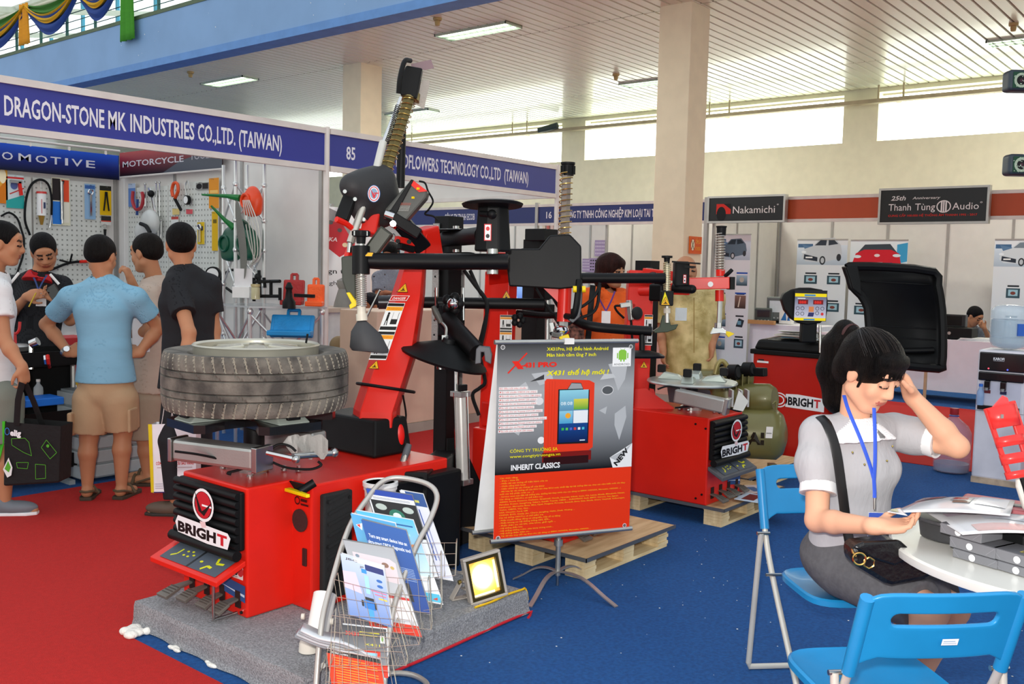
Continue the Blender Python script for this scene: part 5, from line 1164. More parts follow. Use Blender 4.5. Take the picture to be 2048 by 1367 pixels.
m_=MB();pp3(m_,[(803,150),(812,130),(845,136),(833,198),(815,190),(800,190)],4.6,.05);m_.obj('cap_block',PLB,tA,bev=.008)
MB().tube([Q(799,190,.04),Q(803,160,.06),Q(812,128,.06),Q(822,124,.03)],.012,8,4).obj('cap_handle',PLB,tA)
m_=MB();pp3(m_,[(822,128),(862,119),(868,136),(850,140),(824,136)],4.63,.002);m_.obj('clear_tag',mat('#8d757a',.3,key='tag_film',alpha=.85),tA)
m_=MB();pp3(m_,[(846,160),(860,162),(848,218),(826,205)],4.66,.003);m_.obj('perforated_tag',mat('#d6cfc4',.6,key='perf',bump=1,bs=300),tA)
MB().cyl(Q(799,250,-.1),Q(796,372,-.1),.022,n=10).obj('rear_pole',BLK,tA)
# grey valve box with red corner
R=None
m_=MB();pp3(m_,[(768,420),(822,359),(856,382),(852,396),(812,442),(792,432)],4.42,.11);m_.obj('valve_box',mat('#4c4d48',.45,key='valve_grey'),tA,bev=.01)
m_=MB();pp3(m_,[(822,358),(828,360),(790,432),(778,424)],4.41,.125);m_.obj('box_rim',PLB,tA,bev=.004)
m_=MB();pp3(m_,[(826,360),(855,382),(838,384),(822,370)],4.412,.01);m_.obj('red_corner',RED,tA)
for px,py in((836,377),(826,395)):MB().box(D(px,py,4.40),(.01,.01,.01)).obj('yellow_cap',YEL,tA)
O_=D(792,421,4.415);art('dot_pattern',O_,_rt,(_rt*.35+V((0,0,1))).normalized(),[('r',i*.006,j*.007,.003,.0035,'#b8b8b0' if j<4 else '#b8503a')for i in range(10)for j in range(6)],tA)
MB().bar(D(775,428,4.4),D(838,468,4.45),.04,.05).obj('valve_base',BLK,tA,bev=.005)
MB().cyl(D(770,428,4.39),D(788,434,4.39),.02,n=10).obj('fitting',CHR,tA);MB().cyl(D(786,447,4.36),D(786,447,4.44),.014).obj('fitting',CHR,tA)
MB().bar(D(775,460,4.4),D(738,510,4.4),.07,.07,_fh).obj('lift_cylinder',mat('#3c3d35',.35,.3,key='dark_olive'),tA,bev=.01);MB().cyl(D(765,463,4.4),D(745,508,4.4),.016).obj('lift_rod',CHR,tA)
for pts in([(838,362),(850,366),(856,382),(866,402),(858,418),(850,428),(866,432),(876,440)],):MB().tube([D(x,y,4.5)for x,y in pts],.005,6,5).obj('cable',PLB,tA)
# ---- wheel on the table
cW=V((cT.x+.02,cT.y+.01,0));dW=(cW-EYE).dot(FW)
zc=D(513,765,4.08).z
tW=T('mounted_tyre','dusty used tyre on a silver rim lying flat on the nearest tyre changer','tyre',(cW.x,cW.y,zc-.14))
prof=[(.262,.095),(.285,.112),(.33,.121),(.366,.1235),(.378,.1215)]
nth=672
zz_=[.118]+[.1155-.0075*i for i in range(8)]+[.0595,.056,.0525,.042,.0305,.027,.0235,.012,0];zz_+=[-q for q in reversed(zz_[:-1])]
zc=D(513,757,4.08).z
def rbase(z):return.392-.011*(abs(z)/.1155)**5
def rad(z,th):
 r=rbase(z)
 for g_ in(-.056,-.027,.027,.056):
  if abs(z-g_)<.003:r-=.009
 if abs(z)>.060:
  if(th*56/(2*PI)+abs(z)*6)%1<.17:r-=.006
 elif abs(z)>.03:
  if(th*28/(2*PI)+z*14)%1<.06:r-=.004
 return r
vs=[];fs=[]
rows=[(r,z,None)for r,z in prof]+[(None,z,1)for z in zz_[1:-1]]+[(r,-z,None)for r,z in reversed(prof)]
for r,z,f_ in rows:
 for k in range(nth):
  th=2*PI*k/nth;q=rad(z,th)if f_ else r;vs.append((cW.x+q*math.cos(th),cW.y+q*math.sin(th),zc+z))
for i in range(len(rows)-1):
 for k in range(nth):fs.append((i*nth+k,(i+1)*nth+k,(i+1)*nth+(k+1)%nth,i*nth+(k+1)%nth))
ty=mkobj('tyre',vs,fs,[mat('#4c4843',.85,var=.3,key='tyre',scale=9,var2='#7a746a',bump=.25,bs=120),mat('#8f897c',.95,key='groove_dust')],tW,sm=[False]*len(fs))
mi=[0]*len(fs)
for i in range(4,len(rows)-5):
 for k in range(nth):
  th=2*PI*(k+.5)/nth;z=(rows[i][1]+rows[i+1][1])/2
  if abs(z)>.060 and rad(z,th)<rbase(z)-.003:mi[i*nth+k]=1
if len(ty.data.polygons)==len(mi):ty.data.polygons.foreach_set('material_index',mi)
RIM=mat('#b9b5a6',.35,.55,key='rim_silver')
c=V((cW.x,cW.y,zc))
MB().lathe([(.262,-.1),(.245,-.09),(.225,.02),(.235,.09),(.250,.105),(.250,.142),(.262,.150),(.268,.144),(.262,.135),(.262,.09)],c,n=64).obj('rim',RIM,tW)
dk=MB();dk.lathe([(.235,.10),(.20,.125),(.12,.138),(.05,.133),(0,.133)],c,n=48).obj('wheel_disc',RIM,tW)
for k in range(5):
 an=2*PI*k/5+.3;u=V((math.cos(an),math.sin(an),0));MB().bar(c+u*.06+V((0,0,.137)),c+u*.235+V((0,0,.12)),.07,.02,(0,0,1),.10,.02).obj('spoke',RIM,tW,bev=.006)
MB().lathe([(0,.152),(.03,.150),(.034,.14),(.034,.13)],c).obj('hub_cap',mat('#8f8c80',.4,.5,key='hubcap'),tW)
MB().cyl(c+V((.17,-.12,.15)),c+V((.175,-.125,.19)),.005,n=6).obj('valve_stem',PLB,tW)
# ---- helper unit A : black column
tH=tA
cx0,cy0=3.745,3.53
MB().bb(cx0,cx0+.105,cy0,cy0+.095,.3,1.72).obj('column',BLK,tH,bev=.004)
MB().bb(cx0-.01,cx0+.11,cy0-.005,cy0+.1,1.72,1.82).obj('top_box',PLB,tH,bev=.004)
for x,y,z0,z1 in((cx0-.02,cy0+.075,1.05,1.78),(cx0+.125,cy0+.02,.9,1.56)):
 m_=MB();m_.box((x,y,(z0+z1)/2),(.006,.045,z1-z0)).obj('rack_strip',mat('#b3b2ad',.4,.7,key='galvanised',bump=.6,bs=200),tH)
 for k in range(9):MB().cyl((x-.004,y,z0+.05+k*(z1-z0-.1)/8),(x-.005,y,z0+.05+k*(z1-z0-.1)/8),.006,n=6).obj('rivet',PLB,tH)
b_=MB();b_.bb(3.30,3.75,3.6,3.8,.22,.46);b_.obj('cross_beam',BLK,tH,bev=.01)
b_=MB();b_.bb(3.70,3.87,3.5,3.66,.0,.42).obj('foot_box',BLK,tH,bev=.008)
b_=MB();b_.prism([(0,0),(.26,0),(.26,.12),(.08,.5),(0,.5)],(3.74,3.52,.12),(.86,-.5,0),(0,0,1),.012);b_.obj('gusset',BLK,tH,bev=.003)
q=G(920,1090);fb=MB().box((q.x+.02,q.y+.06,.12),(.14,.14,.24)).obj('rubber_block',RUB,tH,bev=.012)
for k in range(3):MB().cyl(D(760+k*50,985+k*6,5.05),D(760+k*50,985+k*6,5.02),.012,n=10).obj('bolt',STL,tH)
MB().cyl(D(921,790,5.1),D(926,962,5.1),.034,n=16).obj('air_cylinder',mat('#d8d6d0',.3,.3,key='white_cyl'),tH)
for k in(-1,1):MB().cyl(D(921+k*13,785,5.08),D(926+k*13,965,5.08),.005,n=6).obj('tie_rod',CHR,tH)
MB().box(D(921,787,5.1),(.08,.08,.03)).obj('cylinder_cap',ALU,tH,bev=.003);MB().box(D(926,962,5.1),(.08,.08,.03)).obj('cylinder_cap',ALU,tH,bev=.003)
MB().cyl(D(912,730,5.1),D(912,787,5.1),.010).obj('piston_rod',CHR,tH)
MB().box(D(925,775,5.06),(.05,.03,.035)).obj('valve_fitting',PLB,tH,bev=.004)
# upper arm, control head, press arm
MB().loft([(D(890,478,5.05),.040),(D(930,474,4.8),.042),(D(965,470,4.62),.044)],18).obj('upper_tube',BLK,tH)
for y in(459,506):MB().loft([(D(868,y,5.02),(.07,.006)),(D(935,y,4.82),(.05,.006))],12,up=_rt).obj('flange_plate',BLK,tH)
for y in(455,502):MB().cyl(D(912,y-3,4.86),D(912,y+5,4.86),.017,n=12).obj('hinge_pin',STL,tH)
m_=MB();q=D(985,503,4.55);tpz=D(985,413,4.55).z
vs=[];
for z,s_ in((q.z,1.0),(tpz,.84)):
 for a_,b_ in((-.088,-.02),(-.03,-.055),(.035,-.055),(.088,-.01),(.07,.09),(-.07,.09)):vs.append(V((q.x,q.y,z))+_rt*a_*s_+_fh*b_*s_)
m_.add(vs,[(5,4,3,2,1,0),tuple(range(6,12))]+[(i,(i+1)%6,6+(i+1)%6,6+i)for i in range(6)]);ch=m_.obj('control_head',PLB,tH,bev=.01)
MB().loft([(D(985,413,4.5),.14),(D(985,408,4.5),.146),(D(985,405,4.5),.13)],32).obj('head_disc',PLB,tH)
MB().cyl(D(962,427,4.46),D(978,428,4.42),.014).obj('lever_stub',PLB,tH);MB().ball(D(984,428,4.42),.022).obj('lever_knob',PLB,tH)
a=D(968,481,4.452);art('button_label',a,_rt,(-.01,0,1),[('r',0,0,.034,.078,'#cc2a2c'),('r',.004,.004,.026,.07,'#f0efee'),('e',.017,.056,.009,.010,'#d0262a'),('e',.017,.022,.009,.010,'#1a1a1a')],tH)
MB().cyl(D(985,498,4.5),D(985,548,4.5),.028,n=14).obj('swivel_pin',STL,tH)
MB().loft([(D(1017,523,4.48),.034),(D(1014,523,4.48),.038),(D(900,523,4.44),.038),(D(760,522,4.36),.038),(D(725,521,4.34),.034)],22).obj('press_tube',BLK,tH)
MB().cyl(D(722,492,4.33),D(722,548,4.33),.040,n=20).obj('tube_collar',BLK,tH)
a=D(727,516,4.285);
art('warning_label',D(727,513,4.30),_rt,(.15*_rt+V((0,0,1))),[('p',[(0,0),(.04,0),(.045,.022),(.015,.022)],'#161410'),('p',[(.005,.003),(.037,.003),(.041,.019),(.018,.019)],'#efb420')],tH)
MB().lathe([(0,0),(.02,0),(.022,.03),(.036,.032),(.038,.038),(.038,.056),(.034,.06),(0,.06)],D(722,487,4.33),n=20).obj('hand_knob',PLB,tH)
for k in range(12):an=2*PI*k/12;MB().cyl(D(722,487,4.33)+V((.038*math.cos(an),.038*math.sin(an),.036)),D(722,487,4.33)+V((.038*math.cos(an),.038*math.sin(an),.056)),.005,n=6).obj('knob_flute',CHR if k%3==0 else PLB,tH)
MB().cyl(D(722,500,4.33),D(722,480,4.33),.016).obj('screw_shaft',STL,tH)
MB().cyl(D(722,548,4.33),D(724,632,4.33),.016,n=12).obj('press_shaft',SLV,tH);MB().helix(D(722,549,4.33),D(723,612,4.33),.022,.0035,15,12,6).obj('press_spring',SLV,tH)
MB().cyl(D(723,612,4.33),D(723,628,4.33),.02,n=14).obj('sleeve',mat('#d8cfbd',.4,key='cream_nylon'),tH);MB().cyl(D(723,627,4.33),D(724,641,4.33),.026,n=16).obj('sleeve',mat('#d8cfbd',.4,key='cream_nylon'),tH)
m_=MB();c=D(724,641,4.33)
vs=[]
for(z,s_,ox)in((0,.02,0),(-.05,.05,0),(-.12,.065,.01),(-.135,.06,.015)):
 for k in range(10):
  an=2*PI*k/10;L=1+(.75 if(k in(0,1,9)and s_>.045)else 0);vs.append(c+V((0,0,z-(.01 if L>1 else 0)))+_rt*(ox+s_*math.cos(an)*L)+_fh*s_*.8*math.sin(an))
m_.add(vs,[tuple(range(9,-1,-1)),tuple(range(30,40))]+[(i*10+k,i*10+(k+1)%10,(i+1)*10+(k+1)%10,(i+1)*10+k)for i in range(3)for k in range(10)],True).obj('press_foot',mat('#3a3a3c',.6,key='rubber_grey'),tH)
m_=MB();pp3(m_,[(682,514),(688,512),(710,510),(712,600),(695,592),(684,560)],4.36,.06);m_.obj('side_guard',mat('#3b3f36',.5,key='guard'),tH,bev=.006)
m_=MB();pp3(m_,[(692,585),(699,584),(715,606),(712,612),(700,618),(698,610),(703,606)],4.34,.03);m_.obj('yellow_latch',YEL,tH,bev=.003)
# lower arm
MB().loft([(D(757,604,4.95),.036),(D(826,604,4.97),.036)],16).obj('lower_tube',mat('#2f3033',.3,.2,key='gun_black'),tH);MB().loft([(D(826,604,4.97),.030),(D(1088,608,5.02),.030)],16).obj('lower_tube',BLK,tH)
MB().loft([(D(720,660,5.0),.006),(D(760,580,4.96),.006)],6).obj('wire_link',STL,tH)
for k in range(5):an=2*PI*k/5;c=D(905,607,4.85);MB().ball(c+_rt*.035*math.cos(an)+V((0,0,.035*math.sin(an))),.026,10).obj('clamp_lobe',PLB,tH)
MB().ball(D(905,607,4.8),.03,12).obj('clamp_cap',CHR,tH)
for px in(872,926):MB().cyl(D(px,575,4.88),D(px,640,4.88),.008,n=8).obj('clamp_stud',CHR,tH)
MB().box(D(903,640,4.92),(.1,.1,.16)).obj('slide_block',BLK,tH,bev=.006)
MB().loft([(D(866,612,4.7),.012),(D(872,625,4.7),.017),(D(882,645,4.7),.013)],10).obj('lever_grip',mat('#4b4a45',.5,key='grip'),tH);MB().tube([D(882,643,4.7),D(892,655,4.7),D(892,672,4.7)],.008,8,4).obj('lever_rod',STL,tH)
MB().cyl(D(890,670,4.7),D(890,684,4.7),.018,n=6,sm=False).obj('lock_nut',CHR,tH)
axd=(V((0,0,1))+_rt*.28-_fh*.05).normalized()
MB().lathe([(0,-.02),(.17,-.055),(.215,-.062),(.222,-.05),(.215,-.04),(.05,.03),(.035,.03),(.03,.05),(0,.05)],D(893,697,4.68),axd,40).obj('bead_cone',PLB,tH)
MB().loft([(D(893,640,4.85),.05),(D(955,705,4.6),.045)],14).obj('cone_arm',BLK,tH)
m_=MB();pp3(m_,[(950,728),(952,698),(958,692),(980,694),(984,710),(982,728),(970,722),(968,704),(962,704),(962,726)],4.5,.05);m_.obj('hook_jaw',mat('#57585c',.5,key='jaw_steel'),tH,bev=.004)
MB().cyl(D(881,722,4.66),D(881,738,4.66),.02).obj('cone_nut',STL,tH)
for pts,d in(([(928,540),(950,570),(972,600),(972,640),(962,690),(956,710)],4.9),([(940,540),(958,580),(975,610),(966,660),(958,700),(970,760),(960,775),(945,790),(958,830)],4.95),([(830,920),(812,935),(800,945)],5.0)):
 MB().tube([D(x,y,d)for x,y in pts],.010,7,5).obj('air_hose',PLB,tH)
t=T('leaflet','white leaflet lying on the black cross beam behind the platform','leaflet',D(830,917,5.3));MB().box(V((3.55,3.7,.464)),(.3,.12,.004),Matrix.Rotation(.1,3,'Z')).obj('sheet',mat('#dfe3e3',.5,key='leaf_pale'),t)
# tyre lever leaning
t=T('tyre_lever','silver lever with a dark grip leaning behind the brochure rack','lever',D(785,985,4.4));MB().cyl(D(812,905,4.45),D(788,985,4.35),.011,n=8).obj('rod',SLV,t);MB().loft([(D(818,888,4.47),.014),(D(814,900,4.46),.018),(D(804,928,4.43),.014)],10).obj('grip',mat('#55585c',.5,key='lever_grip'),t)
MB().cyl(D(788,985,4.35),D(750,1110,4.2),.011,n=8).obj('shaft',SLV,t)
# ================================================================== pallets
def pallet(lab,x0,x1,y0,y1):
 t=T('pallet',lab,'pallet',((x0+x1)/2,(y0+y1)/2,0),'wooden pallets');xs=(x0,(x0+x1)/2-.05,x1-.1);ys=(y0,(y0+y1)/2-.06,y1-.12)
 for y in ys:MB().bb(x0,x1,y,y+.12,0,.018).obj('bottom_board',PIN,t)
 for x in xs:
  for y in ys:
   for k in range(4):MB().bb(x-.0,x+.1+random.uniform(-.003,.004),y-random.uniform(-.002,.005),y+.12,.018+k*.019,.037+k*.019-.001).obj('block_ply',PIN,t)
 for y in ys:MB().bb(x0-.01,x1+.01,y,y+.12,.095,.108).obj('stringer',PIN,t)
 MB().bb(x0-.03,x1+.03,y0-.03,y1+.03,.108,.122).obj('plywood_top',PLY,t)
 e=MB().bb(x0-.034,x1+.034,y0-.034,y0-.03,.104,.124).obj('metal_edging',mat('#77797a',.4,.6,key='edging'),t);MB().bb(x0-.034,x0-.03,y0-.034,y1+.034,.104,.124).obj('metal_edging',mat('#77797a',.4,.6,key='edging'),t)
 return t
pallet('wooden pallet with a metal-edged top under the poster stand and second red machine',3.85,4.66,2.66,3.44)
pallet('wooden pallet under the red tyre changer right of the poster',5.24,6.05,2.62,3.9)
pallet('wooden pallet under the olive air compressor',6.15,7.1,2.9,3.8)
# ================================================================== machine B (mostly behind the poster)
tB=T('tyre_changer','second red tyre changer, mostly hidden behind the poster stand','tyre changer',(4.2,3.2,.122))
zp=.124
MB().bb(3.93,4.42,2.86,3.5,zp,.66).obj('cabinet',RED,tB,bev=.008)
chassis_front(tB,3.94,2.86,.44,'y',zp,.66,.8,'')
MB().bb(4.0,4.4,3.35,3.5,.66,.8).obj('tower_foot',RED,tB,bev=.01)
tb0=V((4.28,3.42,0))
def dB(px):return D(px,600,5.45)
a=D(1003,800,5.45);
MB().bar(D(985,1000,5.4),D(1003,545,5.45),.15,.14,_fh+_rt*.35).obj('tower',RED,tB,bev=.006)
MB().bar(D(1003,560,5.45),D(1003,520,5.2),.14,.1,_fh).obj('tower_head',RED,tB,bev=.006)
O_=D(1000,604,5.33);art('danger_label',O_,_rt,(0,0,1),[('r',0,0,.075,.014,'#f4f1ee'),('r',.002,.002,.071,.01,'#d4261c')],tB)
warn(tB,D(1001,601,5.33),_rt,(0,0,1),.065,'x');manual(tB,D(999,690,5.33),_rt,(0,0,1),.068,.17)
m_=MB();pp3(m_,[(1010,497),(1078,497),(1100,470),(1140,468),(1163,492),(1163,560),(1150,575),(1120,578),(1018,572)],4.95,.13);m_.obj('swing_arm',BLK,tB,bev=.008)
m_=MB();pp3(m_,[(1085,574),(1122,576),(1122,612),(1110,598)],4.99,.02);m_.obj('red_gusset',RED,tB)
MB().cyl(D(1130,570,5.0),D(1127,643,5.0),.036,n=20).obj('shaft_collar',RED,tB)
MB().cyl(D(1133,345,5.0),D(1129,480,5.0),.026,n=6,sm=False).obj('hexagon_shaft',mat('#8c8078',.35,.7,key='shaft_taupe'),tB);MB().helix(D(1133,346,5.0),D(1129,478,5.0),.034,.003,12,12,5).obj('coil_spring',GLD,tB)
MB().lathe([(0,-.055),(.032,-.055),(.034,0),(.038,.004),(.038,.014),(0,.016)],D(1136,330,5.0),n=20).obj('spring_cap',PLB,tB)
for k in range(8):an=2*PI*k/8;MB().box(D(1136,336,5.0)+V((.034*math.cos(an),.034*math.sin(an),-.01)),(.008,.008,.045)).obj('cap_flute',PLB,tB)
MB().cyl(D(1127,640,5.0),D(1126,662,5.0),.026,n=6,sm=False).obj('shaft_end',ALU,tB)
MB().ball(D(1122,660,4.98),.045,12,(1,1,.6)).obj('mount_head',CHR,tB);MB().bar(D(1106,668,4.98),D(1128,672,4.95),.04,.03).obj('head_foot',STL,tB,bev=.005);MB().bar(D(1119,678,4.93),D(1138,672,4.93),.03,.025).obj('yellow_insert',YEL,tB,bev=.004);MB().bar(D(1108,662,4.98),D(1104,645,4.98),.03,.02).obj('head_wing',CHR,tB)
MB().tube([D(1158,560,4.9),D(1156,585,4.88),D(1152,615,4.88),D(1146,632,4.9),D(1132,632,4.96)],.017,8,3).obj('lock_handle',PLB,tB)
m_=MB();pp3(m_,[(1150,572),(1166,566),(1164,612),(1160,634),(1146,646),(1136,640),(1148,628),(1154,600)],4.9,.03);m_.obj('handle_web',mat('#2c2f36',.4,key='web'),tB,bev=.004)
for px in(1150,1168):MB().cyl(D(px-4,578,4.87),D(px+3,578,4.87),.017,n=12).obj('yellow_knob',YEL,tB)
tH2=tB;q=D(1070,700,5.7)
MB().bb(q.x-.05,q.x+.07,q.y-.05,q.y+.07,.0,1.72).obj('column',BLK,tH2,bev=.004);MB().box(D(1083,470,5.6),(.14,.14,.07)).obj('top_box',PLB,tH2,bev=.004);MB().cyl(D(1095,600,5.5),D(1093,860,5.5),.014).obj('guide_rod',ALU,tH2)
for y in(560,585,620):MB().box(D(1088,y,5.5),(.09,.09,.07)).obj('slide_block',BLK,tH2,bev=.005)
MB().tube([D(1098,560,5.4),D(1108,585,5.35),D(1128,618,5.3),D(1152,640,5.25),D(1182,652,5.2),D(1240,658,5.2),D(1303,662,5.2)],.027,14,4).obj('bent_tube',BLK,tH2)
MB().tube([D(1035,625,5.4),D(1085,630,5.3),D(1115,630,5.2)],.018,10,3).obj('short_tube',BLK,tH2)
for k in range(5):an=2*PI*k/5;MB().ball(D(1037,640,5.3)+_rt*.025*math.cos(an)+V((0,0,.025*math.sin(an))),.02,8).obj('knob_lobe',PLB,tH2)
MB().cyl(D(1284,668,5.2),D(1284,702,5.2),.016).obj('disc_pin',BLK,tH2);MB().loft([(D(1284,700,5.2),.04),(D(1284,706,5.2),.10),(D(1284,712,5.2),.125),(D(1284,716,5.2),.12)],30).obj('press_disc',BLK,tH2)
for pts in([(1063,560),(1080,590),(1100,620),(1120,650)],[(1128,625),(1165,612),(1190,590),(1200,565)],[(1100,668),(1150,640),(1190,620),(1200,570)]):MB().tube([D(x,y,5.25)for x,y in pts],.009,7,5).obj('air_hose',PLB,tH2)
# ================================================================== machine C
tC=T('tyre_changer','third red tyre changer with a round silver table, right of the poster','tyre changer',(5.42,3.1,.122))
zc0,zc1=.124,.665
MB().bb(5.205,5.66,2.71,3.62,zc0,zc1).obj('cabinet',RED,tC,bev=.008)
chassis_front(tC,5.205,2.71,.455,'y',zc0,zc1,.7,'LC810E',GRY)
warn(tC,G(1388,990,.17)+V((-.004,0,0)),(0,-1,0),(0,0,1),.085)
art('warning_label',V((5.203,2.86,.21)),(0,-1,0),(0,0,1),[('r',0,0,.001,.001,'#cc0000')],tC)
for y,z in((2.73,.60),(2.74,.19),(2.78,.16),(2.80,.62)):MB().cyl((5.206,y,z),(5.2,y,z),.007,n=8).obj('screw',PLB,tC)
MB().bb(5.24,5.34,2.72,2.8,.124,.15).obj('levelling_foot',BLK,tC)
cC=V((5.47,2.98,zc1))
MB().lathe([(0,0),(.07,0),(.07,.02),(.05,.03),(.045,.05),(0,.05)],cC).obj('axle_flange',STL,tC);MB().cyl(cC,cC+V((0,0,.17)),.04).obj('axle',BLK,tC)
MB().bar(D(1352,790,5.85),D(1452,812,5.7),.085,.085).obj('air_cylinder',ALU,tC,bev=.01);MB().bar(D(1450,811,5.7),D(1458,813,5.69),.1,.1).obj('cylinder_head',STL,tC,bev=.004)
for x in(1462,1480,1493):MB().box(D(x,795,5.8),(.012,.09,.1),(_rt,_fh,V((0,0,1)))).obj('link_plate',ALU,tC)
m_=MB();pp3(m_,[(1478,780),(1497,802),(1486,822),(1466,818)],5.75,.01);m_.obj('end_plate',mat('#c9c8c2',.4,.4,key='endplate'),tC)
MB().lathe([(0,0),(.285,0),(.29,.008),(.285,.018),(0,.022)],cC+V((0,0,.17)),n=44).obj('round_table',mat('#bfc3be',.3,.6,key='table_silver'),tC)
for k in range(4):
 an=math.radians(20+90*k);u=V((math.cos(an),math.sin(an),0));w_=V((-u.y,u.x,0));c=cC+V((0,0,.19))+u*.15
 MB().add([c+u*x+w_*y+V((0,0,z))for x,y,z in((-.09,-.04,0),(.07,-.04,0),(.07,.04,0),(-.09,.04,0),(-.06,-.03,.03),(.03,-.03,.045),(.03,.03,.045),(-.06,.03,.03))],[(3,2,1,0),(4,5,6,7),(0,1,5,4),(1,2,6,5),(2,3,7,6),(3,0,4,7)]).obj('jaw',JAW,tC,bev=.005)
 MB().box(c+u*.05+V((0,0,.065)),(.05,.05,.05),(u,w_,V((0,0,1)))).obj('jaw_cover',PLB,tC,bev=.006)
for px,py in((1358,820),(1376,822),(1386,816),(1428,826),(1452,826)):q=G(px,py,zc1);MB().ball(q+V((0,0,.008)),.011,8).obj('bolt',STL,tC)
for pts in([(1350,815),(1400,812),(1430,820),(1440,826)],[(1455,815),(1480,822),(1487,812)],[(1315,778),(1335,772),(1360,776)]):MB().tube([D(x,y,5.8)for x,y in pts],.006,6,5).obj('air_hose',PLB,tC)
twx=D(1278,760,6.35)
MB().bar(D(1268,830,6.35),D(1281,541,6.3),.165,.14,_fh).obj('tower',RED,tC,bev=.006)
m_=MB();pp3(m_,[(1270,778),(1292,776),(1348,815),(1345,822),(1268,828)],6.15,.012);m_.obj('tower_gusset',RED,tC);m_=MB();pp3(m_,[(1300,776),(1308,778),(1320,822),(1290,822)],6.18,.01);m_.obj('tower_gusset',RED,tC)
MB().bb(5.22,5.6,3.35,3.6,zc1,zc1+.012).obj('tower_plate',RED,tC)
MB().bar(D(1290,545,6.2),D(1345,552,6.0),.05,.06).obj('hinge_arm',RED,tC,bev=.005);MB().cyl(D(1282,582,6.2),D(1308,582,6.1),.03).obj('red_stub',RED,tC)
MB().bar(D(1378,567,5.75),D(1459,565,5.7),.07,.098,_fh).obj('swing_arm',RED,tC,bev=.004);MB().bar(D(1330,577,5.8),D(1380,578,5.75),.07,.04,_fh).obj('swing_arm_root',RED,tC,bev=.004);MB().bar(D(1457,566,5.7),D(1466,566,5.7),.075,.103,_fh).obj('arm_end_cap',PLB,tC)
MB().cyl(D(1421,568,5.66),D(1421,568,5.64),.016,n=12).obj('white_cap',WHT,tC)
MB().cyl(D(1441,466,5.72),D(1440,545,5.72),.022,n=6,sm=False).obj('hexagon_shaft',mat('#7d6f66',.35,.7,key='shaft_brown'),tC);MB().helix(D(1441,467,5.72),D(1440,541,5.72),.028,.0025,14,10,5).obj('coil_spring',SLV,tC)
MB().lathe([(0,-.045),(.027,-.045),(.029,0),(.032,.003),(.032,.010),(0,.012)],D(1443,455,5.72),n=18).obj('spring_cap',PLB,tC)
MB().cyl(D(1441,539,5.72),D(1441,552,5.72),.027).obj('upper_collar',RED,tC);MB().cyl(D(1439,580,5.72),D(1439,602,5.72),.026).obj('lower_collar',RED,tC);MB().cyl(D(1440,600,5.72),D(1438,650,5.72),.015,n=6,sm=False).obj('lower_shaft',STL,tC)
MB().tube([D(1450,552,5.68),D(1458,545,5.66),D(1464,539,5.66)],.012,8,3).obj('lock_lever',PLB,tC)
MB().lathe([(0,0),(.022,0),(.022,.03),(0,.03)],D(1436,655,5.72)).obj('mount_neck',CHR,tC);m_=MB();pp3(m_,[(1428,655),(1444,655),(1452,662),(1460,668),(1440,666),(1421,668)],5.72,.03);m_.obj('mount_head',CHR,tC,bev=.003)
m_=MB();pp3(m_,[(1453,662),(1460,663),(1469,667),(1457,674),(1452,668)],5.71,.02);m_.obj('yellow_insert',YEL,tC)
manual(tC,D(1287,690,6.22),_rt,(0,0,1),.055,.2);warn(tC,D(1280,735,6.22),_rt,(0,0,1),.05,'x')
tH3=tC
MB().cyl(D(1128,556,5.45),D(1330,556,5.45),.030,n=18).obj('press_tube',BLK,tH3)
MB().cyl(D(1345,576,5.6),D(1383,578,5.55),.026,n=16).obj('second_tube',BLK,tH3);MB().ball(D(1384,578,5.55),.026,12).obj('tube_end',BLK,tH3)
MB().box(D(1318,585,5.6),(.09,.09,.1)).obj('pivot_block',BLK,tH3,bev=.01);MB().cyl(D(1322,548,5.55),D(1322,565,5.55),.02).obj('pivot_pin',STL,tH3)
MB().lathe([(0,-.03),(.016,-.03),(.018,0),(.032,.002),(.032,.014),(0,.016)],D(1334,516,5.5),n=14).obj('hand_knob',PLB,tH3)
MB().cyl(D(1334,522,5.5),D(1334,645,5.5),.013).obj('press_shaft',SLV,tH3);MB().helix(D(1334,525,5.5),D(1334,582,5.5),.020,.0035,16,10,5).obj('press_spring',mat('#cdbf96',.35,.6,key='spring_pale'),tH3)
MB().box(D(1333,596,5.48),(.07,.07,.085),(_rt,_fh,V((0,0,1)))).obj('roller_block',PLB,tH3,bev=.006);warn(tH3,D(1321,610,5.43),_rt,(0,0,1),.056,'x')
art('yellow_triangle',D(1322,609,5.435),_rt,(0,0,1),[('p',[(0,0),(.05,0),(.02,.075)],'#f0df14')],tH3)
MB().cyl(D(1334,616,5.5),D(1334,626,5.5),.02).obj('sleeve',mat('#d8cfbd',.4,key='cream_nylon'),tH3)
m_=MB();pp3(m_,[(1306,662),(1320,653),(1326,630),(1338,632),(1342,650),(1357,648),(1352,658),(1335,664),(1310,666)],5.5,.03);m_.obj('bead_tool',mat('#2e3b26',.4,key='tool_green'),tH3,bev=.004)
MB().box(D(1362,548,5.6),(.085,.1,.15),(_rt,_fh,V((0,0,1)))).obj('control_head',PLB,tH3,bev=.012);MB().bar(D(1345,523,5.55),D(1400,527,5.5),.05,.010).obj('head_paddle',PLB,tH3);MB().bar(D(1370,533,5.5),D(1388,534,5.48),.02,.014).obj('lever',PLB,tH3)
art('button_label',D(1366,566,5.535),_rt,(0,0,1),[('r',0,0,.018,.05,'#cc2a2c'),('r',.003,.003,.012,.044,'#f0efee'),('e',.009,.035,.004,.006,'#d0262a'),('e',.009,.015,.004,.006,'#1a1a1a')],tH3)
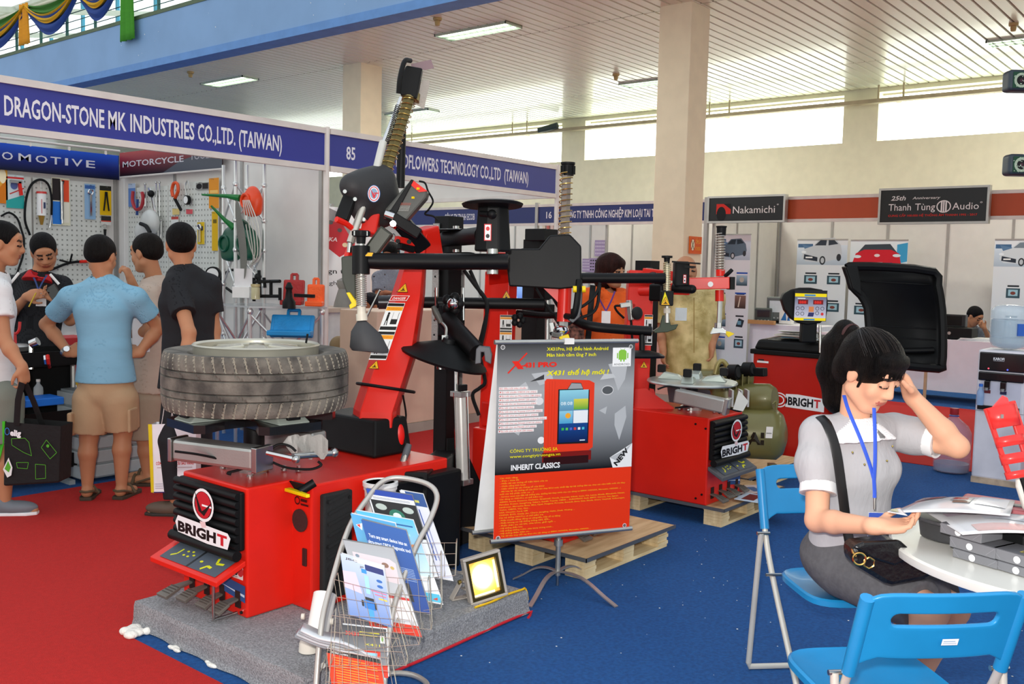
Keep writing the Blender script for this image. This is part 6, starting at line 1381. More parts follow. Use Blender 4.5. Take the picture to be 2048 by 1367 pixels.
MB().bb(5.6,5.72,3.4,3.52,0.122,1.62).obj('column',BLK,tH3);MB().cyl((5.66,3.45,1.55),D(1320,570,5.62),.035).obj('root_tube',BLK,tH3)
t=T('tyre_inflating_gun','grey air gun with a round black gauge hanging on the third red tower','air gun',D(1260,615,6.0));MB().bar(D(1240,611,6.0),D(1262,608,6.0),.04,.03).obj('barrel',ALU,t,bev=.004);MB().bar(D(1258,600,6.0),D(1262,640,6.0),.03,.03).obj('body',ALU,t,bev=.004);MB().ball(D(1274,626,5.95),.042,14,(1,.8,1)).obj('gauge',RUB,t)
for pts in([(1240,611),(1230,612),(1234,622),(1248,636)],[(1262,640),(1264,670),(1266,700)]):MB().tube([D(x,y,6.0)for x,y in pts],.008,6,4).obj('hose',PLB,t)
MB().cyl(D(1250,610,6.0),D(1268,610,6.25),.01).obj('bracket',STL,t)
# papers on the pallet
for i,(px,py,c_,r_)in enumerate(((1500,985,'#d9dde0',.4),(1515,992,'#a9c6e0',-.3),(1492,978,'#c9b9b4',.9),(1525,998,'#cfe0ee',.1))):
 q=G(px,py,.13+i*.004);t=T('magazine','magazine on the pallet beside the third tyre changer, %s of the pile'%['bottom one','second one','third one','top one'][i],'magazine',q,'magazines on the pallet');MB().box(q,(.21,.29,.004),Matrix.Rotation(r_,3,'Z')).obj('cover',mat(c_,.4,key='mag'+c_),t)
 art('print',q+V((0,0,.002))-(Matrix.Rotation(r_,3,'Z')@V((.09,.13,0))),Matrix.Rotation(r_,3,'Z')@V((1,0,0)),Matrix.Rotation(r_,3,'Z')@V((0,1,0)),[('r',.01,.16,.16,.08,'#7d2f2c'),('r',.02,.05,.12,.06,'#49698f')],t)
# ================================================================== compressor
tK=T('air_compressor','olive-green air compressor with a round tank lettered FUCAI','compressor',D(1500,940,6.7));OLI=mat('#6f6a3c',.35,.1,key='olive_paint',coat=.2)
e1,e0=D(1552,868,6.55),D(1372,862,6.85);u=(e1-e0).normalized()
MB().loft([(e0-u*.07,.06),(e0-u*.04,.13),(e0,.175),(e1,.175),(e1+u*.04,.14),(e1+u*.065,.07)],36).obj('tank',OLI,tK)
Nn=V((-u.y*-1,u.x*-1,0));sd=u.cross(V((0,0,1))).normalized();sd=sd if sd.dot(_fh)<0 else-sd
O_=e1-u*.37+sd*.176+V((0,0,-.045));art('tank_lettering',O_,u,(0,0,1),[('t',0,0,.33,.08,'FUCAI','#241f14',.05)],tK,bend=lambda x,y:-((y-.045)**2)/(2*.175)+.003)
art('tank_label',e1-u*.03+sd*.1765+V((0,0,.0)),u,(0,0,1),[('r',0,0,.045,.075,'#e6e4de'),('r',.004,.03,.036,.006,'#8d8d86')],tK,bend=lambda x,y:-(y**2)/(2*.175)+.006)
MB().loft([(D(1470,800,6.75),.1),(D(1500,797,6.68),.11),(D(1540,797,6.6),.105),(D(1550,797,6.58),.08)],24).obj('motor',OLI,tK)
blob('pump_head',[('b',D(1420,758,6.9),(.16,.08,.07),(_rt,_fh,V((0,0,1))),.03,0),('b',D(1480,752,6.8),(.09,.07,.06),(_rt,_fh,V((0,0,1))),.03,0),('c',D(1455,800,6.85),D(1450,760,6.85),.12,.1,0)],OLI,tK,.012,.03)
for k in range(5):MB().box(D(1445+k*12,762,6.72),(.008,.12,.11),(_rt,_fh,V((0,0,1)))).obj('cooling_fin',OLI,tK)
MB().tube([D(1430,748,6.8),D(1436,727,6.8),D(1446,722,6.8),D(1456,735,6.8),D(1462,750,6.8)],.018,10,4).obj('outlet_pipe',mat('#9a8f58',.4,.3,key='olive_pipe'),tK)
for px,py,r_ in((1467,744,.055),(1496,738,.05)):MB().cyl(D(px-8,py,6.7),D(px+9,py,6.66),r_,n=18).obj('air_filter',PLB,tK);MB().cyl(D(px+9,py,6.66),D(px+11,py,6.655),r_*.7,n=18).obj('filter_cap',RUB,tK)
MB().bar(D(1508,743,6.68),D(1532,744,6.62),.06,.06).obj('pressure_switch',PLB,tK,bev=.008)
MB().tube([D(1545,808,6.5),D(1552,802,6.5),D(1552,820,6.5)],.008,6,3).obj('drain_pipe',OLI,tK)
for px in(1400,1545):
 q=D(px,905,6.6);MB().bar((q.x,q.y,.125),(q.x,q.y,.24),.05,.05).obj('tank_foot',OLI,tK)
# ================================================================== wheel balancer
tD=T('wheel_balancer','red wheel balancer lettered BRIGHT with a black hood and yellow-edged display','wheel balancer',(7.7,3.1,0));RD2=mat('#b51609',.35,coat=.2,key='balancer_red',var=.04)
X0=7.33;Y0,Y1=2.83,3.44
MB().bb(X0,8.05,Y0,Y1,.03,.90).obj('cabinet',RD2,tD,bev=.015)
m_=MB();m_.add([(X0-.02,Y0-.02,.89),(8.1,Y0-.02,.89),(8.1,Y1+.02,.89),(X0-.02,Y1+.02,.89),(X0-.02,Y0-.02,.93),(8.1,Y0-.02,.93),(8.1,Y1+.02,.93),(X0-.02,Y1+.02,.93)],[(3,2,1,0),(4,5,6,7),(0,1,5,4),(1,2,6,5),(2,3,7,6),(3,0,4,7)]).obj('tray_rim',PLB,tD,bev=.008)
m_=MB();m_.add([(X0,Y0,.93),(8.06,Y0,.93),(8.06,Y1,.93),(X0,Y1,.93),(X0+.02,Y0+.02,1.01),(8.04,Y0+.02,1.04),(8.04,Y1-.02,1.04),(X0+.02,Y1-.03,1.01)],[(3,2,1,0),(4,5,6,7),(0,1,5,4),(1,2,6,5),(2,3,7,6),(3,0,4,7)]).obj('weight_tray',PLB,tD,bev=.02)
for k in range(4):MB().tube([(X0+.06+k*.12,Y1-.08,1.015),(X0+.06+k*.12,Y1-.25,1.05),(X0+.06+k*.12,Y0+.12,1.03)],.006,5,4).obj('tray_divider',ALU,tD)
MB().lathe([(0,0),(.035,0),(.03,.01),(.012,.02),(.012,.05),(.03,.055),(0,.07)],(X0+.1,Y0+.12,1.03)).obj('centring_cone',ALU,tD)
for k in range(3):MB().lathe([(0,0),(.03,0),(.02,.03),(0,.035)],(X0+.25+k*.1,Y0+.08,1.035)).obj('cone',STL,tD)
art('emblem',(X0-.002,3.12,.50),(0,-1,0),(0,0,1),[('p',[(-.02,-.02),(.30,-.03),(.30,.075),(.08,.09),(-.02,.085)],'#e9e8ea'),('t',0,0,.21,.065,'BRIGH','#17161c',.04),('t',.215,0,.055,.065,'T','#c83238',.04)],tD)
art('emblem_ring',(X0-.002,3.26,.50),(0,-1,0),(0,0,1),[('e',.06,.03,.075,.062,'#e9e8ea'),('e',.06,.03,.065,.052,'#b51609'),('o',.06,.03,.05,.04,.01,'#e9e8ea')],tD)
art('small_decal',(X0-.002,3.40,.82),(0,-1,0),(0,0,1),[('r',0,0,.10,.016,'#e9e8ea'),('r',.01,.018,.05,.012,'#22202a')],tD)
art('lower_decal',(X0-.002,2.98,.17),(0,-1,0),(0,0,1),[('o',.03,.02,.035,.022,.012,'#b9b5c0'),('t',.07,.0,.14,.05,'Alll','#b9b5c0',.02,.4)],tD)
for z in(.4,.6):MB().box((7.7,Y0-.03,z),(.3,.05,.1)).obj('cone_hook',PLB,tD,bev=.01)
blob('side_flange',[('l',(7.5,Y0-.03,.80),(7.5,Y0-.03,.48),(.07,.035),(.06,.03),(1,0,0),0)],PLB,tD,.012,.02)
dq=D(1610,620,7.55)
b3=(_rt,_fh,V((0,0,1)))
m_=MB();outl=[(1563,598),(1568,587),(1582,579),(1602,575),(1622,575),(1645,579),(1655,588),(1657,610),(1653,636),(1641,646),(1615,650),(1598,646),(1583,637),(1570,620)]
pp3(m_,outl,7.5,.07);m_.obj('display_head',PLB,tD,bev=.012)
O_=D(1588,643-3,7.49);w_=63*7.49/FPX;h=54*7.49/FPX
art('display',O_,(_rt-V((0,0,.0))).normalized(),(0,0,1),[('r',-.004,-.004,w_+.008,h+.03,'#1c1c20'),('g',0,0,w_,h*.9,'#c9c7d4','#5a5f78'),('r',0,h*.88,w_,h*.12,'#e8cf10'),('r',w_*.3,h*.9,w_*.35,h*.07,'#3f7fb0'),('r',0,-.0,w_,h*.10,'#e8cf10'),('r',w_*.3,.002,w_*.35,h*.06,'#3f7fb0'),
 ('r',w_*.1,h*.60,w_*.32,h*.17,'#6e1518'),('r',w_*.58,h*.60,w_*.32,h*.17,'#6e1518'),('t',w_*.14,h*.63,w_*.22,h*.10,'888','#e02a20',.02),('t',w_*.62,h*.63,w_*.22,h*.10,'888','#e02a20',.02),('p',[(w_*.42,h*.15),(w_*.6,h*.15),(w_*.63,h*.3),(w_*.45,h*.3)],'#2c2f60'),('r',w_*.45,h*.32,w_*.16,h*.2,'#c87a4a')]+
 [('o',w_*a,h*b,w_*.06,h*.07,w_*.015,'#3c3b46')for a,b in((.1,.45),(.25,.45),(.1,.25),(.25,.25),(.72,.45),(.88,.45),(.72,.28))]+[('e',w_*.88,h*.25,w_*.045,h*.055,'#c83230'),('r',w_*.08,h*.80,w_*.25,h*.03,'#dcdcdc')],tD,m=artmat(.3,.35))
MB().box(D(1616,664,7.55),(.12,.07,.16),b3).obj('display_neck',PLB,tD,bev=.01);MB().cyl(D(1640,650,7.5),D(1640,705,7.5),.01).obj('cable_tube',STL,tD)
m_=MB();q=V((X0+.16,3.12,1.08));m_.box(q,(.2,.3,.008),Matrix.Rotation(.2,3,'Z')@Matrix.Rotation(.12,3,'Y')).obj('paper_sheet',WHT,tD);m_=MB();m_.box(q+V((-.02,.0,-.025)),(.22,.32,.01),Matrix.Rotation(.1,3,'Z')).obj('glass_shelf',mat('#c9c7bd',.2,.3,key='shelf'),tD)
MB().box((X0+.2,3.18,1.04),(.14,.2,.02),Matrix.Rotation(.4,3,'Z')).obj('blue_folder',mat('#2a6a88',.5,key='folder'),tD)
art('tray_card',(X0+.01,3.02,1.015),(0,-1,0),(.3,0,1),[('r',0,0,.1,.055,'#d8d0b8'),('r',.02,.015,.05,.02,'#8a3a2c')],tD)
# hood: curved black cover
hp_=[]
sect=[(532,1692,1868,0),(560,1700,1874,.03),(590,1722,1880,.08),(630,1735,1884,.14),(680,1742,1885,.16),(712,1752,1884,.10),(733,1765,1878,.04)]
vs=[];fs=[];nn=12
for py,xa,xb,bow in sect:
 for k in range(nn+1):s_=k/nn;vs.append(D(xa+(xb-xa)*s_,py-2+10*s_*(1 if py<700 else.3),7.75+bow+.12*math.sin(PI*s_)))
for i in range(len(sect)-1):
 for k in range(nn):fs.append((i*(nn+1)+k,i*(nn+1)+k+1,(i+1)*(nn+1)+k+1,(i+1)*(nn+1)+k))
mkobj('hood',vs,fs,PLB,tD,sm=[True]*len(fs),solid=.012)
rim=[D(x,y,7.72)for x,y in((1694,535),(1712,532),(1780,534),(1868,543),(1876,570),(1884,620),(1886,690),(1884,728),(1878,737),(1800,730),(1765,728),(1748,700),(1738,650),(1735,615),(1722,590),(1704,572),(1700,552))]
MB().tube(rim,.035,8,2,True).obj('hood_rim',PLB,tD)
m_=MB();pp3(m_,[(1692,533),(1716,531),(1722,560),(1724,592),(1706,578),(1700,556)],7.68,.12);m_.obj('hood_corner',PLB,tD,bev=.01)
for y in(562,650,672):MB().cyl(D(1738 if y>600 else 1722,y-1,7.80),D(1872,y+8,7.80),.006,n=5).obj('hood_crease',PLB,tD)
MB().cyl(D(1868,700,7.9),(8.06,2.9,.9),.025).obj('hood_arm',BLK,tD)
# thin beige post under the hood
q=D(1850,790,8.3);t=T('thin_post','slim beige post standing beneath the hood in front of the cloth table','post',(G(1848,808).x,G(1848,808).y,0));g_=G(1848,808);MB().cyl(g_,g_+V((0,0,.9)),.02,n=8).obj('upright',mat('#b7a585',.5,.2,key='beige_post'),t);MB().lathe([(0,0),(.05,0),(.05,.01),(.02,.02)],g_).obj('foot',ALU,t)
# ================================================================== FOREGROUND PROPS
def RP(px,py,p0,n):r=ray(px,py);return EYE+r*((V(p0)-EYE).dot(n)/r.dot(n))
# ---- poster on a cross-foot stand
an=math.radians(-28);Uw=V((math.cos(an),math.sin(an),0));Nw=V((-Uw.y,Uw.x,0));Nf=-Nw
P0=V((3.62,2.70,0))
TL,BR_=RP(995,684,P0,Nw),RP(1258,1056,P0,Nw)
BL=V((TL.x,TL.y,BR_.z));PW=(V((BR_.x,BR_.y,0))-V((BL.x,BL.y,0))).length;PH=TL.z-BL.z
tP=T('poster_stand','two-sided red and grey tablet poster lettered X-431 PRO on a silver cross-foot stand','poster stand',(3.7,2.68,0))
def PP(u,v,n=0.0):return BL+Uw*u+V((0,0,v))+Nf*n
mkobj('front_sheet',[PP(0,0),PP(PW,0),PP(PW,PH),PP(0,PH)],[(0,1,2,3)],mat('#e6e6e6',.4,key='poster_back'),tP,solid=.001)
bk=[PP(-.06,.02,-.10),PP(PW-.07,.05,-.10),PP(PW-.03,PH-.01,-.012),PP(-.0,PH-.01,-.012)]
mkobj('rear_sheet',bk,[(0,1,2,3)],mat('#f0f0ee',.5,key='poster_rear'),tP,solid=.001)
G1,G2='#0d0e10','#8d9092'
sh=[('g',0,PH*.335,PW,PH*.20,'#060607','#84878a'),('g',0,PH*.535,PW,PH*.22,'#84878a','#a5a8aa'),('g',0,PH*.755,PW,PH*.245,'#a5a8aa','#2c2d30'),('r',0,0,PW,PH*.335,'#e8360f')]
def pt(x,y):return(x*PW,y*PH)
# continents, pale
for pts in([(.80,.88),(.95,.90),(.93,.80),(.88,.74),(.85,.80)],[(.86,.62),(.94,.66),(.95,.60),(.90,.48),(.86,.56)],[(.12,.76),(.2,.80),(.24,.75),(.15,.70)],[(.24,.84),(.38,.85),(.4,.80),(.3,.78)],[(.74,.64),(.8,.66),(.79,.62)],[(.10,.56),(.2,.60),(.16,.53)]):sh.append(('p',[pt(*q)for q in pts],'#b7babc'))
sh+=[('e',.80*PW,.745*PH,.04*PW,.02*PH,'#55585a'),('o',.80*PW,.745*PH,.045*PW,.025*PH,.003,'#d8d8d8'),('p',[pt(.74,.80),pt(.86,.81),pt(.84,.83),pt(.77,.83)],'#c2c5c6'),('e',.30*PW,.70*PH,.03*PW,.02*PH,'#d9dadb'),('e',.32*PW,.50*PH,.025*PW,.018*PH,'#e9e9e9'),('p',[pt(.23,.80),pt(.33,.835),pt(.33,.81)],'#3a3b3c')]
sh+=[('r',.33*PW,.385*PH,.36*PW,.05*PH,'#7a1710'),('r',.34*PW,.37*PH,.33*PW,.04*PH,'#2e0b08'),('p',[pt(.34,.435),pt(.335,.80),pt(.35,.812),pt(.66,.80),pt(.70,.785),pt(.70,.45),pt(.67,.435)],'#e23a1c')]
for k in range(3):sh.append(('l',[pt(.37+.02*k,.80),pt(.37+.02*k,.45)],.001,'#b52a12'))
sh+=[('p',[pt(.435,.475),pt(.435,.757),pt(.50,.757),pt(.53,.79),pt(.60,.787),pt(.62,.752),pt(.665,.750),pt(.665,.472)],'#17171a'),('p',[pt(.505,.757),pt(.53,.787),pt(.598,.784),pt(.615,.757)],'#9a9da0'),('g',.445*PW,.482*PH,.212*PW,.1*PH,'#0a1f52','#16478c'),('g',.445*PW,.582*PH,.212*PW,.17*PH,'#16478c','#8fd0e0'),
       ('g',.55*PW,.65*PH,.107*PW,.055*PH,'#5aa83a','#d9d24a'),('r',.55*PW,.58*PH,.107*PW,.065*PH,'#e8eef0'),('g',.447*PW,.58*PH,.098*PW,.065*PH,'#4aa0cc','#8fcbe0'),('e',.51*PW,.62*PH,.02*PW,.014*PH,'#f0a830'),('t',.455*PW,.675*PH,.085*PW,.018*PH,'08:08','#e8f4f6')]
for k,c_ in enumerate(('#38b048','#5ac050','#4a68c8','#c84040','#e0e4e8','#50b8d0')):sh.append(('r',(.465+.03*k)*PW,.545*PH,.018*PW,.013*PH,c_))
sh+=[('r',.6*PW,.487*PH,.04*PW,.006*PH,'#cfd8e0'),('t',.345*PW,.955*PH,.45*PW,.017*PH,'X431Pro, Hệ điều hành Android','#e8e010',.02),('t',.345*PW,.925*PH,.36*PW,.017*PH,'Màn hình cảm ứng 7 inch','#e8e010',.02),('t',.345*PW,.83*PH,.455*PW,.024*PH,'X431 thế hệ mới !','#e8e010',.03,.25)]
sh+=[('p',[pt(.10,.905),pt(.145,.905),pt(.185,.865),pt(.145,.865)],'#e02a1c'),('l',[pt(.075,.845),pt(.205,.945)],.007,'#e02a1c'),('t',.17*PW,.873*PH,.09*PW,.024*PH,'-431','#e02a1c',.05),('t',.285*PW,.874*PH,.135*PW,.024*PH,'PRO','#e02a1c',.05)]
sh+=[('r',.83*PW,.868*PH,.14*PW,.098*PH,'#f4f5f4'),('p',[pt(.875,.94),pt(.935,.94),pt(.935,.903),pt(.875,.903)],'#86c440'),('e',.905*PW,.942*PH,.03*PW,.014*PH,'#86c440'),('r',.862*PW,.91*PH,.009*PW,.028*PH,'#86c440'),('r',.94*PW,.91*PH,.009*PW,.028*PH,'#86c440'),('r',.888*PW,.893*PH,.011*PW,.014*PH,'#86c440'),('r',.911*PW,.893*PH,.011*PW,.014*PH,'#86c440'),('l',[pt(.888,.962),pt(.896,.95)],.002,'#86c440'),('l',[pt(.922,.962),pt(.914,.95)],.002,'#86c440'),('t',.84*PW,.874*PH,.12*PW,.011*PH,'ANDROID','#55585a')]
for k,tx_ in enumerate(('Bộ đầu nối tiêu chuẩn','Đầu nối chuẩn OBDII (16 chân)','Đầu nối cho xe Mercedes (38 chân)','Đầu nối cho xe BMW (20 chân)','Đầu nối cho xe Daewoo (12 chân)','Đầu nối cho xe Honda (3 chân)','Đầu nối cho xe Toyota (17+17F chân)','Đầu nối cho xe Ford (6+1 chân)','Đầu nối cho xe Mitsubishi (12+16 chân)','Đầu nối cho xe Nissan (14+16 chân)','Đầu nối cho xe Mazda (17 chân)','Đầu nối cho xe KIA (20 chân)')):
 y=.765-k*.0195;w_=(.20,.27,.30,.27,.27,.25,.31,.28,.34,.31,.27,.25)[k]
 sh+=[('r',.015*PW,(y-.003)*PH,w_*PW,.0145*PH,'#ece6e4'),('t',.02*PW,y*PH,(w_-.015)*PW,.0085*PH,tx_,'#d9463a')]
sh+=[('t',.10*PW,.445*PH,.34*PW,.016*PH,'CÔNG TY TRƯỜNG SA','#e8e010',.01),('t',.10*PW,.418*PH,.36*PW,.015*PH,'www.congtytruongsa.vn','#e8e010',.01),('t',.11*PW,.355*PH,.35*PW,.028*PH,'INHERIT CLASSICS','#f2f2f2',.03),
       ('p',[pt(.83,.39),pt(1,.46),pt(1,.335),pt(.855,.335)],'#eceded'),('p',[pt(.83,.39),pt(.87,.375),pt(.90,.36),pt(1,.46),pt(.93,.42)],'#b9bbbd')]
nv=text2d('NEW',.03);ca,sa=math.cos(.85),math.sin(.85)
mk_new=[('p',[(0,0)],'#000000')]
body_txt=['Các chức năng:','- Đọc / Xóa lỗi','- Hiển thị các thông số hiện hành của xe','- Chức năng kích hoạt','- Hiệu chỉnh lại các thông số của ECU','- Mã hóa lại các thông số của ECU khi thay ECU mới, thiết lập lại hệ thống đèn xe, thay các cảm biến mới, khi thay','mới các bộ phận trên xe ...)','- Service reset (cài đặt hệ thống bảo dưỡng khi thay nhớt cho các dòng xe BMW, HONDA, Mercedes, NISSAN ...)','Các dòng xe X431Pro có thể kiểm tra:',
 'ASIAN: Acura, Daewoo, Daihatsu, Greatwall, Honda, Hyundai, Infiniti, Isuzu, Kia, Lexus, Mazda, Mitsubishi, Nissan,','Perodua, Proton, SsangYong, Subaru, Suzuki, Toyota, OBDII ... EUROPEAN: Audi, BMW, Citroen, Fiat, Jaguar,','Landrover, Mercedes Benz, Mini, Opel, Peugeot, Porsche, Renault, Benz, Seat, Skoda, Smart, Vauxhall, Volkswagen,','Volvo, OBDII, Vaz, Gaz...','USA: Chrysler, Ford, GM','CHINA: BYD, Geely, Jac, Chery, Jiangling, Hafei, Dadi, Wuling ...','Các hệ thống X431Pro có thể kiểm tra:','- Phần truyền động: động cơ xăng/dầu, hộp số tự động','- Phần khung xe: hệ thống thắng ABS, EPS...','- Phần thân xe: túi khí, chìa khóa, ghế ngồi ...','- Hệ thống điều hòa','- Hệ thống chống trộm, chìa khóa thông minh...','- Hệ thống điện thân xe...','+ Tải dữ liệu thay đổi tùy theo cho các dòng xe BMW, HONDA, Mercedes, NISSAN ...']
for k,s_ in enumerate(body_txt):sh.append(('t',.035*PW,(.315-k*.0134)*PH,min(.92,len(s_)*.0082+.01)*PW,.0068*PH,s_,'#f0b41e',.01))
for x,y in((.03,.015),(.96,.02),(.035,.975),(.965,.97)):sh+=[('o',x*PW,y*PH,.011,.011,.003,'#d8d8d8'),('e',x*PW,y*PH,.007,.007,'#6a6a6a')]
art('poster_print',BL+Nf*.001,Uw,(0,0,1),sh,tP,m=artmat(.3,0,.15),dz=.00003)
O_=PP(.885*PW,.342*PH,.0045);art('new_lettering',O_,Uw*ca+V((0,0,sa)),-Uw*sa+V((0,0,ca)),[('t',0,0,.10,.026,'NEW','#17171a',.04)],tP)
for v,n_ in((PH,0),(0,0)):MB().cyl(PP(-.015,v,0),PP(PW+.015,v,0),.011,n=10).obj('clamp_rail',ALU,tP)
MB().cyl(PP(-.07,.02,-.10),PP(PW-.06,.04,-.10),.010,n=10).obj('rear_rail',ALU,tP)
MB().box(PP(PW*.5,PH+.002,0),(.05,.026,.028),(Uw,Nw,V((0,0,1)))).obj('rail_clip',WHT,tP)
pc=PP(PW*.5,0,-.05);pc=V((pc.x,pc.y,0))
MB().cyl(pc+V((0,0,.05)),pc+V((0,0,PH+BL.z)),.013,n=12).obj('pole',ALU,tP);MB().cyl(pc+V((0,0,.20)),pc+V((0,0,.23)),.022,n=12).obj('pole_collar',ALU,tP);MB().bar(pc+V((.02,0,.24)),pc+V((.02,0,.30)),.012,.02).obj('clamp_lever',PLB,tP);MB().cyl(pc,pc+V((0,0,.06)),.008).obj('pole_tip',STL,tP)
for px,py in((1060,1212),(1232,1212),(1028,1156),(1183,1149)):
 e=G(px,py,.004);a=V((pc.x,pc.y,.07));mid=a.lerp(e,.5)+V((0,0,.035));pts=spline([a,a.lerp(e,.25)+V((0,0,.028)),mid,a.lerp(e,.8)+V((0,0,.012)),e],4)
 m_=MB()
 for i in range(len(pts)-1):m_.bar(pts[i],pts[i+1]+(pts[i+1]-pts[i]).normalized()*.003,.022,.006)
 o=m_.obj('arched_foot',mat('#b9b1ad',.35,.7,key='foot_alu'),tP)
# ---- floodlight
tF=T('floodlight','lit warm-white floodlight in a pale grey case on the grey platform','floodlight',(3.05,2.66,.11));PG=mat('#b9b0a6',.5,.2,key='case_grey')
c4=[D(926,1119,4.08),D(1000,1097,4.16),D(1016,1183,4.16),D(942,1212,4.08)]
u=(c4[1]-c4[0]).normalized();ww=(c4[0]-c4[3]);fw_=(c4[1]-c4[0]).length;fh_=ww.length;ww=(ww-u*ww.dot(u)).normalized();nn_=u.cross(ww).normalized();O_=c4[3]
def FP(a,b,c=0):return O_+u*a+ww*b+nn_*c
bz=[((0,0),(fw_,0)),((fw_,0),(fw_,fh_)),((fw_,fh_),(0,fh_)),((0,fh_),(0,0))]
def plate(x0,y0,x1,y1,z0,z1):
 m_=MB();vs=[FP(x,y,z)for z in(z0,z1)for x,y in((x0,y0),(x1,y0),(x1,y1),(x0,y1))]
 return m_.add(vs,[(3,2,1,0),(4,5,6,7),(0,1,5,4),(1,2,6,5),(2,3,7,6),(3,0,4,7)])
e=.012
fr=MB()
for a in((0,0,fw_,e),(0,fh_-e,fw_,fh_),(0,e,e,fh_-e),(fw_-e,e,fw_,fh_-e)):plate(*a,-.03,.006).obj('case_rim',PG,tF,bev=.003)
DKF=mat('#3a3216',.4,.4,key='reflector_dark')
for a in((e,e,fw_-e,e*2.1),(e,fh_-e*2.1,fw_-e,fh_-e),(e,e*2.1,e*2.1,fh_-e*2.1),(fw_-e*2.1,e*2.1,fw_-e,fh_-e*2.1)):plate(*a,-.02,.001).obj('inner_frame',DKF,tF)
plate(e*2,e*2,fw_-e*2,fh_-e*2,-.022,-.018).obj('reflector',mat('#b98a35',.4,key='reflector'),tF)
art('lit_glow',FP(e*2,e*2,-.018),u,ww,[('r',0,0,fw_-4*e,fh_-4*e,'#d9a548')]+[('e',(fw_-4*e)*.42,(fh_-4*e)*.55,(fw_-4*e)*q,(fh_-4*e)*q,c_)for q,c_ in((.41,'#e2b45a'),(.33,'#eec878'),(.26,'#f8dfa0'),(.19,'#fff0c8'),(.12,'#fffae8'))]+[('r',(fw_-4*e)*.9,(fh_-4*e)*.1,(fw_-4*e)*.1,(fh_-4*e)*.8,'#f3e2b0'),('r',(fw_-4*e)*.06,0,(fw_-4*e)*.75,(fh_-4*e)*.07,'#f8ecc4')],tF,m=artmat(.4,.75))
plate(.02,.02,fw_-.02,fh_-.02,-.075,-.03).obj('housing',PG,tF,bev=.012)
for k in range(4):plate(-.002,.03+k*.035,.02,.036+k*.035,-.075,-.03).obj('cooling_fin',PG,tF)
MB().bar(FP(-.008,fh_*.5,-.05),G(902,1198,.112),.028,.006,u).obj('bracket',PG,tF,bev=.002);MB().bar(G(902,1198,.115),G(915,1186,.115)+_rt*.1,.03,.006).obj('bracket_foot',PG,tF);MB().cyl(FP(-.018,fh_*.5,-.05),FP(-.006,fh_*.5,-.05),.010,n=10).obj('bolt',mat('#a08a4a',.3,.9,key='brass_bolt'),tF)
lamp('floodlight_lamp','SPOT',FP(fw_*.5,fh_*.5,.01),12,(1,.86,.52),Matrix((u,ww,nn_)).transposed().to_euler(),.02,spot_size=2.4,spot_blend=.8).visible_camera=True
t=T('power_cord','flat yellow cord running along the platform edge from the floodlight','cord',G(1000,1190,.11));MB().tube([G(950,1214,.115),G(985,1202,.116),G(1015,1188,.118),G(1045,1178,.118),V((3.295,2.60,.112)),V((3.305,2.595,.09)),V((3.30,2.585,.06))],.005,8,5).obj('cord',mat('#e8b90a',.5,key='yellow_cord'),t)
# ---- bucket and roller
t=T('paint_bucket','white plastic bucket with a lid between the red side panel and the brochures','bucket',D(730,962,4.1));c=V((2.765,2.985,.44))
MB().lathe([(0,0),(.060,0),(.068,.15),(.072,.152),(.072,.175),(.068,.178),(.068,.180),(0,.180)],c,n=36).obj('pail',mat('#e6e3de',.4,key='pail'),t);MB().lathe([(.073,.165),(.076,.168),(.076,.184),(.066,.186),(.062,.180),(0,.180)],c,n=36).obj('lid',WHT,t)
t=T('tripod_lamp_head','white cylinder on a round white foot behind the lower brochure basket','lamp',G(617,1310,.11));c=G(618,1300,.115);CRM=mat('#ddd5c8',.45,key='cream_metal')
MB().lathe([(0,0),(.038,0),(.036,.03),(.03,.045),(0,.045)],c).obj('round_foot',CRM,t);a=D(632,1280,3.62);b=D(650,1188,3.72)
MB().cyl(c+V((0,0,.04)),a,.010).obj('neck',CRM,t);MB().cyl(a,b,.042,.045,n=28).obj('shade',mat('#f0ece6',.4,key='shade_white'),t)
for px,py in((606,1232),(664,1242)):MB().cyl(D(px,py,3.66)-_rt*.006,D(px,py,3.66)+_rt*.006,.012,n=12).obj('side_knob',CRM,t)
# ---- brochure rack
tR=T('brochure_rack','leaning steel tube rack with wire baskets for brochures','rack',G(740,1380));TBS=mat('#c4beb6',.3,.6,key='rack_steel')
rail=[(630,1400,3.2),(642,1258,3.3),(659,1180,3.38),(697,1057,3.52),(738,992,3.64),(765,963,3.7),(799,955,3.72),(854,967,3.70),(874,992,3.66),(861,1037,3.58),(833,1091,3.50),(802,1170,3.40),(782,1242,3.32),(765,1400,3.2)]
MB().tube([D(*q)for q in rail],.0105,12,6).obj('tube_frame',TBS,tR)
b0,b1=G(600,1480),G(765,1480)
MB().tube([D(630,1400,3.2),G(640,1500,.01),G(770,1500,.01),D(765,1400,3.2)],.0105,10,1).obj('front_foot',TBS,tR)
MB().tube([D(646,1330,3.35),G(690,1353,.012),G(800,1345,.012),G(850,1362,.012),G(858,1395,.012)],.0105,10,5).obj('rear_foot',TBS,tR)
WIR=mat('#c2b8a6',.3,.6,key='wire')
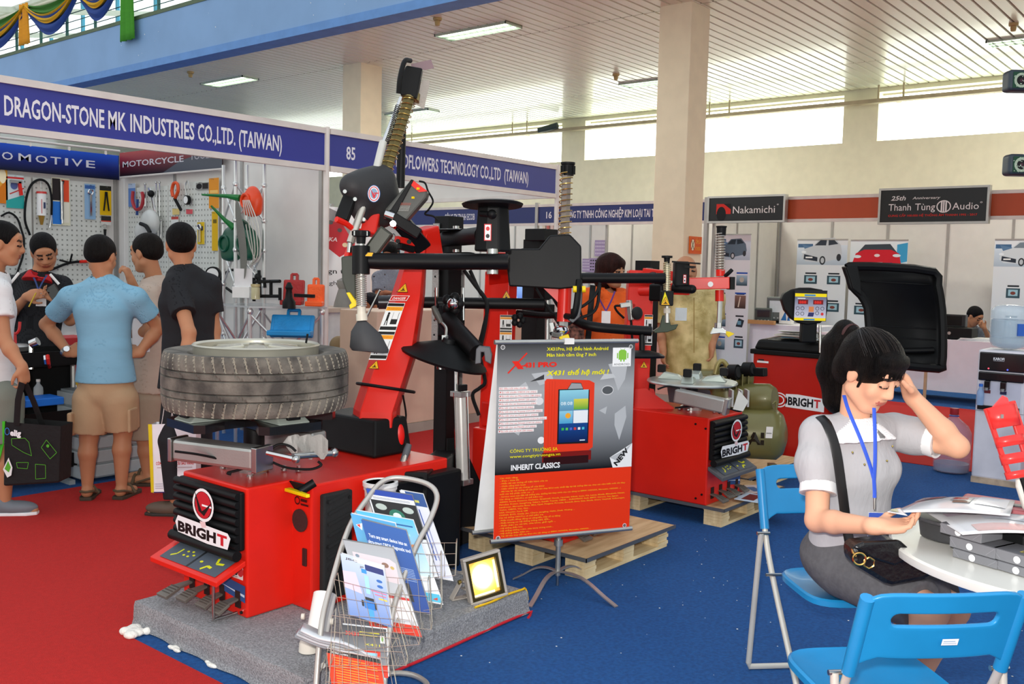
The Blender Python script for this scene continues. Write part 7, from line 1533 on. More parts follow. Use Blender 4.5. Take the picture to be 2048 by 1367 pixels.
def basket(tl,tr,br,bl,dt,db,rows,cols,dep):
 A,B,C_,D_=D(*tl,dt),D(*tr,dt),D(*br,db),D(*bl,db);o_=MB()
 nrm=((B-A).cross(D_-A)).normalized();nrm=nrm if nrm.dot(FW)<0 else-nrm
 def P_(s_,v):return(A*(1-s_)+B*s_)*(1-v)+(D_*(1-s_)+C_*s_)*v
 for j in range(rows+1):o_.loft([(P_(0,j/rows),.0009),(P_(1,j/rows),.0009)],5)
 for i in range(cols+1):o_.tube([P_(i/cols,0),P_(i/cols,1),P_(i/cols,1.04)+_fh*dep*.5,P_(i/cols,.96)+_fh*dep],.0008,5)
 for s_ in(0,1):o_.tube([P_(s_,0),P_(s_,0)+_fh*dep*1.2,P_(s_,.96)+_fh*dep,P_(s_,1)],.0016,5)
 o=o_.obj('wire_basket',WIR,tR);o['kind']='stuff';return o
basket((795,1085),(912,1085),(910,1150),(800,1160),3.56,3.50,3,5,.05)
basket((770,1100),(880,1110),(882,1215),(790,1228),3.47,3.40,3,5,.05)
basket((735,1150),(855,1160),(862,1258),(750,1250),3.38,3.32,3,6,.05)
basket((668,1158),(800,1192),(838,1288),(690,1300),3.27,3.22,4,7,.06)
basket((664,1230),(790,1250),(812,1330),(660,1330),3.19,3.15,3,8,.06)
basket((655,1300),(775,1315),(790,1395),(650,1395),3.12,3.08,3,8,.06)
for a,b in(((745,1365),(800,1262)),((640,1345),(672,1262))):MB().cyl(D(*a,3.3),D(*b,3.4),.002,n=6).obj('stay_wire',WIR,tR)
def sheet(lab,tl,tr,bl,dt,db,shp,n=1,col='#dfe2e6',edge='#b9bbbe',cat='brochure',group='brochures in the wire rack',curl=.0,name='brochure',thick=.003):
 """a stiff sheet: three photo corners at real distances give its plane"""
 A,B,D_=D(*tl,dt),D(*tr,dt),D(*bl,db);U=(B-A);w_=U.length;U.normalize();W=(A-D_);h=W.length;W.normalize();N=U.cross(W).normalized()
 t=T(name,lab,cat,D_,group)
 for k in range(n):
  o=-N*(k*(thick+.0012)+.001)+W*(.006*math.sin(k*2.2))+U*(.004*math.sin(k*1.3));nx=8;vs=[];fs=[]
  for s_ in range(nx+1):
   f_=s_/nx;cz=-curl*(1-f_)**2*0+curl*f_**3
   for q in(-thick/2,thick/2):vs+=[D_+W*h*f_+N*(cz+q)+o,D_+U*w_+W*h*f_+N*(cz+q)+o]
  for s_ in range(nx):
   a=s_*4;fs+=[(a,a+1,a+5,a+4),(a+2,a+6,a+7,a+3),(a,a+4,a+6,a+2),(a+1,a+3,a+7,a+5)]
  fs+=[(0,2,3,1),(nx*4,nx*4+1,nx*4+3,nx*4+2)]
  mkobj('cover' if k==0 else 'copy_behind',vs,fs,mat(col if k==0 else edge,.35,key='sheet'+(col if k==0 else edge)),t)
 art('print',D_+N*(thick/2),U,W,shp(w_,h),t,m=artmat(.5),bend=(lambda x,y:curl*(y/h)**3)if curl else None);return t
LT='#'
sheet('blue and white striped brochures at the very back of the rack',(800,980),(846,988),(858,1150),3.70,3.62,lambda w,h:[('r',0,0,w,h,'#d9dcea'),('r',w*.2,h*.84,w*.8,h*.16,'#1c4a8a'),('r',w*.35,h*.2,w*.06,h*.6,'#2a50a8'),('r',w*.55,h*.2,w*.05,h*.6,'#2a50a8'),('r',w*.4,h*.88,w*.3,h*.03,'#c8c45a'),('r',w*.7,h*.2,w*.05,h*.4,'#8e94b8')],4)
sheet('dark brochure with a green engine photograph near the top of the rack',(732,976),(824,990),(782,1140),3.66,3.56,lambda w,h:[('r',0,0,w,h,'#e0e4ea'),('r',0,h*.93,w,h*.07,'#1f3f98'),('g',w*.03,h*.45,w*.97,h*.42,'#0a0d0d','#17181c'),('e',w*.52,h*.70,w*.17,h*.08,'#1f6a56'),('e',w*.52,h*.70,w*.09,h*.04,'#cfe0d8'),('e',w*.22,h*.79,w*.12,h*.04,'#a9b4ae'),('e',w*.8,h*.79,w*.12,h*.04,'#a9b4ae'),('e',w*.35,h*.62,w*.04,h*.02,'#b98a4a'),('e',w*.7,h*.60,w*.05,h*.02,'#8a9aa0')]+[('r',w*.1,h*(.885+.01*k),w*.8,h*.004,'#6a6a70')for k in range(3)],5,edge='#5a5c66')
sheet('cyan and white brochure with a small apple-like mark, behind the blue one',(712,1020),(826,1040),(768,1185),3.56,3.48,lambda w,h:[('g',0,h*.3,w,h*.7,'#cfe6f0','#4ab0dc'),('r',0,0,w,h*.3,'#e9eef2'),('r',0,0,w,h*.1,'#4ab8d8'),('r',w*.35,h*.90,w*.6,h*.02,'#1f5f98'),('r',w*.55,h*.78,w*.3,h*.03,'#9adcf0'),('e',w*.85,h*.66,w*.05,h*.025,'#d88a58'),('p',[(w*.85,h*.03),(w*.95,h*.06),(w*.93,h*.02)],'#c8402c')],4)
sheet('light blue brochure with a small red mark, left of the dark blue one',(701,1026),(790,1046),(740,1180),3.50,3.44,lambda w,h:[('g',0,0,w,h,'#7ab8dc','#4a9ed0'),('p',[(w*.06,h*.86),(w*.22,h*.90),(w*.18,h*.80)],'#e9e9ec'),('p',[(w*.08,h*.86),(w*.16,h*.88),(w*.15,h*.83)],'#d03030')],2,col='#6ab0d8')
sheet('blue brochure printed Turn any smart device into an ultra-smart OBDII diagnostic tool',(722,1038),(812,1060),(770,1205),3.46,3.40,lambda w,h:[('g',0,0,w,h,'#17408c','#1d56a0'),('t',w*.08,h*.80,w*.84,h*.045,'Turn any smart device into an','#dfe6f0',.02),('t',w*.02,h*.72,w*.94,h*.045,'ultra-smart OBDII diagnostic tool','#dfe6f0',.02),('r',w*.08,h*.60,w*.4,h*.06,'#14141a'),('r',w*.1,h*.615,w*.28,h*.02,'#8c4a4a')]+[('r',w*.55,h*(.36+.02*k),w*.35,h*.006,'#9ab4d8')for k in range(8)]+[('r',w*.3,h*.1,w*.4,h*.22,'#20242c')],3,col='#1d56a0',edge='#2a2c34')
sheet('grey magazine with black page edges in the middle basket',(686,1079),(786,1096),(742,1256),3.42,3.36,lambda w,h:[('g',0,0,w,h,'#d4d6da','#9fa3a8'),('p',[(w*.1,h*.62),(w*.9,h*.58),(w*.95,h*.82),(w*.85,h*.86),(w*.12,h*.88)],'#d8c9ce'),('e',w*.72,h*.78,w*.07,h*.03,'#8a6a5a'),('e',w*.85,h*.76,w*.04,h*.02,'#c0a860'),('e',w*.2,h*.84,w*.04,h*.02,'#7a8a9a'),('r',w*.55,h*.18,w*.45,h*.24,'#e9e4e4'),('r',w*.5,h*.4,w*.5,h*.03,'#c8302c'),('r',0,0,w,h*.12,'#d8341c')],9,col='#c3c6ca',edge='#4c4d50')
sheet('pale blue and pink leaflet with a blue car lift drawing, at the front',(681,1106),(767,1132),(697,1228),3.34,3.30,lambda w,h:[('g',0,0,w,h,'#6f8ec8','#b9c8e4'),('p',[(0,h*.45),(w*.4,h*.42),(w*.3,h*.75),(0,h*.72)],'#e0c4d4'),('p',[(w*.3,h),(w,h),(w,h*.92),(w*.3,h*.93)],'#e9ecf4'),('r',w*.55,h*.84,w*.43,h*.10,'#1f2c6c'),('r',w*.45,h*.78,w*.12,h*.07,'#2f8ad8'),('e',w*.85,h*.72,w*.07,h*.025,'#2a64b0'),('e',w*.85,h*.63,w*.07,h*.025,'#2a64b0'),('t',w*.1,h*.93,w*.28,h*.035,'JBC','#4a4440',.02),('t',w*.42,h*.86,w*.1,h*.03,'JP','#5a5040',.02),('r',w*.62,h*.52,w*.36,h*.015,'#d86a8a'),('r',w*.7,h*.47,w*.26,h*.015,'#d86a8a'),('r',w*.78,h*.41,w*.2,h*.025,'#e8c84a'),
 ('r',w*.42,h*.20,w*.26,h*.14,'#2a78c8'),('r',w*.46,h*.34,w*.2,h*.05,'#26282c'),('r',w*.5,h*.05,w*.12,h*.15,'#4aa0e0'),('r',w*.36,h*.22,w*.05,h*.10,'#26282c'),('r',w*.66,h*.22,w*.05,h*.10,'#26282c'),('r',w*.5,h*.45,w*.1,h*.3,'#9ad0f0')],2,col='#9fb4dc')
sheet('grey flyer with a red tablet picture in the lower basket',(683,1248),(772,1258),(686,1345),3.27,3.22,lambda w,h:[('g',0,h*.2,w,h*.8,'#8a8c90','#3c3e42'),('r',0,0,w,h*.25,'#d8341c'),('t',w*.08,h*.80,w*.3,h*.08,'X431','#d8302c',.03),('r',w*.4,h*.88,w*.45,h*.02,'#c8c030'),('r',w*.4,h*.82,w*.4,h*.02,'#c8c030'),('t',w*.5,h*.62,w*.35,h*.05,'X431','#d8d030'),('r',w*.45,h*.2,w*.4,h*.32,'#d8341c'),('r',w*.53,h*.26,w*.25,h*.22,'#8ac0d8'),('r',w*.86,h*.7,w*.1,h*.15,'#e8eee8'),('e',w*.91,h*.78,w*.025,h*.05,'#6ab040')],2,col='#6a6c70')
sheet('orange-red flyer full of small yellow text in the lowest basket',(652,1296),(760,1318),(668,1400),3.22,3.18,lambda w,h:[('r',0,0,w,h,'#e0380f'),('r',0,h*.92,w,h*.08,'#242426'),('t',w*.1,h*.935,w*.3,h*.035,'INHERIT CLASSICS','#eeeeee',.02)]+[('r',w*.12,h*(.85-.05*k),w*(.8 if k%3 else.6),h*.014,'#f0a02c')for k in range(15)],2,col='#e0380f')
for k in range(4):
 A=[(590+k*4,1270-k*4),(640,1290-k*5),(690,1303-k*6),(740,1322-k*4),(762,1352-k*4),(770,1385)]
 t=T('magazine','%s of the four grey magazines flopping out of the rack to the left'%['lowest','second lowest','second highest','topmost'][k],'magazine',D(640,1290,3.2),'flopping magazines')
 up_=spline([D(x,y,3.24-.005*k)for x,y in A],3);lo_=spline([D(x+6,y-14,3.42)for x,y in A],3);vs=[];fs=[]
 for a,b in zip(up_,lo_):vs+=[a,b]
 for i in range(len(up_)-1):fs.append((2*i,2*i+2,2*i+3,2*i+1))
 mkobj('pages',vs,fs,mat(['#8a8d92','#b9bcc0','#9a9da2','#c9ccd0'][k],.4,key='flop%d'%k),t,solid=.007,sm=[True]*len(fs))
# ---- folding chairs
CBL=mat('#1c84bd',.35,key='chair_blue',var=.05,coat=.1);CBT=mat('#c9c6bd',.4,.3,key='chair_tube')
def folding_chair(lab,cx,cy,ang,lean=1.0,sticker=False):
 X=Matrix.Translation((cx,cy,0))@Matrix.Rotation(ang-PI/2,4,'Z');t=T('folding_chair',lab,'chair',(cx,cy,0),'blue folding chairs')
 hw=.20
 for s_ in(-1,1):
  MB(X).tube([(s_*hw,-.285,.75),(s_*hw,-.235,.60),(s_*hw,-.13,.42),(s_*hw,.21,.012)],.011,12,4).obj('front_leg',CBT,t)
  MB(X).tube([(s_*(hw+.024),-.20,.565),(s_*(hw+.024),-.235,.30),(s_*(hw+.024),-.27,.03)],.011,12,3).obj('rear_leg',CBT,t)
  MB(X).cyl((s_*(hw-.01),-.20,.565),(s_*(hw+.04),-.20,.565),.007,n=10).obj('pivot',STL,t)
  MB(X).tube([(s_*hw,-.300,.79),(s_*hw,-.285,.75),(s_*hw,-.225,.575)],.0175,14,4).obj('back_sleeve',CBL,t)
  MB(X).cyl((s_*(hw-.03),-.12,.43),(s_*(hw+.03),-.12,.43),.006,n=8).obj('seat_pin',STL,t)
 MB(X).tube([(-hw-.024,-.27,.03),(-hw-.02,-.273,.012),(hw+.02,-.273,.012),(hw+.024,-.27,.03)],.011,12,1).obj('rear_crossbar',CBT,t)
 MB(X).cyl((-hw,.21,.012),(hw,.21,.012),.011,n=12).obj('front_crossbar',CBT,t)
 out=[]
 for k in range(48):
  a=2*PI*k/48;c_,s2=math.cos(a),math.sin(a);p=4.5;r_=(abs(c_)**p+abs(s2)**p)**(-1/p);out.append((c_*r_*.192,.045+s2*r_*.185-(.0)))
 m_=MB(X);vs=[];
 for z,q in((.425,.97),(.428,1.0),(.446,1.0),(.452,.965),(.447,.90)):vs+=[(x*q,.045+(y-.045)*q,z)for x,y in out]
 fs=[tuple(reversed(range(48)))]
 for j in range(4):
  for k in range(48):fs.append((j*48+k,j*48+(k+1)%48,(j+1)*48+(k+1)%48,(j+1)*48+k))
 fs.append(tuple(range(192,240)));m_.add(vs,fs,True);m_.obj('seat',CBL,t)
 def surf(x,z):tt=(z-.575)/.215;return(x,-.225-.075*tt-.022*(1-(x/hw)**2),z)
 N=64;rings=[[],[],[],[],[]]
 for k in range(N):
  a=2*PI*(k+.5)/N;c_,s2=math.cos(a),math.sin(a)
  p=7;r_=(abs(c_)**p+abs(s2)**p)**(-1/p);ox,oz=c_*r_*hw,s2*r_
  top,bot=.805,.625
  zc_=.715
  oz=zc_+(oz*(top-zc_)if oz>0 else oz*(zc_-bot))
  if s2<0:oz-=.05*max(0,(abs(ox)/hw-.72)/.28)**1.6
  L,R_=.118,.018;u_=ox/hw;au=abs(u_)
  if au<.72:ix=u_/.72*L;iz=.735+(R_ if s2>0 else-R_)
  else:
   ph_=math.atan2((oz-zc_)/(top-zc_),(au-.72)/.28);ix=math.copysign(L+R_*math.cos(ph_),u_);iz=.735+R_*math.sin(ph_)
  for j in range(5):f_=(0,.12,.5,.88,1)[j];rings[j].append((ox*(1-f_)+ix*f_,oz*(1-f_)+iz*f_))
 vs=[X@V(surf(x,z))for r_ in rings for x,z in r_];fs=[(j*N+k,j*N+(k+1)%N,(j+1)*N+(k+1)%N,(j+1)*N+k)for j in range(4)for k in range(N)]
 bp_=mkobj('backrest',vs,fs,CBL,t,sm=[True]*len(fs));q=bp_.modifiers.new('s','SOLIDIFY');q.thickness=.013;q.offset=0;b_=bp_.modifiers.new('b','BEVEL');b_.width=.004;b_.segments=3;b_.limit_method='ANGLE'
 if sticker:
  a=X@V((.055,-.268,.672));u_=(X.to_3x3()@V((-1,0,0)));
  u_=X.to_3x3()@V((1,0,0));w_=(X.to_3x3()@V((0,-.34,1))).normalized();n_=u_.cross(w_)
  a=X@V((-.005,-.293,.668));art('price_sticker',a,u_,w_,[('r',0,0,.042,.019,'#dfe6ea'),('r',.004,.010,.030,.003,'#9ab4c8'),('r',.004,.004,.034,.003,'#b4c4d0')],t,off=.002)
 return t
folding_chair('blue folding chair the young woman sits on',3.385,1.215,math.radians(226))
folding_chair('nearest blue folding chair, seen from behind with a small white sticker',2.60,.815,math.radians(46),sticker=True)
# ---- round table and what lies on it
tx_,ty_,tr_=3.205,.455,.515
t=T('round_table','round white table beside the seated young woman','table',(tx_,ty_,0));TOP=mat('#dcdad2',.3,key='table_top',var=.02,coat=.15)
MB().lathe([(0,.712),(tr_-.012,.712),(tr_-.002,.716),(tr_,.724),(tr_,.738),(tr_-.006,.744),(0,.744)],(tx_,ty_,0),n=96).obj('top',TOP,t)
MB().cyl((tx_,ty_,.03),(tx_,ty_,.712),.03,n=20).obj('pedestal',CHR,t);MB().lathe([(0,0),(.24,0),(.24,.008),(.06,.03),(.03,.06),(0,.06)],(tx_,ty_,0),n=40).obj('base',CHR,t)
MB().cyl((tx_-.1,ty_-.28,.69),(tx_-.1,ty_-.28,.712),.02).obj('screw_plate',STL,t)
def TG(px,py,z=.746):return G(px,py,z)
BXG=mat('#77777b',.5,key='box_grey',var=.05);BXT=mat('#5e5e62',.5,key='box_top',var=.05)
bx_a,bx_b=TG(1905,1112),TG(1982,1135)
bu=(bx_b-bx_a).normalized();bv=V((-bu.y,bu.x,0));bv=bv if bv.dot(_fh)>0 else-bv
def gbox(lab,a,b,depth,z0,h,win=False):
 u_=(b-a);L=u_.length;u_.normalize();v_=V((-u_.y,u_.x,0));v_=v_ if v_.dot(_fh)>0 else-v_
 c=(a+b)/2+v_*depth/2;c.z=z0+h/2;t=T('gift_box',lab,'box',(c.x,c.y,z0),'flat grey boxes on the round table')
 MB().box(c,(L,depth,h-.002),(u_,v_,V((0,0,1)))).obj('box',BXG,t,bev=.0015)
 MB().box(c+V((0,0,h/2)),(L-.002,depth-.002,.0015),(u_,v_,V((0,0,1)))).obj('lid_face',BXT,t)
 o=V((a.x,a.y,z0));art('round_seal',o+u_*(L*.45)-v_*.0005+V((0,0,h*.5)),u_,(0,0,1),[('e',0,0,.010,.010,'#f0f0ee'),('l',[(-L*.45,h*.4),(-L*.30,-h*.3)],.0008,'#9a9a9e'),('l',[(L*.53,h*.4),(L*.36,-h*.3)],.0008,'#9a9a9e')],t,off=.001)
 if win:art('gold_window',c+V((0,0,h/2+.001))-u_*L*.1-v_*depth*.35,u_,v_,[('r',0,0,.10,.045,'#b9a85a'),('r',.004,.004,.092,.037,'#4a4a30'),('t',.012,.014,.07,.014,'MIRROR','#b9a85a')],t)
 return t
def nud(p,dx,dz=0):return V((p.x,p.y,0))+bu*dx
gbox('bottom grey box of the left stack on the table',nud(bx_a,0),nud(bx_a,.135),.13,.745,.026)
gbox('middle grey box of the left stack on the table',nud(bx_a,-.012),nud(bx_a,.128),.14,.772,.032)
gbox('top grey box of the left stack, half under the papers',nud(bx_a,-.045),nud(bx_a,.085),.12,.805,.030)
c0=TG(1985,1135);
gbox('bottom grey box of the right stack on the table',nud(c0,.0),nud(c0,.15),.13,.745,.026)
gbox('top grey box of the right stack with a gold window',nud(c0,-.002),nud(c0,.155),.14,.772,.032,True)
t=T('dark_tray','dark oval plastic bowl under the papers at the left of the table','bowl',TG(1880,1075));c=TG(1888,1078)
blob('bowl',[('l',c+V((0,0,.0)),c+V((0,0,.062)),(.075,.05),(.085,.06),tuple(bu),0,3)],mat('#3e3e40',.45,key='bowl_dark'),t,.005,.006);blob('rim',[('l',c+V((0,0,.055)),c+V((0,0,.066)),(.095,.07),(.095,.07),tuple(bu),0,3)],mat('#47474a',.4,key='bowl_rim'),t,.005,.004)
t=T('open_case','dusky pink case with a grey strip lying at the back of the table','case',TG(1980,1000));q0,q1=D(1905,1000,3.35),D(2110,1030,3.05)
zc_=.80;a,b=G(1915,1000,.83),G(2120,1030,.83);u_=(b-a).normalized();v_=V((-u_.y,u_.x,0));v_=v_ if v_.dot(_fh)>0 else-v_;L=(b-a).length
MB().box((a+b)/2+v_*.05+V((0,0,-.04)),(L,.16,.085),(u_,v_,V((0,0,1)))).obj('body',mat('#a8565c',.5,key='dusky_pink'),t,bev=.01);MB().box((a+b)/2+v_*.03+V((0,0,.004)),(L*.8,.03,.006),(u_,v_,V((0,0,1)))).obj('strip',mat('#3c3c40',.4,key='strip'),t)
def curved(lab,cs,shp,d_=None,name='magazine',n=10,col='#dcdcde',thick=.002,sag=.0):
 """a soft sheet through 4 world corners TL, TR, BR, BL, bowed in the middle"""
 TL_,TR_,BR2,BL_=cs;vs=[];fs=[];cols=[];t=T(name,lab,'magazine',(TL_+TR_+BR2+BL_)/4,'papers on the round table');m_=n
 def P_(s_,v):return(TL_*(1-s_)+TR_*s_)*(1-v)+(BL_*(1-s_)+BR2*s_)*v+V((0,0,sag*math.sin(PI*s_)*math.sin(PI*(v*.8+.1))))
 for i in range(n+1):
  for j in range(m_+1):vs.append(P_(i/n,j/m_))
 fs=[(i*(m_+1)+j,i*(m_+1)+j+1,(i+1)*(m_+1)+j+1,(i+1)*(m_+1)+j)for i in range(n)for j in range(m_)]
 mkobj('pages',vs,fs,mat(col,.22,key='gloss'+col,coat=.4),t,solid=thick,sm=[True]*len(fs))
 pv=[];pf=[];pc_=[]
 for(s0,v0,s1,v1,c_)in shp:
  K=6;o=len(pv)
  for i in range(K+1):
   for j in range(K+1):pv.append(P_(s0+(s1-s0)*i/K,v0+(v1-v0)*j/K)+V((0,0,.0022)))
  for i in range(K):
   for j in range(K):pf.append((o+i*(K+1)+j,o+i*(K+1)+j+1,o+(i+1)*(K+1)+j+1,o+(i+1)*(K+1)+j));pc_+=[(*lin(c_),1)]*4
 if pv:
  o=mkobj('print',pv,pf,artmat(.25,0,.4),t);at=o.data.color_attributes.new('Col','FLOAT_COLOR','CORNER');at.data.foreach_set('color',np.array(pc_,dtype=np.float32).ravel())
 return t
curved('glossy open magazine in the young woman\'s hand with a red car picture',[D(1850,995,3.05),D(2030,1000,2.95),D(2020,1030,2.7),D(1783,1024,2.83)],[(.0,.05,.3,.35,'#8a8288'),(.05,.1,.22,.3,'#5a3034'),(.42,.35,.62,.6,'#a9a9ac'),(.44,.42,.58,.55,'#b02c34'),(.46,.6,.62,.7,'#4c4648'),(.66,.1,.95,.7,'#d8dae0')],sag=.022)
curved('second glossy sheet lying open over the grey boxes',[D(1850,1022,2.95),D(2060,1030,2.85),D(2100,1068,2.62),D(1925,1068,2.66)],[(.1,.2,.5,.35,'#b9a4b0'),(.4,.45,.9,.6,'#c9ced6'),(.2,.75,.9,.95,'#d0b0ac')],sag=.02)
curved('small folded white card in the young woman\'s fingers',[D(1782,1018,2.83),D(1800,1016,2.83),D(1815,1030,2.79),D(1775,1022,2.79)],[(.1,.1,.6,.8,'#c8c49a')],sag=.0,name='card')
t=T('radio_unit','dark electronic unit with small buttons at the right edge of the table','device',G(2035,1045,.79));q=G(2040,1050,.84);MB().box(V((q.x,q.y,.79)),(.12,.14,.085),(bu,bv,V((0,0,1)))).obj('body',PLB,t,bev=.008)
for k in range(4):MB().box(V((q.x,q.y,.835))+bu*(-.04+.025*k),(.014,.02,.01),(bu,bv,V((0,0,1)))).obj('button',mat('#8b8b8d',.3,.3,key='key_grey'),t)
# ---- red slotted holder on a clip lamp
t=T('red_seat_shell','bright red slotted plastic scoop standing up at the right edge','holder',D(2020,960,2.9));RP_=mat('#e0302c',.35,key='red_plastic',coat=.15)
ax0,ax1=D(2000,812,2.95),D(2040,955,2.9);u_=(ax1-ax0);L=u_.length;u_.normalize();sd=(_rt-u_*_rt.dot(u_)).normalized();up2=u_.cross(sd);nseg=14
def shellp(v,a_):r=.048*(1-.15*v);c=ax0+u_*L*v;return c+sd*math.cos(a_)*r+up2*math.sin(a_)*r*.7
for(v0,v1)in((.0,.30),(.42,.56),(.66,.80),(.90,1.0)):
 vs=[];fs=[]
 for j in(v0,v1):
  for k in range(nseg+1):
   a_=math.radians(-200+220*k/nseg)if(up2.dot(_fh)>0)else math.radians(-20+220*k/nseg);vs.append(shellp(j+(-.22*abs(math.cos(a_))if j==0 and math.cos(a_)<0 else 0)*0,a_))
 fs=[(k,k+1,nseg+2+k,nseg+1+k)for k in range(nseg)];mkobj('shell_band',vs,fs,RP_,t,sm=[True]*nseg,solid=.004)
MB().bar(ax0+sd*.035-u_*.01,ax1+sd*.045,.03,.012,up2).obj('side_strut',RP_,t,bev=.003);MB().bar(ax0-sd*.045,ax1-sd*.03,.012,.012,up2).obj('side_strut',RP_,t)
m_=MB();pp3(m_,[(1984,815),(2006,790),(2016,795),(2030,842),(2000,838),(1988,830)],2.94,.006);m_.obj('top_scoop',mat('#e4484a',.35,key='scoop'),t,bev=.002)
MB().box(D(2004,832,2.90),(.008,.004,.012),(_rt,_fh,V((0,0,1)))).obj('grey_window',ALU,t)
MB().tube([D(2044,955,2.9),D(2052,980,2.9),D(2058,1010,2.92)],.008,8,3).obj('stem',PLB,t)
m_=MB();pp3(m_,[(2036,950),(2048,945),(2075,960),(2080,1040),(2050,1020),(2036,975)],2.95,.02);m_.obj('white_cover',mat('#e4dcd4',.6,key='cover_cloth'),t,bev=.006)
# ---- water cooler, bottle, jug
t=T('water_cooler','white and black water cooler lettered KAROFI with two taps','water cooler',(7.8,1.66,0));WC=mat('#d6d4dc',.4,key='cooler_white',coat=.15)
X1,ya,yb,zt_=7.80,1.50,1.835,1.015
MB().bb(X1,X1+.34,ya,yb,.04,zt_).obj('body',WC,t,bev=.014);MB().bb(X1-.004,X1+.33,ya,yb,0,.045).obj('base',mat('#b59f88',.8,key='stained_base',var=.25,scale=12),t)
GBK=mat('#111014',.12,key='gloss_black',coat=.5)
MB().bb(X1-.012,X1+.01,ya+.012,yb-.012,.86,1.0).obj('front_panel',GBK,t,bev=.008);MB().bb(X1-.016,X1+.01,ya+.012,yb-.012,.785,.852).obj('tap_shelf',GBK,t,bev=.008)
MB().bb(X1-.006,X1+.01,ya+.03,yb-.03,.58,.78).obj('recess',mat('#c4c4d4',.4,key='recess'),t);MB().bb(X1-.03,X1+.01,ya+.03,yb-.02,.565,.60).obj('drip_tray',GBK,t,bev=.004)
MB().bb(X1-.003,X1,ya,yb,.553,.556).obj('panel_gap',mat('#7d7d84',.6,key='gap'),t)
art('brand_lettering',(X1-.013,1.725,.945),(0,-1,0),(0,0,1),[('t',0,0,.075,.020,'KAROFI','#e8e8ec',.03),('r',0,-.008,.075,.003,'#a8a8b0')],t)
for y,c_ in((1.755,'#e04a5a'),(1.625,'#4a5ae8')):MB().cyl((X1-.014,y,.878),(X1-.010,y,.878),.006,n=10).obj('indicator',mat(c_,.3,emit=1.5,key='led'+c_),t);MB().cyl((X1-.013,(y-.0),.87),(X1-.012,y,.87),.003,n=6)
for y,c_ in((1.755,'#6a1a24'),(1.645,'#1a1a4a')):
 MB().bb(X1-.035,X1,y-.02,y+.02,.72,.785).obj('tap',GBK,t,bev=.004);MB().lathe([(.012,-.02),(.014,0),(0,0)],(X1-.045,y,.735)).obj('tap_spout',ALU,t);MB().bb(X1-.009,X1-.002,y-.022,y+.022,.69,.715).obj('tap_label',mat(c_,.4,key='tl'+c_),t)
WAT=mat('#cfe2ee',.05,key='bottle_plastic',alpha=.42,spec=.8);JUG=mat('#c4b8cc',.08,key='jug_plastic',alpha=.34,spec=.8)
c=V((X1+.17,1.665,zt_));t2=T('water_bottle','big clear water bottle upside down on the water cooler','bottle',c)
MB().lathe([(.03,0),(.06,.008),(.118,.03),(.135,.06),(.135,.095),(.128,.10),(.135,.105),(.135,.225),(.127,.23),(.135,.236),(.135,.29),(.130,.305),(.110,.33),(.05,.345),(0,.345)],c,n=48).obj('shell',WAT,t2)
MB().lathe([(0,.01),(.055,.014),(.112,.035),(.128,.062),(.128,.225),(0,.225)],c,n=40).obj('water',mat('#b6cede',.03,key='water',alpha=.55,spec=.9),t2)
for z in(.10,.23):MB().ring(c+V((0,0,z)),(0,0,1),.133,.003,40,6).obj('ridge',WAT,t2)
MB().box(c+V((-.10,-.095,.16)),(.02,.05,.09),Matrix.Rotation(.7,3,'Z')).obj('blue_label',mat('#2a62c0',.4,key='blue_lab'),t2)
t=T('plastic_cup_bottle','small clear bottle with a blue cap on the cooler drip tray','bottle',(X1-.02,1.80,.60));c=V((X1-.035,1.795,.60));MB().lathe([(0,0),(.025,0),(.027,.06),(.025,.10),(.012,.13),(.012,.14)],c).obj('body',mat('#9ab8e0',.05,alpha=.6,key='pet3'),t);MB().lathe([(0,.14),(.014,.14),(.014,.16),(0,.16)],c).obj('cap',mat('#2a6ac8',.4,key='bcap'),t)
q=G(1905,945);c=V((q.x+.03,q.y+.02,0));t=T('water_jug','large empty violet-tinted water jug standing on the floor beside the cooler','jug',c)
MB().lathe([(0,.012),(.10,.004),(.13,.015),(.138,.05),(.138,.12),(.133,.125),(.138,.13),(.138,.24),(.133,.245),(.138,.25),(.138,.32),(.11,.375),(.06,.42),(.030,.445),(.029,.50)],c,n=44).obj('shell',JUG,t);MB().lathe([(0,.018),(.126,.02),(.130,.05),(.130,.075),(0,.075)],c,n=40).obj('water',mat('#9fc0d8',.05,key='jug_water',alpha=.5),t)
MB().lathe([(.031,.465),(.033,.468),(.033,.515),(0,.518)],c,n=24).obj('cap',mat('#a82a30',.4,key='jugcap'),t);MB().ring(c+V((0,0,.455)),(0,0,1),.034,.005,24,6).obj('neck_ring',mat('#4a4a9a',.4,key='neckblue'),t)
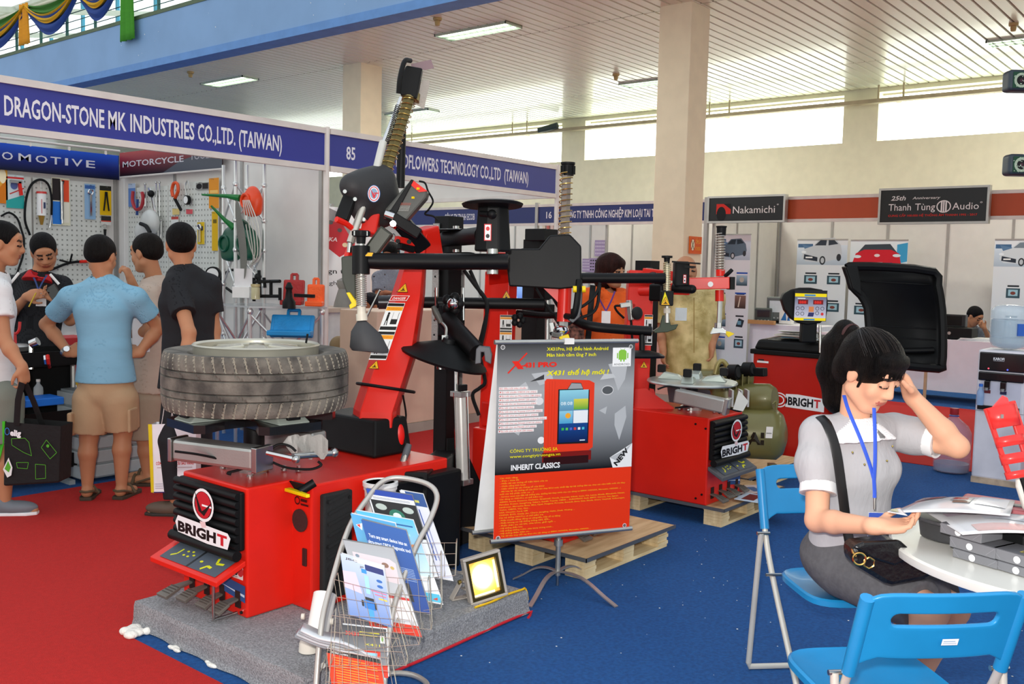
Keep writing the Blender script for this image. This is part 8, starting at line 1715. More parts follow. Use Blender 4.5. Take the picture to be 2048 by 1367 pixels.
# ================================================================== PEOPLE
def vv(a):return V(a)
def skinmats(tone):
 c={'m':('#b57e5c','#8f4e3e'),'f':('#e2aa8a','#bd6a5c'),'t':('#a8684a','#864436')}[tone]
 S=dict(rough=.55,var=.04,spec=.3)
 return[mat(c[0],key='skin'+tone,**S),mat(c[1],key='lip'+tone,**S),mat('#1b1412',.5,key='lash'),mat('#2a1d18',.8,key='brow'),mat(tuple(x*.90 for x in lin(c[0])),key='lid'+tone,**S)]
LAB={'lip':1,'lash':2,'brow':3,'lid':4}
def headframe(f,u):
 f=vv(f).normalized();u=vv(u);u=(u-f*u.dot(f)).normalized();r=f.cross(u);return r,f,u
def head_prims(c,f,u,s=1.0,female=False,closed=True,nose=1.0):
 r,f,u=headframe(f,u);R=(r,f,u);P=lambda x,y,z:c+(r*x+f*y+u*z)*s;w_=.94 if female else 1.0
 L=[('e',P(0,-.015,.022),(.073*s*w_,.090*s,.082*s),R,0),('e',P(0,.022,-.035),(.058*s*w_,.066*s,.078*s),R,0),('e',P(0,.050,-.092),(.030*s*w_,.032*s,.022*s),R,0),
         ('c',P(.042*w_,.0,-.06),P(.022,.052,-.092),.026*s,.018*s,0),('c',P(-.042*w_,.0,-.06),P(-.022,.052,-.092),.026*s,.018*s,0),('e',P(.033,.056,-.030),(.024*s,.020*s,.024*s),R,0),('e',P(-.033,.056,-.030),(.024*s,.020*s,.024*s),R,0),
         ('e',P(0,.068,.040),(.05*s,.014*s,.022*s),R,0),('c',P(0,.082,.010),P(0,.098,-.026),.0075*s*nose,.0105*s*nose,0),('e',P(.012,.090,-.030),(.008*s,.008*s,.006*s),R,0),('e',P(-.012,.090,-.030),(.008*s,.008*s,.006*s),R,0),
         ('e',P(0,.0775,-.054),(.021*s,.008*s,.0045*s),R,'lip'),('e',P(0,.0765,-.062),(.018*s,.008*s,.0052*s),R,'lip')]
 for q in(-1,1):
  L+=[('e',P(q*.031,.073,.006),(.0145*s,.010*s,.0085*s),R,'lid'),('c',P(q*.020,.0835,-.0005),P(q*.043,.0765,.0005),.0012*s,.0012*s,'lash'),('c',P(q*.018,.0850,.026),P(q*.046,.0740,.027),.0020*s,.0014*s,'brow'),
              ('e',P(q*.073*w_,-.008,-.012),(.008*s,.017*s,.029*s),R,0)]
 return L
def hand_prims(w,d,n,side,s=1.0,curl=.5,thumb=1,spread=.0):
 """w wrist, d direction of the fingers, n palm normal (towards the palm), side +1/-1: where the thumb leaves"""
 d=vv(d).normalized();n=vv(n);n=(n-d*n.dot(d)).normalized();x=d.cross(n)*side;R=(x,d,n)
 L=[('e',w+d*.045*s,(.040*s,.052*s,.017*s),R,0),('b',w+d*.055*s,(.036*s,.034*s,.012*s),R,.010*s,0),('c',w-d*.015*s,w+d*.02*s,.025*s,.024*s,0)]
 for i,(o,l_)in enumerate(((.030,.070),(.010,.079),(-.011,.074),(-.030,.058))):
  b=w+d*.085*s*(1-.06*abs(i-1.2))+x*o*s;a_=curl*(.55+.1*i);dd=d*math.cos(a_)+n*math.sin(a_)+x*(1.2-i)*spread;p1=b+dd.normalized()*l_*.45*s;a2=curl*(1.6+.15*i);d2=d*math.cos(a2)+n*math.sin(a2);p2=p1+d2.normalized()*l_*.32*s;a3=curl*2.3;d3=d*math.cos(a3)+n*math.sin(a3);p3=p2+d3.normalized()*l_*.23*s
  L+=[('c',b-d*.02*s,p1,.0098*s,.0088*s,'h'),('c',p1,p2,.0088*s,.0080*s,'h'),('c',p2,p3,.0080*s,.0068*s,'h')]
 b=w+d*.018*s+x*.026*s;t1=b+(x*.75+d*.55+n*.25*thumb).normalized()*.038*s;t2=t1+(x*.25+d*.85+n*.35*thumb).normalized()*.030*s;t3=t2+(d*.9+n*.3*thumb-x*.05).normalized()*.022*s
 L+=[('c',b,t1,.015*s,.0115*s,0),('c',t1,t2,.0112*s,.010*s,'h'),('c',t2,t3,.010*s,.0078*s,'h')]
 return L
def limb(a,b,c,r0,r1,r2,r3=None,lab=0):return[('c',a,b,r0,r1,lab),('c',b,b.lerp(c,.35),r1,(r3 or(r1+r2)/2*1.05),lab),('c',b.lerp(c,.35),c,(r3 or(r1+r2)/2*1.05),r2,lab)]
def torso(J,g=0.0,fem=False):
 sd=(J['shR']-J['shL']).normalized();nk,ch,wa,pv=J['nk'],J['ch'],J['wa'],J['pv'];b=J.get('bulk',1.0)
 sw=(J['shR']-J['shL']).length/2
 L=[('l',pv,wa,(.155*b+g,.110*b+g),(.135*b+g,.098*b+g),sd,0),('l',wa,ch,(.135*b+g,.098*b+g),(.158*b+g,.112*b+g),sd,0),('l',ch,nk-(nk-ch)*.25,(.158*b+g,.112*b+g),(.10*b+g,.075*b+g),sd,0)]
 for s_ in('shR','shL'):L.append(('c',nk-(nk-ch)*.18,J[s_],.055+g,.052*b+g,0))
 return L
def person(lab,J,tone='m',top=None,bottom=None,shoes=None,hair=None,group=None,res=.0075,s=1.13,fem=False,hands=(),nohands=False,belly=0):
 J={k:(vv(v)if not isinstance(v,(int,float))else v)for k,v in J.items()}
 root=V((J['pv'].x,J['pv'].y,0));t=T('person',lab,'person',root,group)
 pr=head_prims(J['hd'],J['hf'],J['hu'],s,fem);r_,f_,u_=headframe(J['hf'],J['hu'])
 pr+=[('c',J['nk'],J['hd']-u_*.05*s-f_*.02*s,.056 if not fem else.046,.052 if not fem else.042,0)]
 pr+=torso(J,-.006 if top else 0,fem)
 for q in 'RL':
  if 'el'+q in J:pr+=limb(J['sh'+q],J['el'+q],J['wr'+q],.047,.040,.026 if not fem else.022,.041 if not fem else.036)
  if 'kn'+q in J:
   hp=J['hp'+q];pr+=[('c',hp,J['kn'+q],.088,.058,0)]
   if 'an'+q in J:k_,a_=J['kn'+q],J['an'+q];pr+=[('c',k_,k_.lerp(a_,.33)-J.get('back',V((0,0,0)))*.012,.054,.056,0),('c',k_.lerp(a_,.33)-J.get('back',V((0,0,0)))*.012,a_,.056,.034,0)]
   if 'to'+q in J:pr+=[('c',J['an'+q]-V((0,0,.035)),J['to'+q],.032,.024,0),('e',J['an'+q]-V((0,0,.045))-(J['to'+q]-J['an'+q]).normalized()*.02,(.034,.034,.035),None,0)]
 for h in hands:pr+=hand_prims(*h)
 blob('body',pr,skinmats(tone),t,res,.018,labs=LAB)
 sd=(J['shR']-J['shL']).normalized()
 if top:
  c_,fr,hem=top[:3];g=.016 if len(top)<4 else top[3];cl=torso(J,g,fem)
  dn=(J['pv']-J['wa']).normalized();cl[0]=('l',J['pv']+dn*hem,J['wa'],(.160*J.get('bulk',1.0)+g+.006,.118*J.get('bulk',1.0)+g+.008),(.142*J.get('bulk',1.0)+g,.104*J.get('bulk',1.0)+g),sd,0,2)
  if belly:cl.append(('e',J['wa'].lerp(J['pv'],.3)+vv(J['hf'])*.03,(.13+belly,.12+belly,.15),None,0))
  for q in 'RL':
   if 'el'+q in J:e=J['sh'+q].lerp(J['el'+q],fr);cl.append(('c',J['sh'+q],e,.064+g*.5,.062+g*.6,0,1))
  o=blob('shirt',cl,mat(c_,.85,key='shirt'+c_,bump=.45,bs=5,var=.05,scale=5,stretch=(1,1,2.4)),t,res,.03,shell=.011,subs=[('e',J['hd']-u_*.12*s,(.052,.052,.06),None,0)])
 if bottom:
  c_,fr=bottom[:2];w_=bottom[2]if len(bottom)>2 else.018;cl=[('l',J['pv']-V((0,0,.06)),J['wa'].lerp(J['pv'],.5),(.160+w_*.6,.118+w_*.6),(.146+w_*.4,.108+w_*.4),sd,0)]
  for q in 'RL':
   if 'kn'+q not in J:continue
   hp,k_=J['hp'+q],J['kn'+q]
   if fr<=1:cl+=[('c',hp,hp.lerp(k_,fr),.094+w_,.070+w_*1.25,0,1)]
   else:
    a_=J['an'+q];cl+=[('c',hp,k_,.094+w_,.066+w_,0),('c',k_,k_.lerp(a_,fr-1),.066+w_,.052+w_,0,1)]
  blob('trousers' if fr>1 else 'shorts',cl,mat(c_,.85,key='trousers'+c_,bump=.5,bs=11,var=.06,scale=5),t,res,.014)
 if shoes:
  for q in 'RL':
   if 'to'+q not in J:continue
   a_,o_=J['an'+q],J['to'+q];d=(o_-a_);d.z=0;d.normalize();z=V((0,0,1));sdx=d.cross(z);c=V((a_.x,a_.y,0))
   if shoes[1]=='sandal':
    so=MB();so.prism([(-.045,-.02),(-.035,-.055),(.035,-.055),(.045,-.02),(.042,.1),(.050,.16),(.03,.20),(-.03,.20),(-.048,.16)],c-V((0,0,-.003)),sdx,d,.022);so.obj('sandal_sole',mat(shoes[0],.7,key='sole'+shoes[0]),t,bev=.004)
    MB().tube([c+sdx*.045+z*.02+d*.09,c+z*.075+d*.085,c-sdx*.045+z*.02+d*.09],.012,8,3).obj('sandal_strap',mat('#5a4a34',.7,key='strap'),t);MB().tube([c+sdx*.04+z*.03+d*.06,c+sdx*.036+z*.06-d*.03,c-d*.052+z*.06,c-sdx*.036+z*.06-d*.03,c-sdx*.04+z*.03+d*.06],.008,8,3).obj('heel_strap',mat('#5a4a34',.7,key='strap'),t)
   else:
    R=(sdx,d,z);blob('shoe',[('e',c+d*.06+z*.045,(.046,.125,.044),R,0),('e',c-d*.02+z*.065,(.04,.06,.055),R,0)],mat(shoes[0],.6,key='shoe'+shoes[0]),t,.006,.02,cuts=[(c+z*.012,-z)])
    so=MB();so.prism([(-.04,-.055),(.0,-.07),(.04,-.055),(.044,.08),(.046,.13),(.025,.185),(-.025,.185),(-.046,.13),(-.044,.08)],c,sdx,d,.022);so.obj('sole',mat(shoes[2]if len(shoes)>2 else '#2a241e',.6,key='sole2'+str(shoes[2:])),t,bev=.006)
 if hair:
  c_,style=hair;R=(r_,f_,u_);P=lambda x,y,z:J['hd']+(r_*x+f_*y+u_*z)*s;wf=.94 if fem else 1.0
  HM=mat(c_,.6,key='hair'+c_,bump=.9,bs=30,stretch=(5,5,1),var=.3,spec=.12)
  if style=='short':hp_=[('e',P(0,-.020,.034),(.080*s,.098*s,.086*s),R,0),('e',P(0,-.055,-.004),(.068*s,.052*s,.052*s),R,0)];sb=[('e',P(0,.090,-.022),(.085*s,.085*s,.098*s),R,0),('e',P(0,.03,-.10),(.09*s,.07*s,.078*s),R,0)]
  elif style=='bob':hp_=[('e',P(0,-.012,.030),(.092*s,.106*s,.094*s),R,0),('e',P(0,-.045,-.05),(.094*s,.074*s,.09*s),R,0),('e',P(0,.06,.058),(.06*s,.035*s,.03*s),R,0)];sb=[('e',P(0,.095,-.050),(.068*s,.085*s,.080*s),R,0)]
  if style in('short','bob'):blob('hair',hp_,HM,t,.006,.02,subs=sb)
  if style=='fringe':blob('hair',[('e',P(0,-.045,-.035),(.074*s,.050*s,.035*s),R,0)],HM,t,.007,.02)
 return t,J,(r_,f_,u_)
def glasses(t,J,ax,s=1.0,col='#2a2a2a'):
 r_,f_,u_=ax;P=lambda x,y,z:J['hd']+(r_*x+f_*y+u_*z)*s;m_=mat(col,.3,.5,key='frame'+col)
 g=MB()
 for q in(-1,1):g.ring(P(q*.032,.096,.004),f_,.020*s,.0008,18,5,.015*s);g.tube([P(q*.052,.094,.008),P(q*.074,.04,.006),P(q*.078,-.01,.0)],.0008,5,2)
 g.tube([P(-.012,.097,.006),P(0,.099,.008),P(.012,.097,.006)],.0008,5,2);g.obj('glasses',m_,t)
def lanyard(t,pts,card,col='#2a4ec8',n=None,card_size=(.065,.09),dep=0.0):
 for q in pts:MB().loft([(p,(.006,.0012))for p in spline(q,4)],8,up=_rt).obj('lanyard',mat(col,.6,key='lan'+col),t)
 if card is not None:MB().box(card,(card_size[0],.003,card_size[1]),(_rt,_fh,V((0,0,1)))).obj('badge_card',mat('#eceae8',.4,key='badge'),t,bev=.001)
Zu=V((0,0,1))
def gz(px,py,z):return G(px,py,z)
# --- P3 man in the light blue polo, hands on hips, seen from behind
bk=_fh
J=dict(hd=D(203,512,6.12),hf=bk*1+_rt*.12-Zu*.25,hu=Zu+bk*.25,nk=D(207,560,6.12),ch=D(207,620,6.12),wa=D(210,700,6.12),pv=D(212,765,6.14),shR=D(271,597,6.12),shL=D(141,595,6.12),elR=D(318,655,6.25),wrR=D(277,706,6.17),elL=D(92,648,6.25),wrL=D(138,705,6.17),
         hpR=D(238,800,6.14),hpL=D(185,800,6.14),knR=gz(246,862,.47),knL=gz(178,872,.47),anR=gz(243,968,.09),anL=gz(175,973,.09),toR=gz(250,965,.035)+bk*.16,toL=gz(166,970,.035)+bk*.16,bulk=1.06,back=-bk*-1)
def setd(J,keys,d):
 for k in keys:
  p=J[k];rr=(p-EYE);J[k]=EYE+rr*(d/rr.dot(FW))
setd(J,('knR','anR'),6.18);setd(J,('knL','anL'),6.14)
for q in 'RL':J['an'+q].z=.09;J['to'+q]=J['an'+q]+bk*.15-V((0,0,.06))+_rt*(.02 if q=='R' else-.03)
t,J,ax=person('man in light blue polo and khaki shorts, hands on hips, seen from behind',J,'m',('#7fb0c9',.62,-.01,.014),('#b59472',.92,.028),('#3f3428','sandal'),('#141110','short'),
       hands=((J['wrR'],(_rt*-1+Zu*.1-bk*.1),-bk*.2+Zu*-.3+_rt*-.1+bk*.6,-1,1.0,.25),(J['wrL'],(_rt*1+Zu*.25-bk*.1),bk*.6-Zu*.3,1,1.0,.25)))
blob('collar',[('l',D(207,553,6.12),D(207,564,6.12),(.066,.062),(.085,.075),_rt,0,3)],mat('#7fb0c9',.85,key='shirt#7fb0c9',bump=.45,bs=5,var=.05,scale=5,stretch=(1,1,2.4)),t,.007,.01,subs=[('e',D(207,548,6.08),(.055,.055,.05),None,0)])
MB().lathe([(.033,-.012),(.037,-.010),(.037,.010),(.033,.012)],D(132,702,6.15),(D(138,705,6.17)-D(115,685,6.2)),20).obj('watch_strap',STL,t);MB().cyl(D(133,698,6.12),D(133,697,6.11),.018,n=16).obj('watch_face',CHR,t)
for px,py in((150,845),(268,838)):MB().box(D(px,py,6.02 if 0 else 6.10)-_fh*.02,(.03 if px<200 else.02,.13,.15),(_rt,_fh,Zu)).obj('cargo_pocket',mat('#b59472',.85,key='trousers#b59472',bump=.5,bs=11,var=.06,scale=5),t,bev=.01)
# --- P1 young man in white T-shirt at the left edge
J=dict(hd=D(8,486,5.75),hf=_rt*.95+bk*.3-Zu*.15,hu=Zu,nk=D(-12,545,5.78),ch=D(-18,620,5.78),wa=D(-20,700,5.78),pv=D(-18,765,5.8),shR=D(-5,582,5.62),shL=D(-40,580,5.98),elR=D(8,680,5.58),wrR=D(45,735,5.55),elL=D(-60,680,6.0),wrL=D(-50,760,6.0),
         hpR=D(4,800,5.72),hpL=D(-40,800,5.85),knR=D(8,890,5.72),knL=D(-60,890,5.9),anR=D(10,993,5.72),anL=D(-90,985,5.95),toR=D(48,1010,5.74),toL=D(-50,1010,5.95),bulk=1.0)
J['anR'].z=.09;J['anL'].z=.09;J['toR']=J['anR']+_rt*.16+bk*.03-V((0,0,.06));J['toL']=J['anL']+_rt*.15-V((0,0,.06))
t,J,ax=person('young man in a white T-shirt and grey shorts at the left edge',J,'m',('#dcdcdc',.55,.06,.02),('#74776c',.95,.03),('#6d737a','shoe','#e4e4e6'),('#100e0e','short'),hands=((J['wrR'],(_rt*.12-Zu*1),(-_rt+bk*.3),-1,1.0,.9),))
# carried bag
t=T('shopping_bag','black shopping bag with green outline drawings held by the young man','bag',D(60,975,5.62));q0,q1,q2,q3=D(8,843,5.6),D(122,852,5.55),D(118,965,5.6),D(6,972,5.64)
NB=mat('#0f0f10',.75,key='bag_black',bump=.3,bs=30);dv=_fh*.16;vs=[q0,q1,q2,q3]+[p+dv for p in(q0,q1,q2,q3)]
for p in vs[:]:pass
MB().add(vs,[(0,3,2,1),(4,5,6,7),(0,4,7,3),(1,2,6,5),(3,7,6,2)]).obj('bag_body',NB,t,sub=0,bev=.012)
MB().add([D(-14,842,5.7),D(9,842,5.595),D(6,890,5.62),D(-14,970,5.7)],[(0,3,2,1)]).obj('green_side',mat('#45c41e',.6,key='bag_green'),t,solid=.004)
for a in((30,846),(48,846)):pass
MB().loft([(D(44,765,5.5),(.018,.002)),(D(36,800,5.54),(.018,.002)),(D(33,850,5.58),(.018,.002))],8,up=_rt).obj('handle',NB,t);MB().loft([(D(50,765,5.56),(.018,.002)),(D(66,800,5.6),(.018,.002)),(D(85,850,5.7),(.018,.002))],8,up=_rt).obj('handle',NB,t)
U=(q1-q0).normalized();W_=(q0-q3).normalized();Lw=(q1-q0).length;Lh=(q0-q3).length;k=Lw/114
def g2(pts):return[((x-8)*k,Lh-(y-846)*k)for x,y in pts]
GL='#4fa32a'
art('bag_print',q3-dv.normalized()*.003,U,W_,[('t',(22-8)*k,Lh-24*k,22*k,11*k,'elig','#e8e8ea',.05),('o',(16-8)*k,Lh-17*k,5*k,7*k,.004,'#3a7ac8'),('l',g2([(25,876),(52,873),(60,880),(66,905),(50,900),(26,888),(25,876)]),.003,GL),('l',g2([(95,873),(116,895),(103,908),(85,888),(95,873)]),.003,GL),('l',g2([(36,920),(60,918),(58,930),(38,930),(36,920)]),.003,GL),('l',g2([(74,920),(94,920),(95,945),(75,948),(74,920)]),.003,GL),('e',(98-8)*k,Lh-38*k,3*k,3*k,GL),
 ('p',g2([(9,935),(20,912),(28,930),(26,945),(18,950)]),'#e4e6e4'),('p',g2([(12,934),(19,918),(25,930),(21,940)]),'#58a832')],t,off=.004)
# --- P2 seller in the black polo with a red collar
J=dict(hd=D(88,503,7.0),hf=_fh*-.75+_rt*.45-Zu*.55,hu=Zu+_fh*-.3,nk=D(78,550,7.05),ch=D(74,610,7.08),wa=D(70,680,7.08),pv=D(70,745,7.08),shR=D(20,572,7.08),shL=D(122,572,7.08),elR=D(8,640,6.98),wrR=D(55,592,6.8),elL=D(140,640,6.98),wrL=D(118,600,6.82),hpR=D(50,790,7.08),hpL=D(90,790,7.08),knR=D(50,870,7.08),knL=D(90,870,7.08),anR=D(50,950,7.08),anL=D(90,950,7.08),bulk=1.12)
J['anR'].z=.08;J['anL'].z=.08;J['toR']=J['anR']-_fh*.15-V((0,0,.05));J['toL']=J['anL']-_fh*.15-V((0,0,.05))
t,J,ax=person('seller in a black polo with a red collar, looking down at his phone',J,'m',('#141519',.75,.02,.02),('#15161a',1.9,.02),('#15120f','shoe'),('#131010','short'),hands=((J['wrR'],(_rt*1+Zu*.25-_fh*.2),(-Zu*.2+_fh*1),-1,1.0,.75),(J['wrL'],(-_rt*.6+Zu*.35-_fh*.3),(_rt*.3-Zu*.2-_fh*.6+Zu),1,1.0,.7)),res=.009)
glasses(t,J,ax)
blob('collar',[('l',D(78,545,6.98),D(74,562,6.96),(.075,.07),(.11,.085),_rt,0,3)],mat('#b3181c',.8,key='red_collar'),t,.008,.01,subs=[('e',D(82,540,6.94),(.062,.062,.07),None,0),('e',D(80,566,6.86),(.03,.09,.05),None,0)])
lanyard(t,[[D(62,545,6.9),D(70,560,6.88),D(77,580,6.86)],[D(94,550,6.9),D(86,562,6.88),D(77,580,6.86)]],D(82,598,6.83),'#22386e',card_size=(.075,.10))
for a,b in(((38,545),(22,565)),((100,548),(118,568))):MB().loft([(D(*a,6.97),(.010,.003)),(D(*b,6.97),(.010,.003))],8,up=_rt).obj('white_piping',WHT,t)
t=T('smartphone','black phone held by the seller with the red collar','phone',D(110,588,6.76));MB().box(D(110,588,6.76),(.075,.012,.13),((_rt*.8+Zu*.5).normalized(),_fh,(Zu*.8-_rt*.5).normalized())).obj('body',GBK,t,bev=.003)
t=T('ballpoint_pen','yellow pen in the right hand of the seller with the red collar','pen',D(62,604,6.74));MB().cyl(D(58,613,6.74),D(72,585,6.74),.005,n=8).obj('barrel',mat('#c9a92c',.4,key='pen'),t)
# --- P4 man in the beige T-shirt, hand at his mouth
J=dict(hd=D(292,505,6.55),hf=-_rt*.92+_fh*.35-Zu*.15,hu=Zu,nk=D(310,560,6.6),ch=D(312,625,6.62),wa=D(306,700,6.62),pv=D(300,760,6.62),shR=D(318,592,6.72 if 0 else 6.78),shL=D(296,590,6.42),elR=D(285,610,6.85),wrR=D(262,560,6.75),elL=D(300,660,6.35),wrL=D(262,668,6.45),hpR=D(312,800,6.7),hpL=D(292,800,6.55),knR=D(312,880,6.7),knL=D(292,880,6.55),anR=D(305,955,6.72),anL=D(295,955,6.55),bulk=1.08)
J['anR'].z=.09;J['anL'].z=.09;J['toR']=J['anR']-_rt*.15-V((0,0,.06));J['toL']=J['anL']-_rt*.15-V((0,0,.06))
t,J,ax=person('man in a beige T-shirt facing left with his hand at his mouth',J,'m',('#b8a596',.6,.08,.022),('#a3917d',.98,.03),('#3f3428','sandal'),('#15110f','short'),hands=((J['wrR'],(-_rt*.35+Zu*.9),(-_rt*.9),-1,1.0,1.1),))
t=T('document_folder','white folder held under the arm of the man in beige','folder',D(283,680,6.4));MB().box(D(282,668,6.36),(.11,.012,.24),((_rt*.9+_fh*.4).normalized(),(_fh*.9-_rt*.4).normalized(),Zu)).obj('cover',mat('#d9dade',.4,key='folder_white'),t,bev=.003);art('print',D(288,680,6.345),_rt,Zu,[('o',.015,.03,.014,.03,.004,'#2a62c0')],t)
# --- P5 man in the black polo seen from behind
J=dict(hd=D(362,488,5.92),hf=_fh*.9-_rt*.35-Zu*.1,hu=Zu,nk=D(368,540,5.92),ch=D(376,605,5.92),wa=D(378,690,5.92),pv=D(376,760,5.92),shR=D(418,572,6.0),shL=D(352,572,5.82),elR=D(428,660,6.02),wrR=D(425,740,5.95),elL=D(378,665,5.66),wrL=D(375,745,5.62),hpR=D(392,800,5.95),hpL=D(362,800,5.88),knR=D(395,880,5.9),knL=D(345,880,5.8),anR=D(405,980,5.95),anL=D(352,1010,5.8),bulk=1.02)
J['anR'].z=.09;J['anL'].z=.09;J['toL']=J['anL']-_rt*.15-V((0,0,.06));J['toR']=J['anR']+_fh*.15-V((0,0,.06))
t,J,ax=person('man in a black polo and dark trousers seen from behind, right of the group',J,'m',('#17181c',.60,.05,.02),('#17161a',1.95,.02),('#5a4b3e','shoe'),('#120f0f','short'),hands=((J['wrL'],(-Zu),_rt,1,1.0,.6),))
blob('collar',[('l',D(368,532,5.92),D(369,546,5.92),(.066,.062),(.08,.07),_rt,0,3)],mat('#17181c',.85,key='shirt#17181c',bump=.45,bs=5,var=.05,scale=5,stretch=(1,1,2.4)),t,.007,.01,subs=[('e',D(368,528,5.88),(.052,.052,.05),None,0)])
t=T('paper_bag','white paper bag with a yellow side, red lettering and string handles','bag',D(350,910,5.7));q0,q1,q2,q3=D(302,848,5.75),D(392,846,5.72),D(392,980,5.72),D(306,985,5.75);dv=_fh*.09
MB().add([q0,q1,q2,q3]+[p+dv for p in(q0,q1,q2,q3)],[(0,3,2,1),(4,5,6,7),(0,4,7,3),(1,2,6,5),(3,7,6,2)]).obj('bag_body',mat('#e9e6ea',.5,key='paper_white'),t)
MB().add([D(296,848,5.76),D(303,848,5.745),D(307,985,5.745),D(302,984,5.76)],[(0,3,2,1)]).obj('yellow_edge',mat('#ecd21c',.5,key='bag_yellow'),t,solid=.003)
for a in(335,352):MB().tube([D(a-12,848,5.74),D(a,790,5.70),D(a+14,848,5.74)],.002,6,4).obj('string_handle',WHT,t)
U=(q1-q0).normalized();W_=(q0-q3).normalized();Lh=(q0-q3).length;k=(q1-q0).length/90
art('bag_print',q3,U,W_,[('t',38*k,Lh-65*k,55*k,12*k,'SRC','#d8503c',.05),('o',24*k,Lh-60*k,8*k,8*k,1.5*k,'#d8705c'),('t',8*k,Lh-78*k,75*k,6*k,'CÔNG TY CP CAO SU SAO VÀNG','#cf3b34',.02),('r',10*k,Lh-84*k,70*k,1.5*k,'#c0a8a8'),('r',5*k,Lh-115*k,70*k,1.2*k,'#a9a4b4'),('r',5*k,Lh-119*k,76*k,1.2*k,'#a9a4b4'),('r',5*k,Lh-123*k,60*k,1.2*k,'#a9a4b4'),('r',0,0,88*k,2*k,'#3c2a68')],t,off=.002)
# --- seated man in stand 85
J=dict(hd=D(738,612,9.57),hf=_rt*-.5-_fh*.7-Zu*.2,hu=Zu,nk=D(738,645,9.62),ch=D(735,680,9.62),wa=D(728,720,9.62),pv=D(722,760,9.62),shR=D(712,660,9.57),shL=D(758,660,9.67),elR=D(688,690,9.41),wrR=D(706,645,9.35),elL=D(765,705,9.57),wrL=D(735,730,9.41),hpR=D(712,770,9.57),hpL=D(730,775,9.62),knR=D(678,690,9.03),knL=D(700,740,9.03),anR=D(690,800,9.24),anL=D(715,810,9.24))
t,J,ax=person('seated man in a dark blue shirt and khaki trousers resting his hand on his face',J,'t',('#1b2a80',.6,.02,.02),('#8f7b5c',1.9,.02),None,('#1d1a20','short'),hands=((J['wrR'],(Zu*.9+_rt*.5),(_rt),-1,1.0,.8),),res=.011)
q=G(722,835);cz=J['pv'];t=T('plain_stool','low beige seat under the seated man in stand 85','stool',(cz.x,cz.y,0));MB().bb(cz.x-.2,cz.x+.2,cz.y-.2,cz.y+.2,max(.2,cz.z-.2),max(.24,cz.z-.14)).obj('seat',mat('#8f8a55',.8,key='seat_olive'),t,bev=.02)
for sx in(-1,1):
 for sy in(-1,1):MB().cyl((cz.x+sx*.17,cz.y+sy*.17,0),(cz.x+sx*.17,cz.y+sy*.17,max(.2,cz.z-.2)),.015,n=8).obj('leg',ALU,t)
# --- standing man in grey behind
J=dict(hd=D(782,508,10.8),hf=-_rt*.3-_fh*.7-Zu*.5,hu=Zu,nk=D(782,538,10.85),ch=D(782,575,10.85),wa=D(782,615,10.85),pv=D(782,655,10.85),shR=D(757,555,10.85),shL=D(806,555,10.85),elR=D(757,590,10.75),wrR=D(772,585,10.55),elL=D(808,595,10.75),wrL=D(790,592,10.6),hpR=D(772,680,10.85),hpL=D(792,680,10.85),knR=D(772,730,10.85),knL=D(792,730,10.85),anR=D(772,800,10.85),anL=D(792,800,10.85))
person('distant man in a grey shirt between the spring roller and the red tower',J,'t',('#8d8d96',.8,.02,.02),('#2a2a30',1.9,.02),None,('#100e0e','short'),hands=((J['wrR'],(_rt*.8-_fh*.3),(Zu),-1,1.0,.6),),res=.013)
# --- dark-clothed visitor behind machine B
J=dict(hd=D(1052,520,10.8),hf=_rt*.9-_fh*.3,hu=Zu,nk=D(1048,552,10.85),ch=D(1046,590,10.85),wa=D(1046,630,10.85),pv=D(1046,668,10.85),shR=D(1026,572,10.85),shL=D(1066,572,10.9),elR=D(1024,612,10.8),wrR=D(1034,650,10.7),hpR=D(1038,690,10.85),hpL=D(1055,690,10.85),knR=D(1038,740,10.85),knL=D(1055,740,10.85),anR=D(1038,800,10.85),anL=D(1055,800,10.85))
person('visitor in black with a violet lanyard half hidden behind the second machine',J,'t',('#17171b',.9,.02,.02),('#1d1d22',1.9,.02),None,('#100e0e','short'),res=.013)
# --- woman in orange
J=dict(hd=D(1222,541,7.3),hf=_rt*.75-_fh*.65-Zu*.05,hu=Zu,nk=D(1208,580,7.35),ch=D(1206,630,7.38),wa=D(1206,680,7.38),pv=D(1205,735,7.38),shR=D(1172,596,7.4),shL=D(1242,596,7.42),elR=D(1158,660,7.35),wrR=D(1164,712,7.2),elL=D(1252,660,7.4),wrL=D(1245,710,7.3),hpR=D(1192,770,7.38),hpL=D(1222,770,7.38),knR=D(1192,840,7.38),knL=D(1222,840,7.38),anR=D(1192,920,7.38),anL=D(1222,920,7.38),bulk=1.05)
J['anR'].z=.08;J['anL'].z=.08;J['toR']=J['anR']-_fh*.12+_rt*.08-V((0,0,.05));J['toL']=J['anL']-_fh*.12+_rt*.08-V((0,0,.05))
t,J,ax=person('woman in an orange polo with a violet lanyard and white badge, looking right',J,'m',('#e8601c',.62,.04,.02),('#22202a',1.9,.02),('#1a1614','shoe'),('#2a1410','bob'),hands=((J['wrR'],(-Zu),_rt,-1,.9,.6),),fem=True)
glasses(t,J,ax,1,'#6a5a50');lanyard(t,[[D(1193,582,7.22),D(1200,600,7.21),D(1212,622,7.20)],[D(1230,582,7.22),D(1222,602,7.21),D(1212,622,7.20)]],D(1212,634,7.19),'#5a2a78',card_size=(.068,.092))
MB().loft([(D(1186,570,7.22),(.022,.003)),(D(1181,620,7.2),(.022,.003)),(D(1176,680,7.2),(.022,.003))],8,up=_rt).obj('bag_strap',PLB,t)
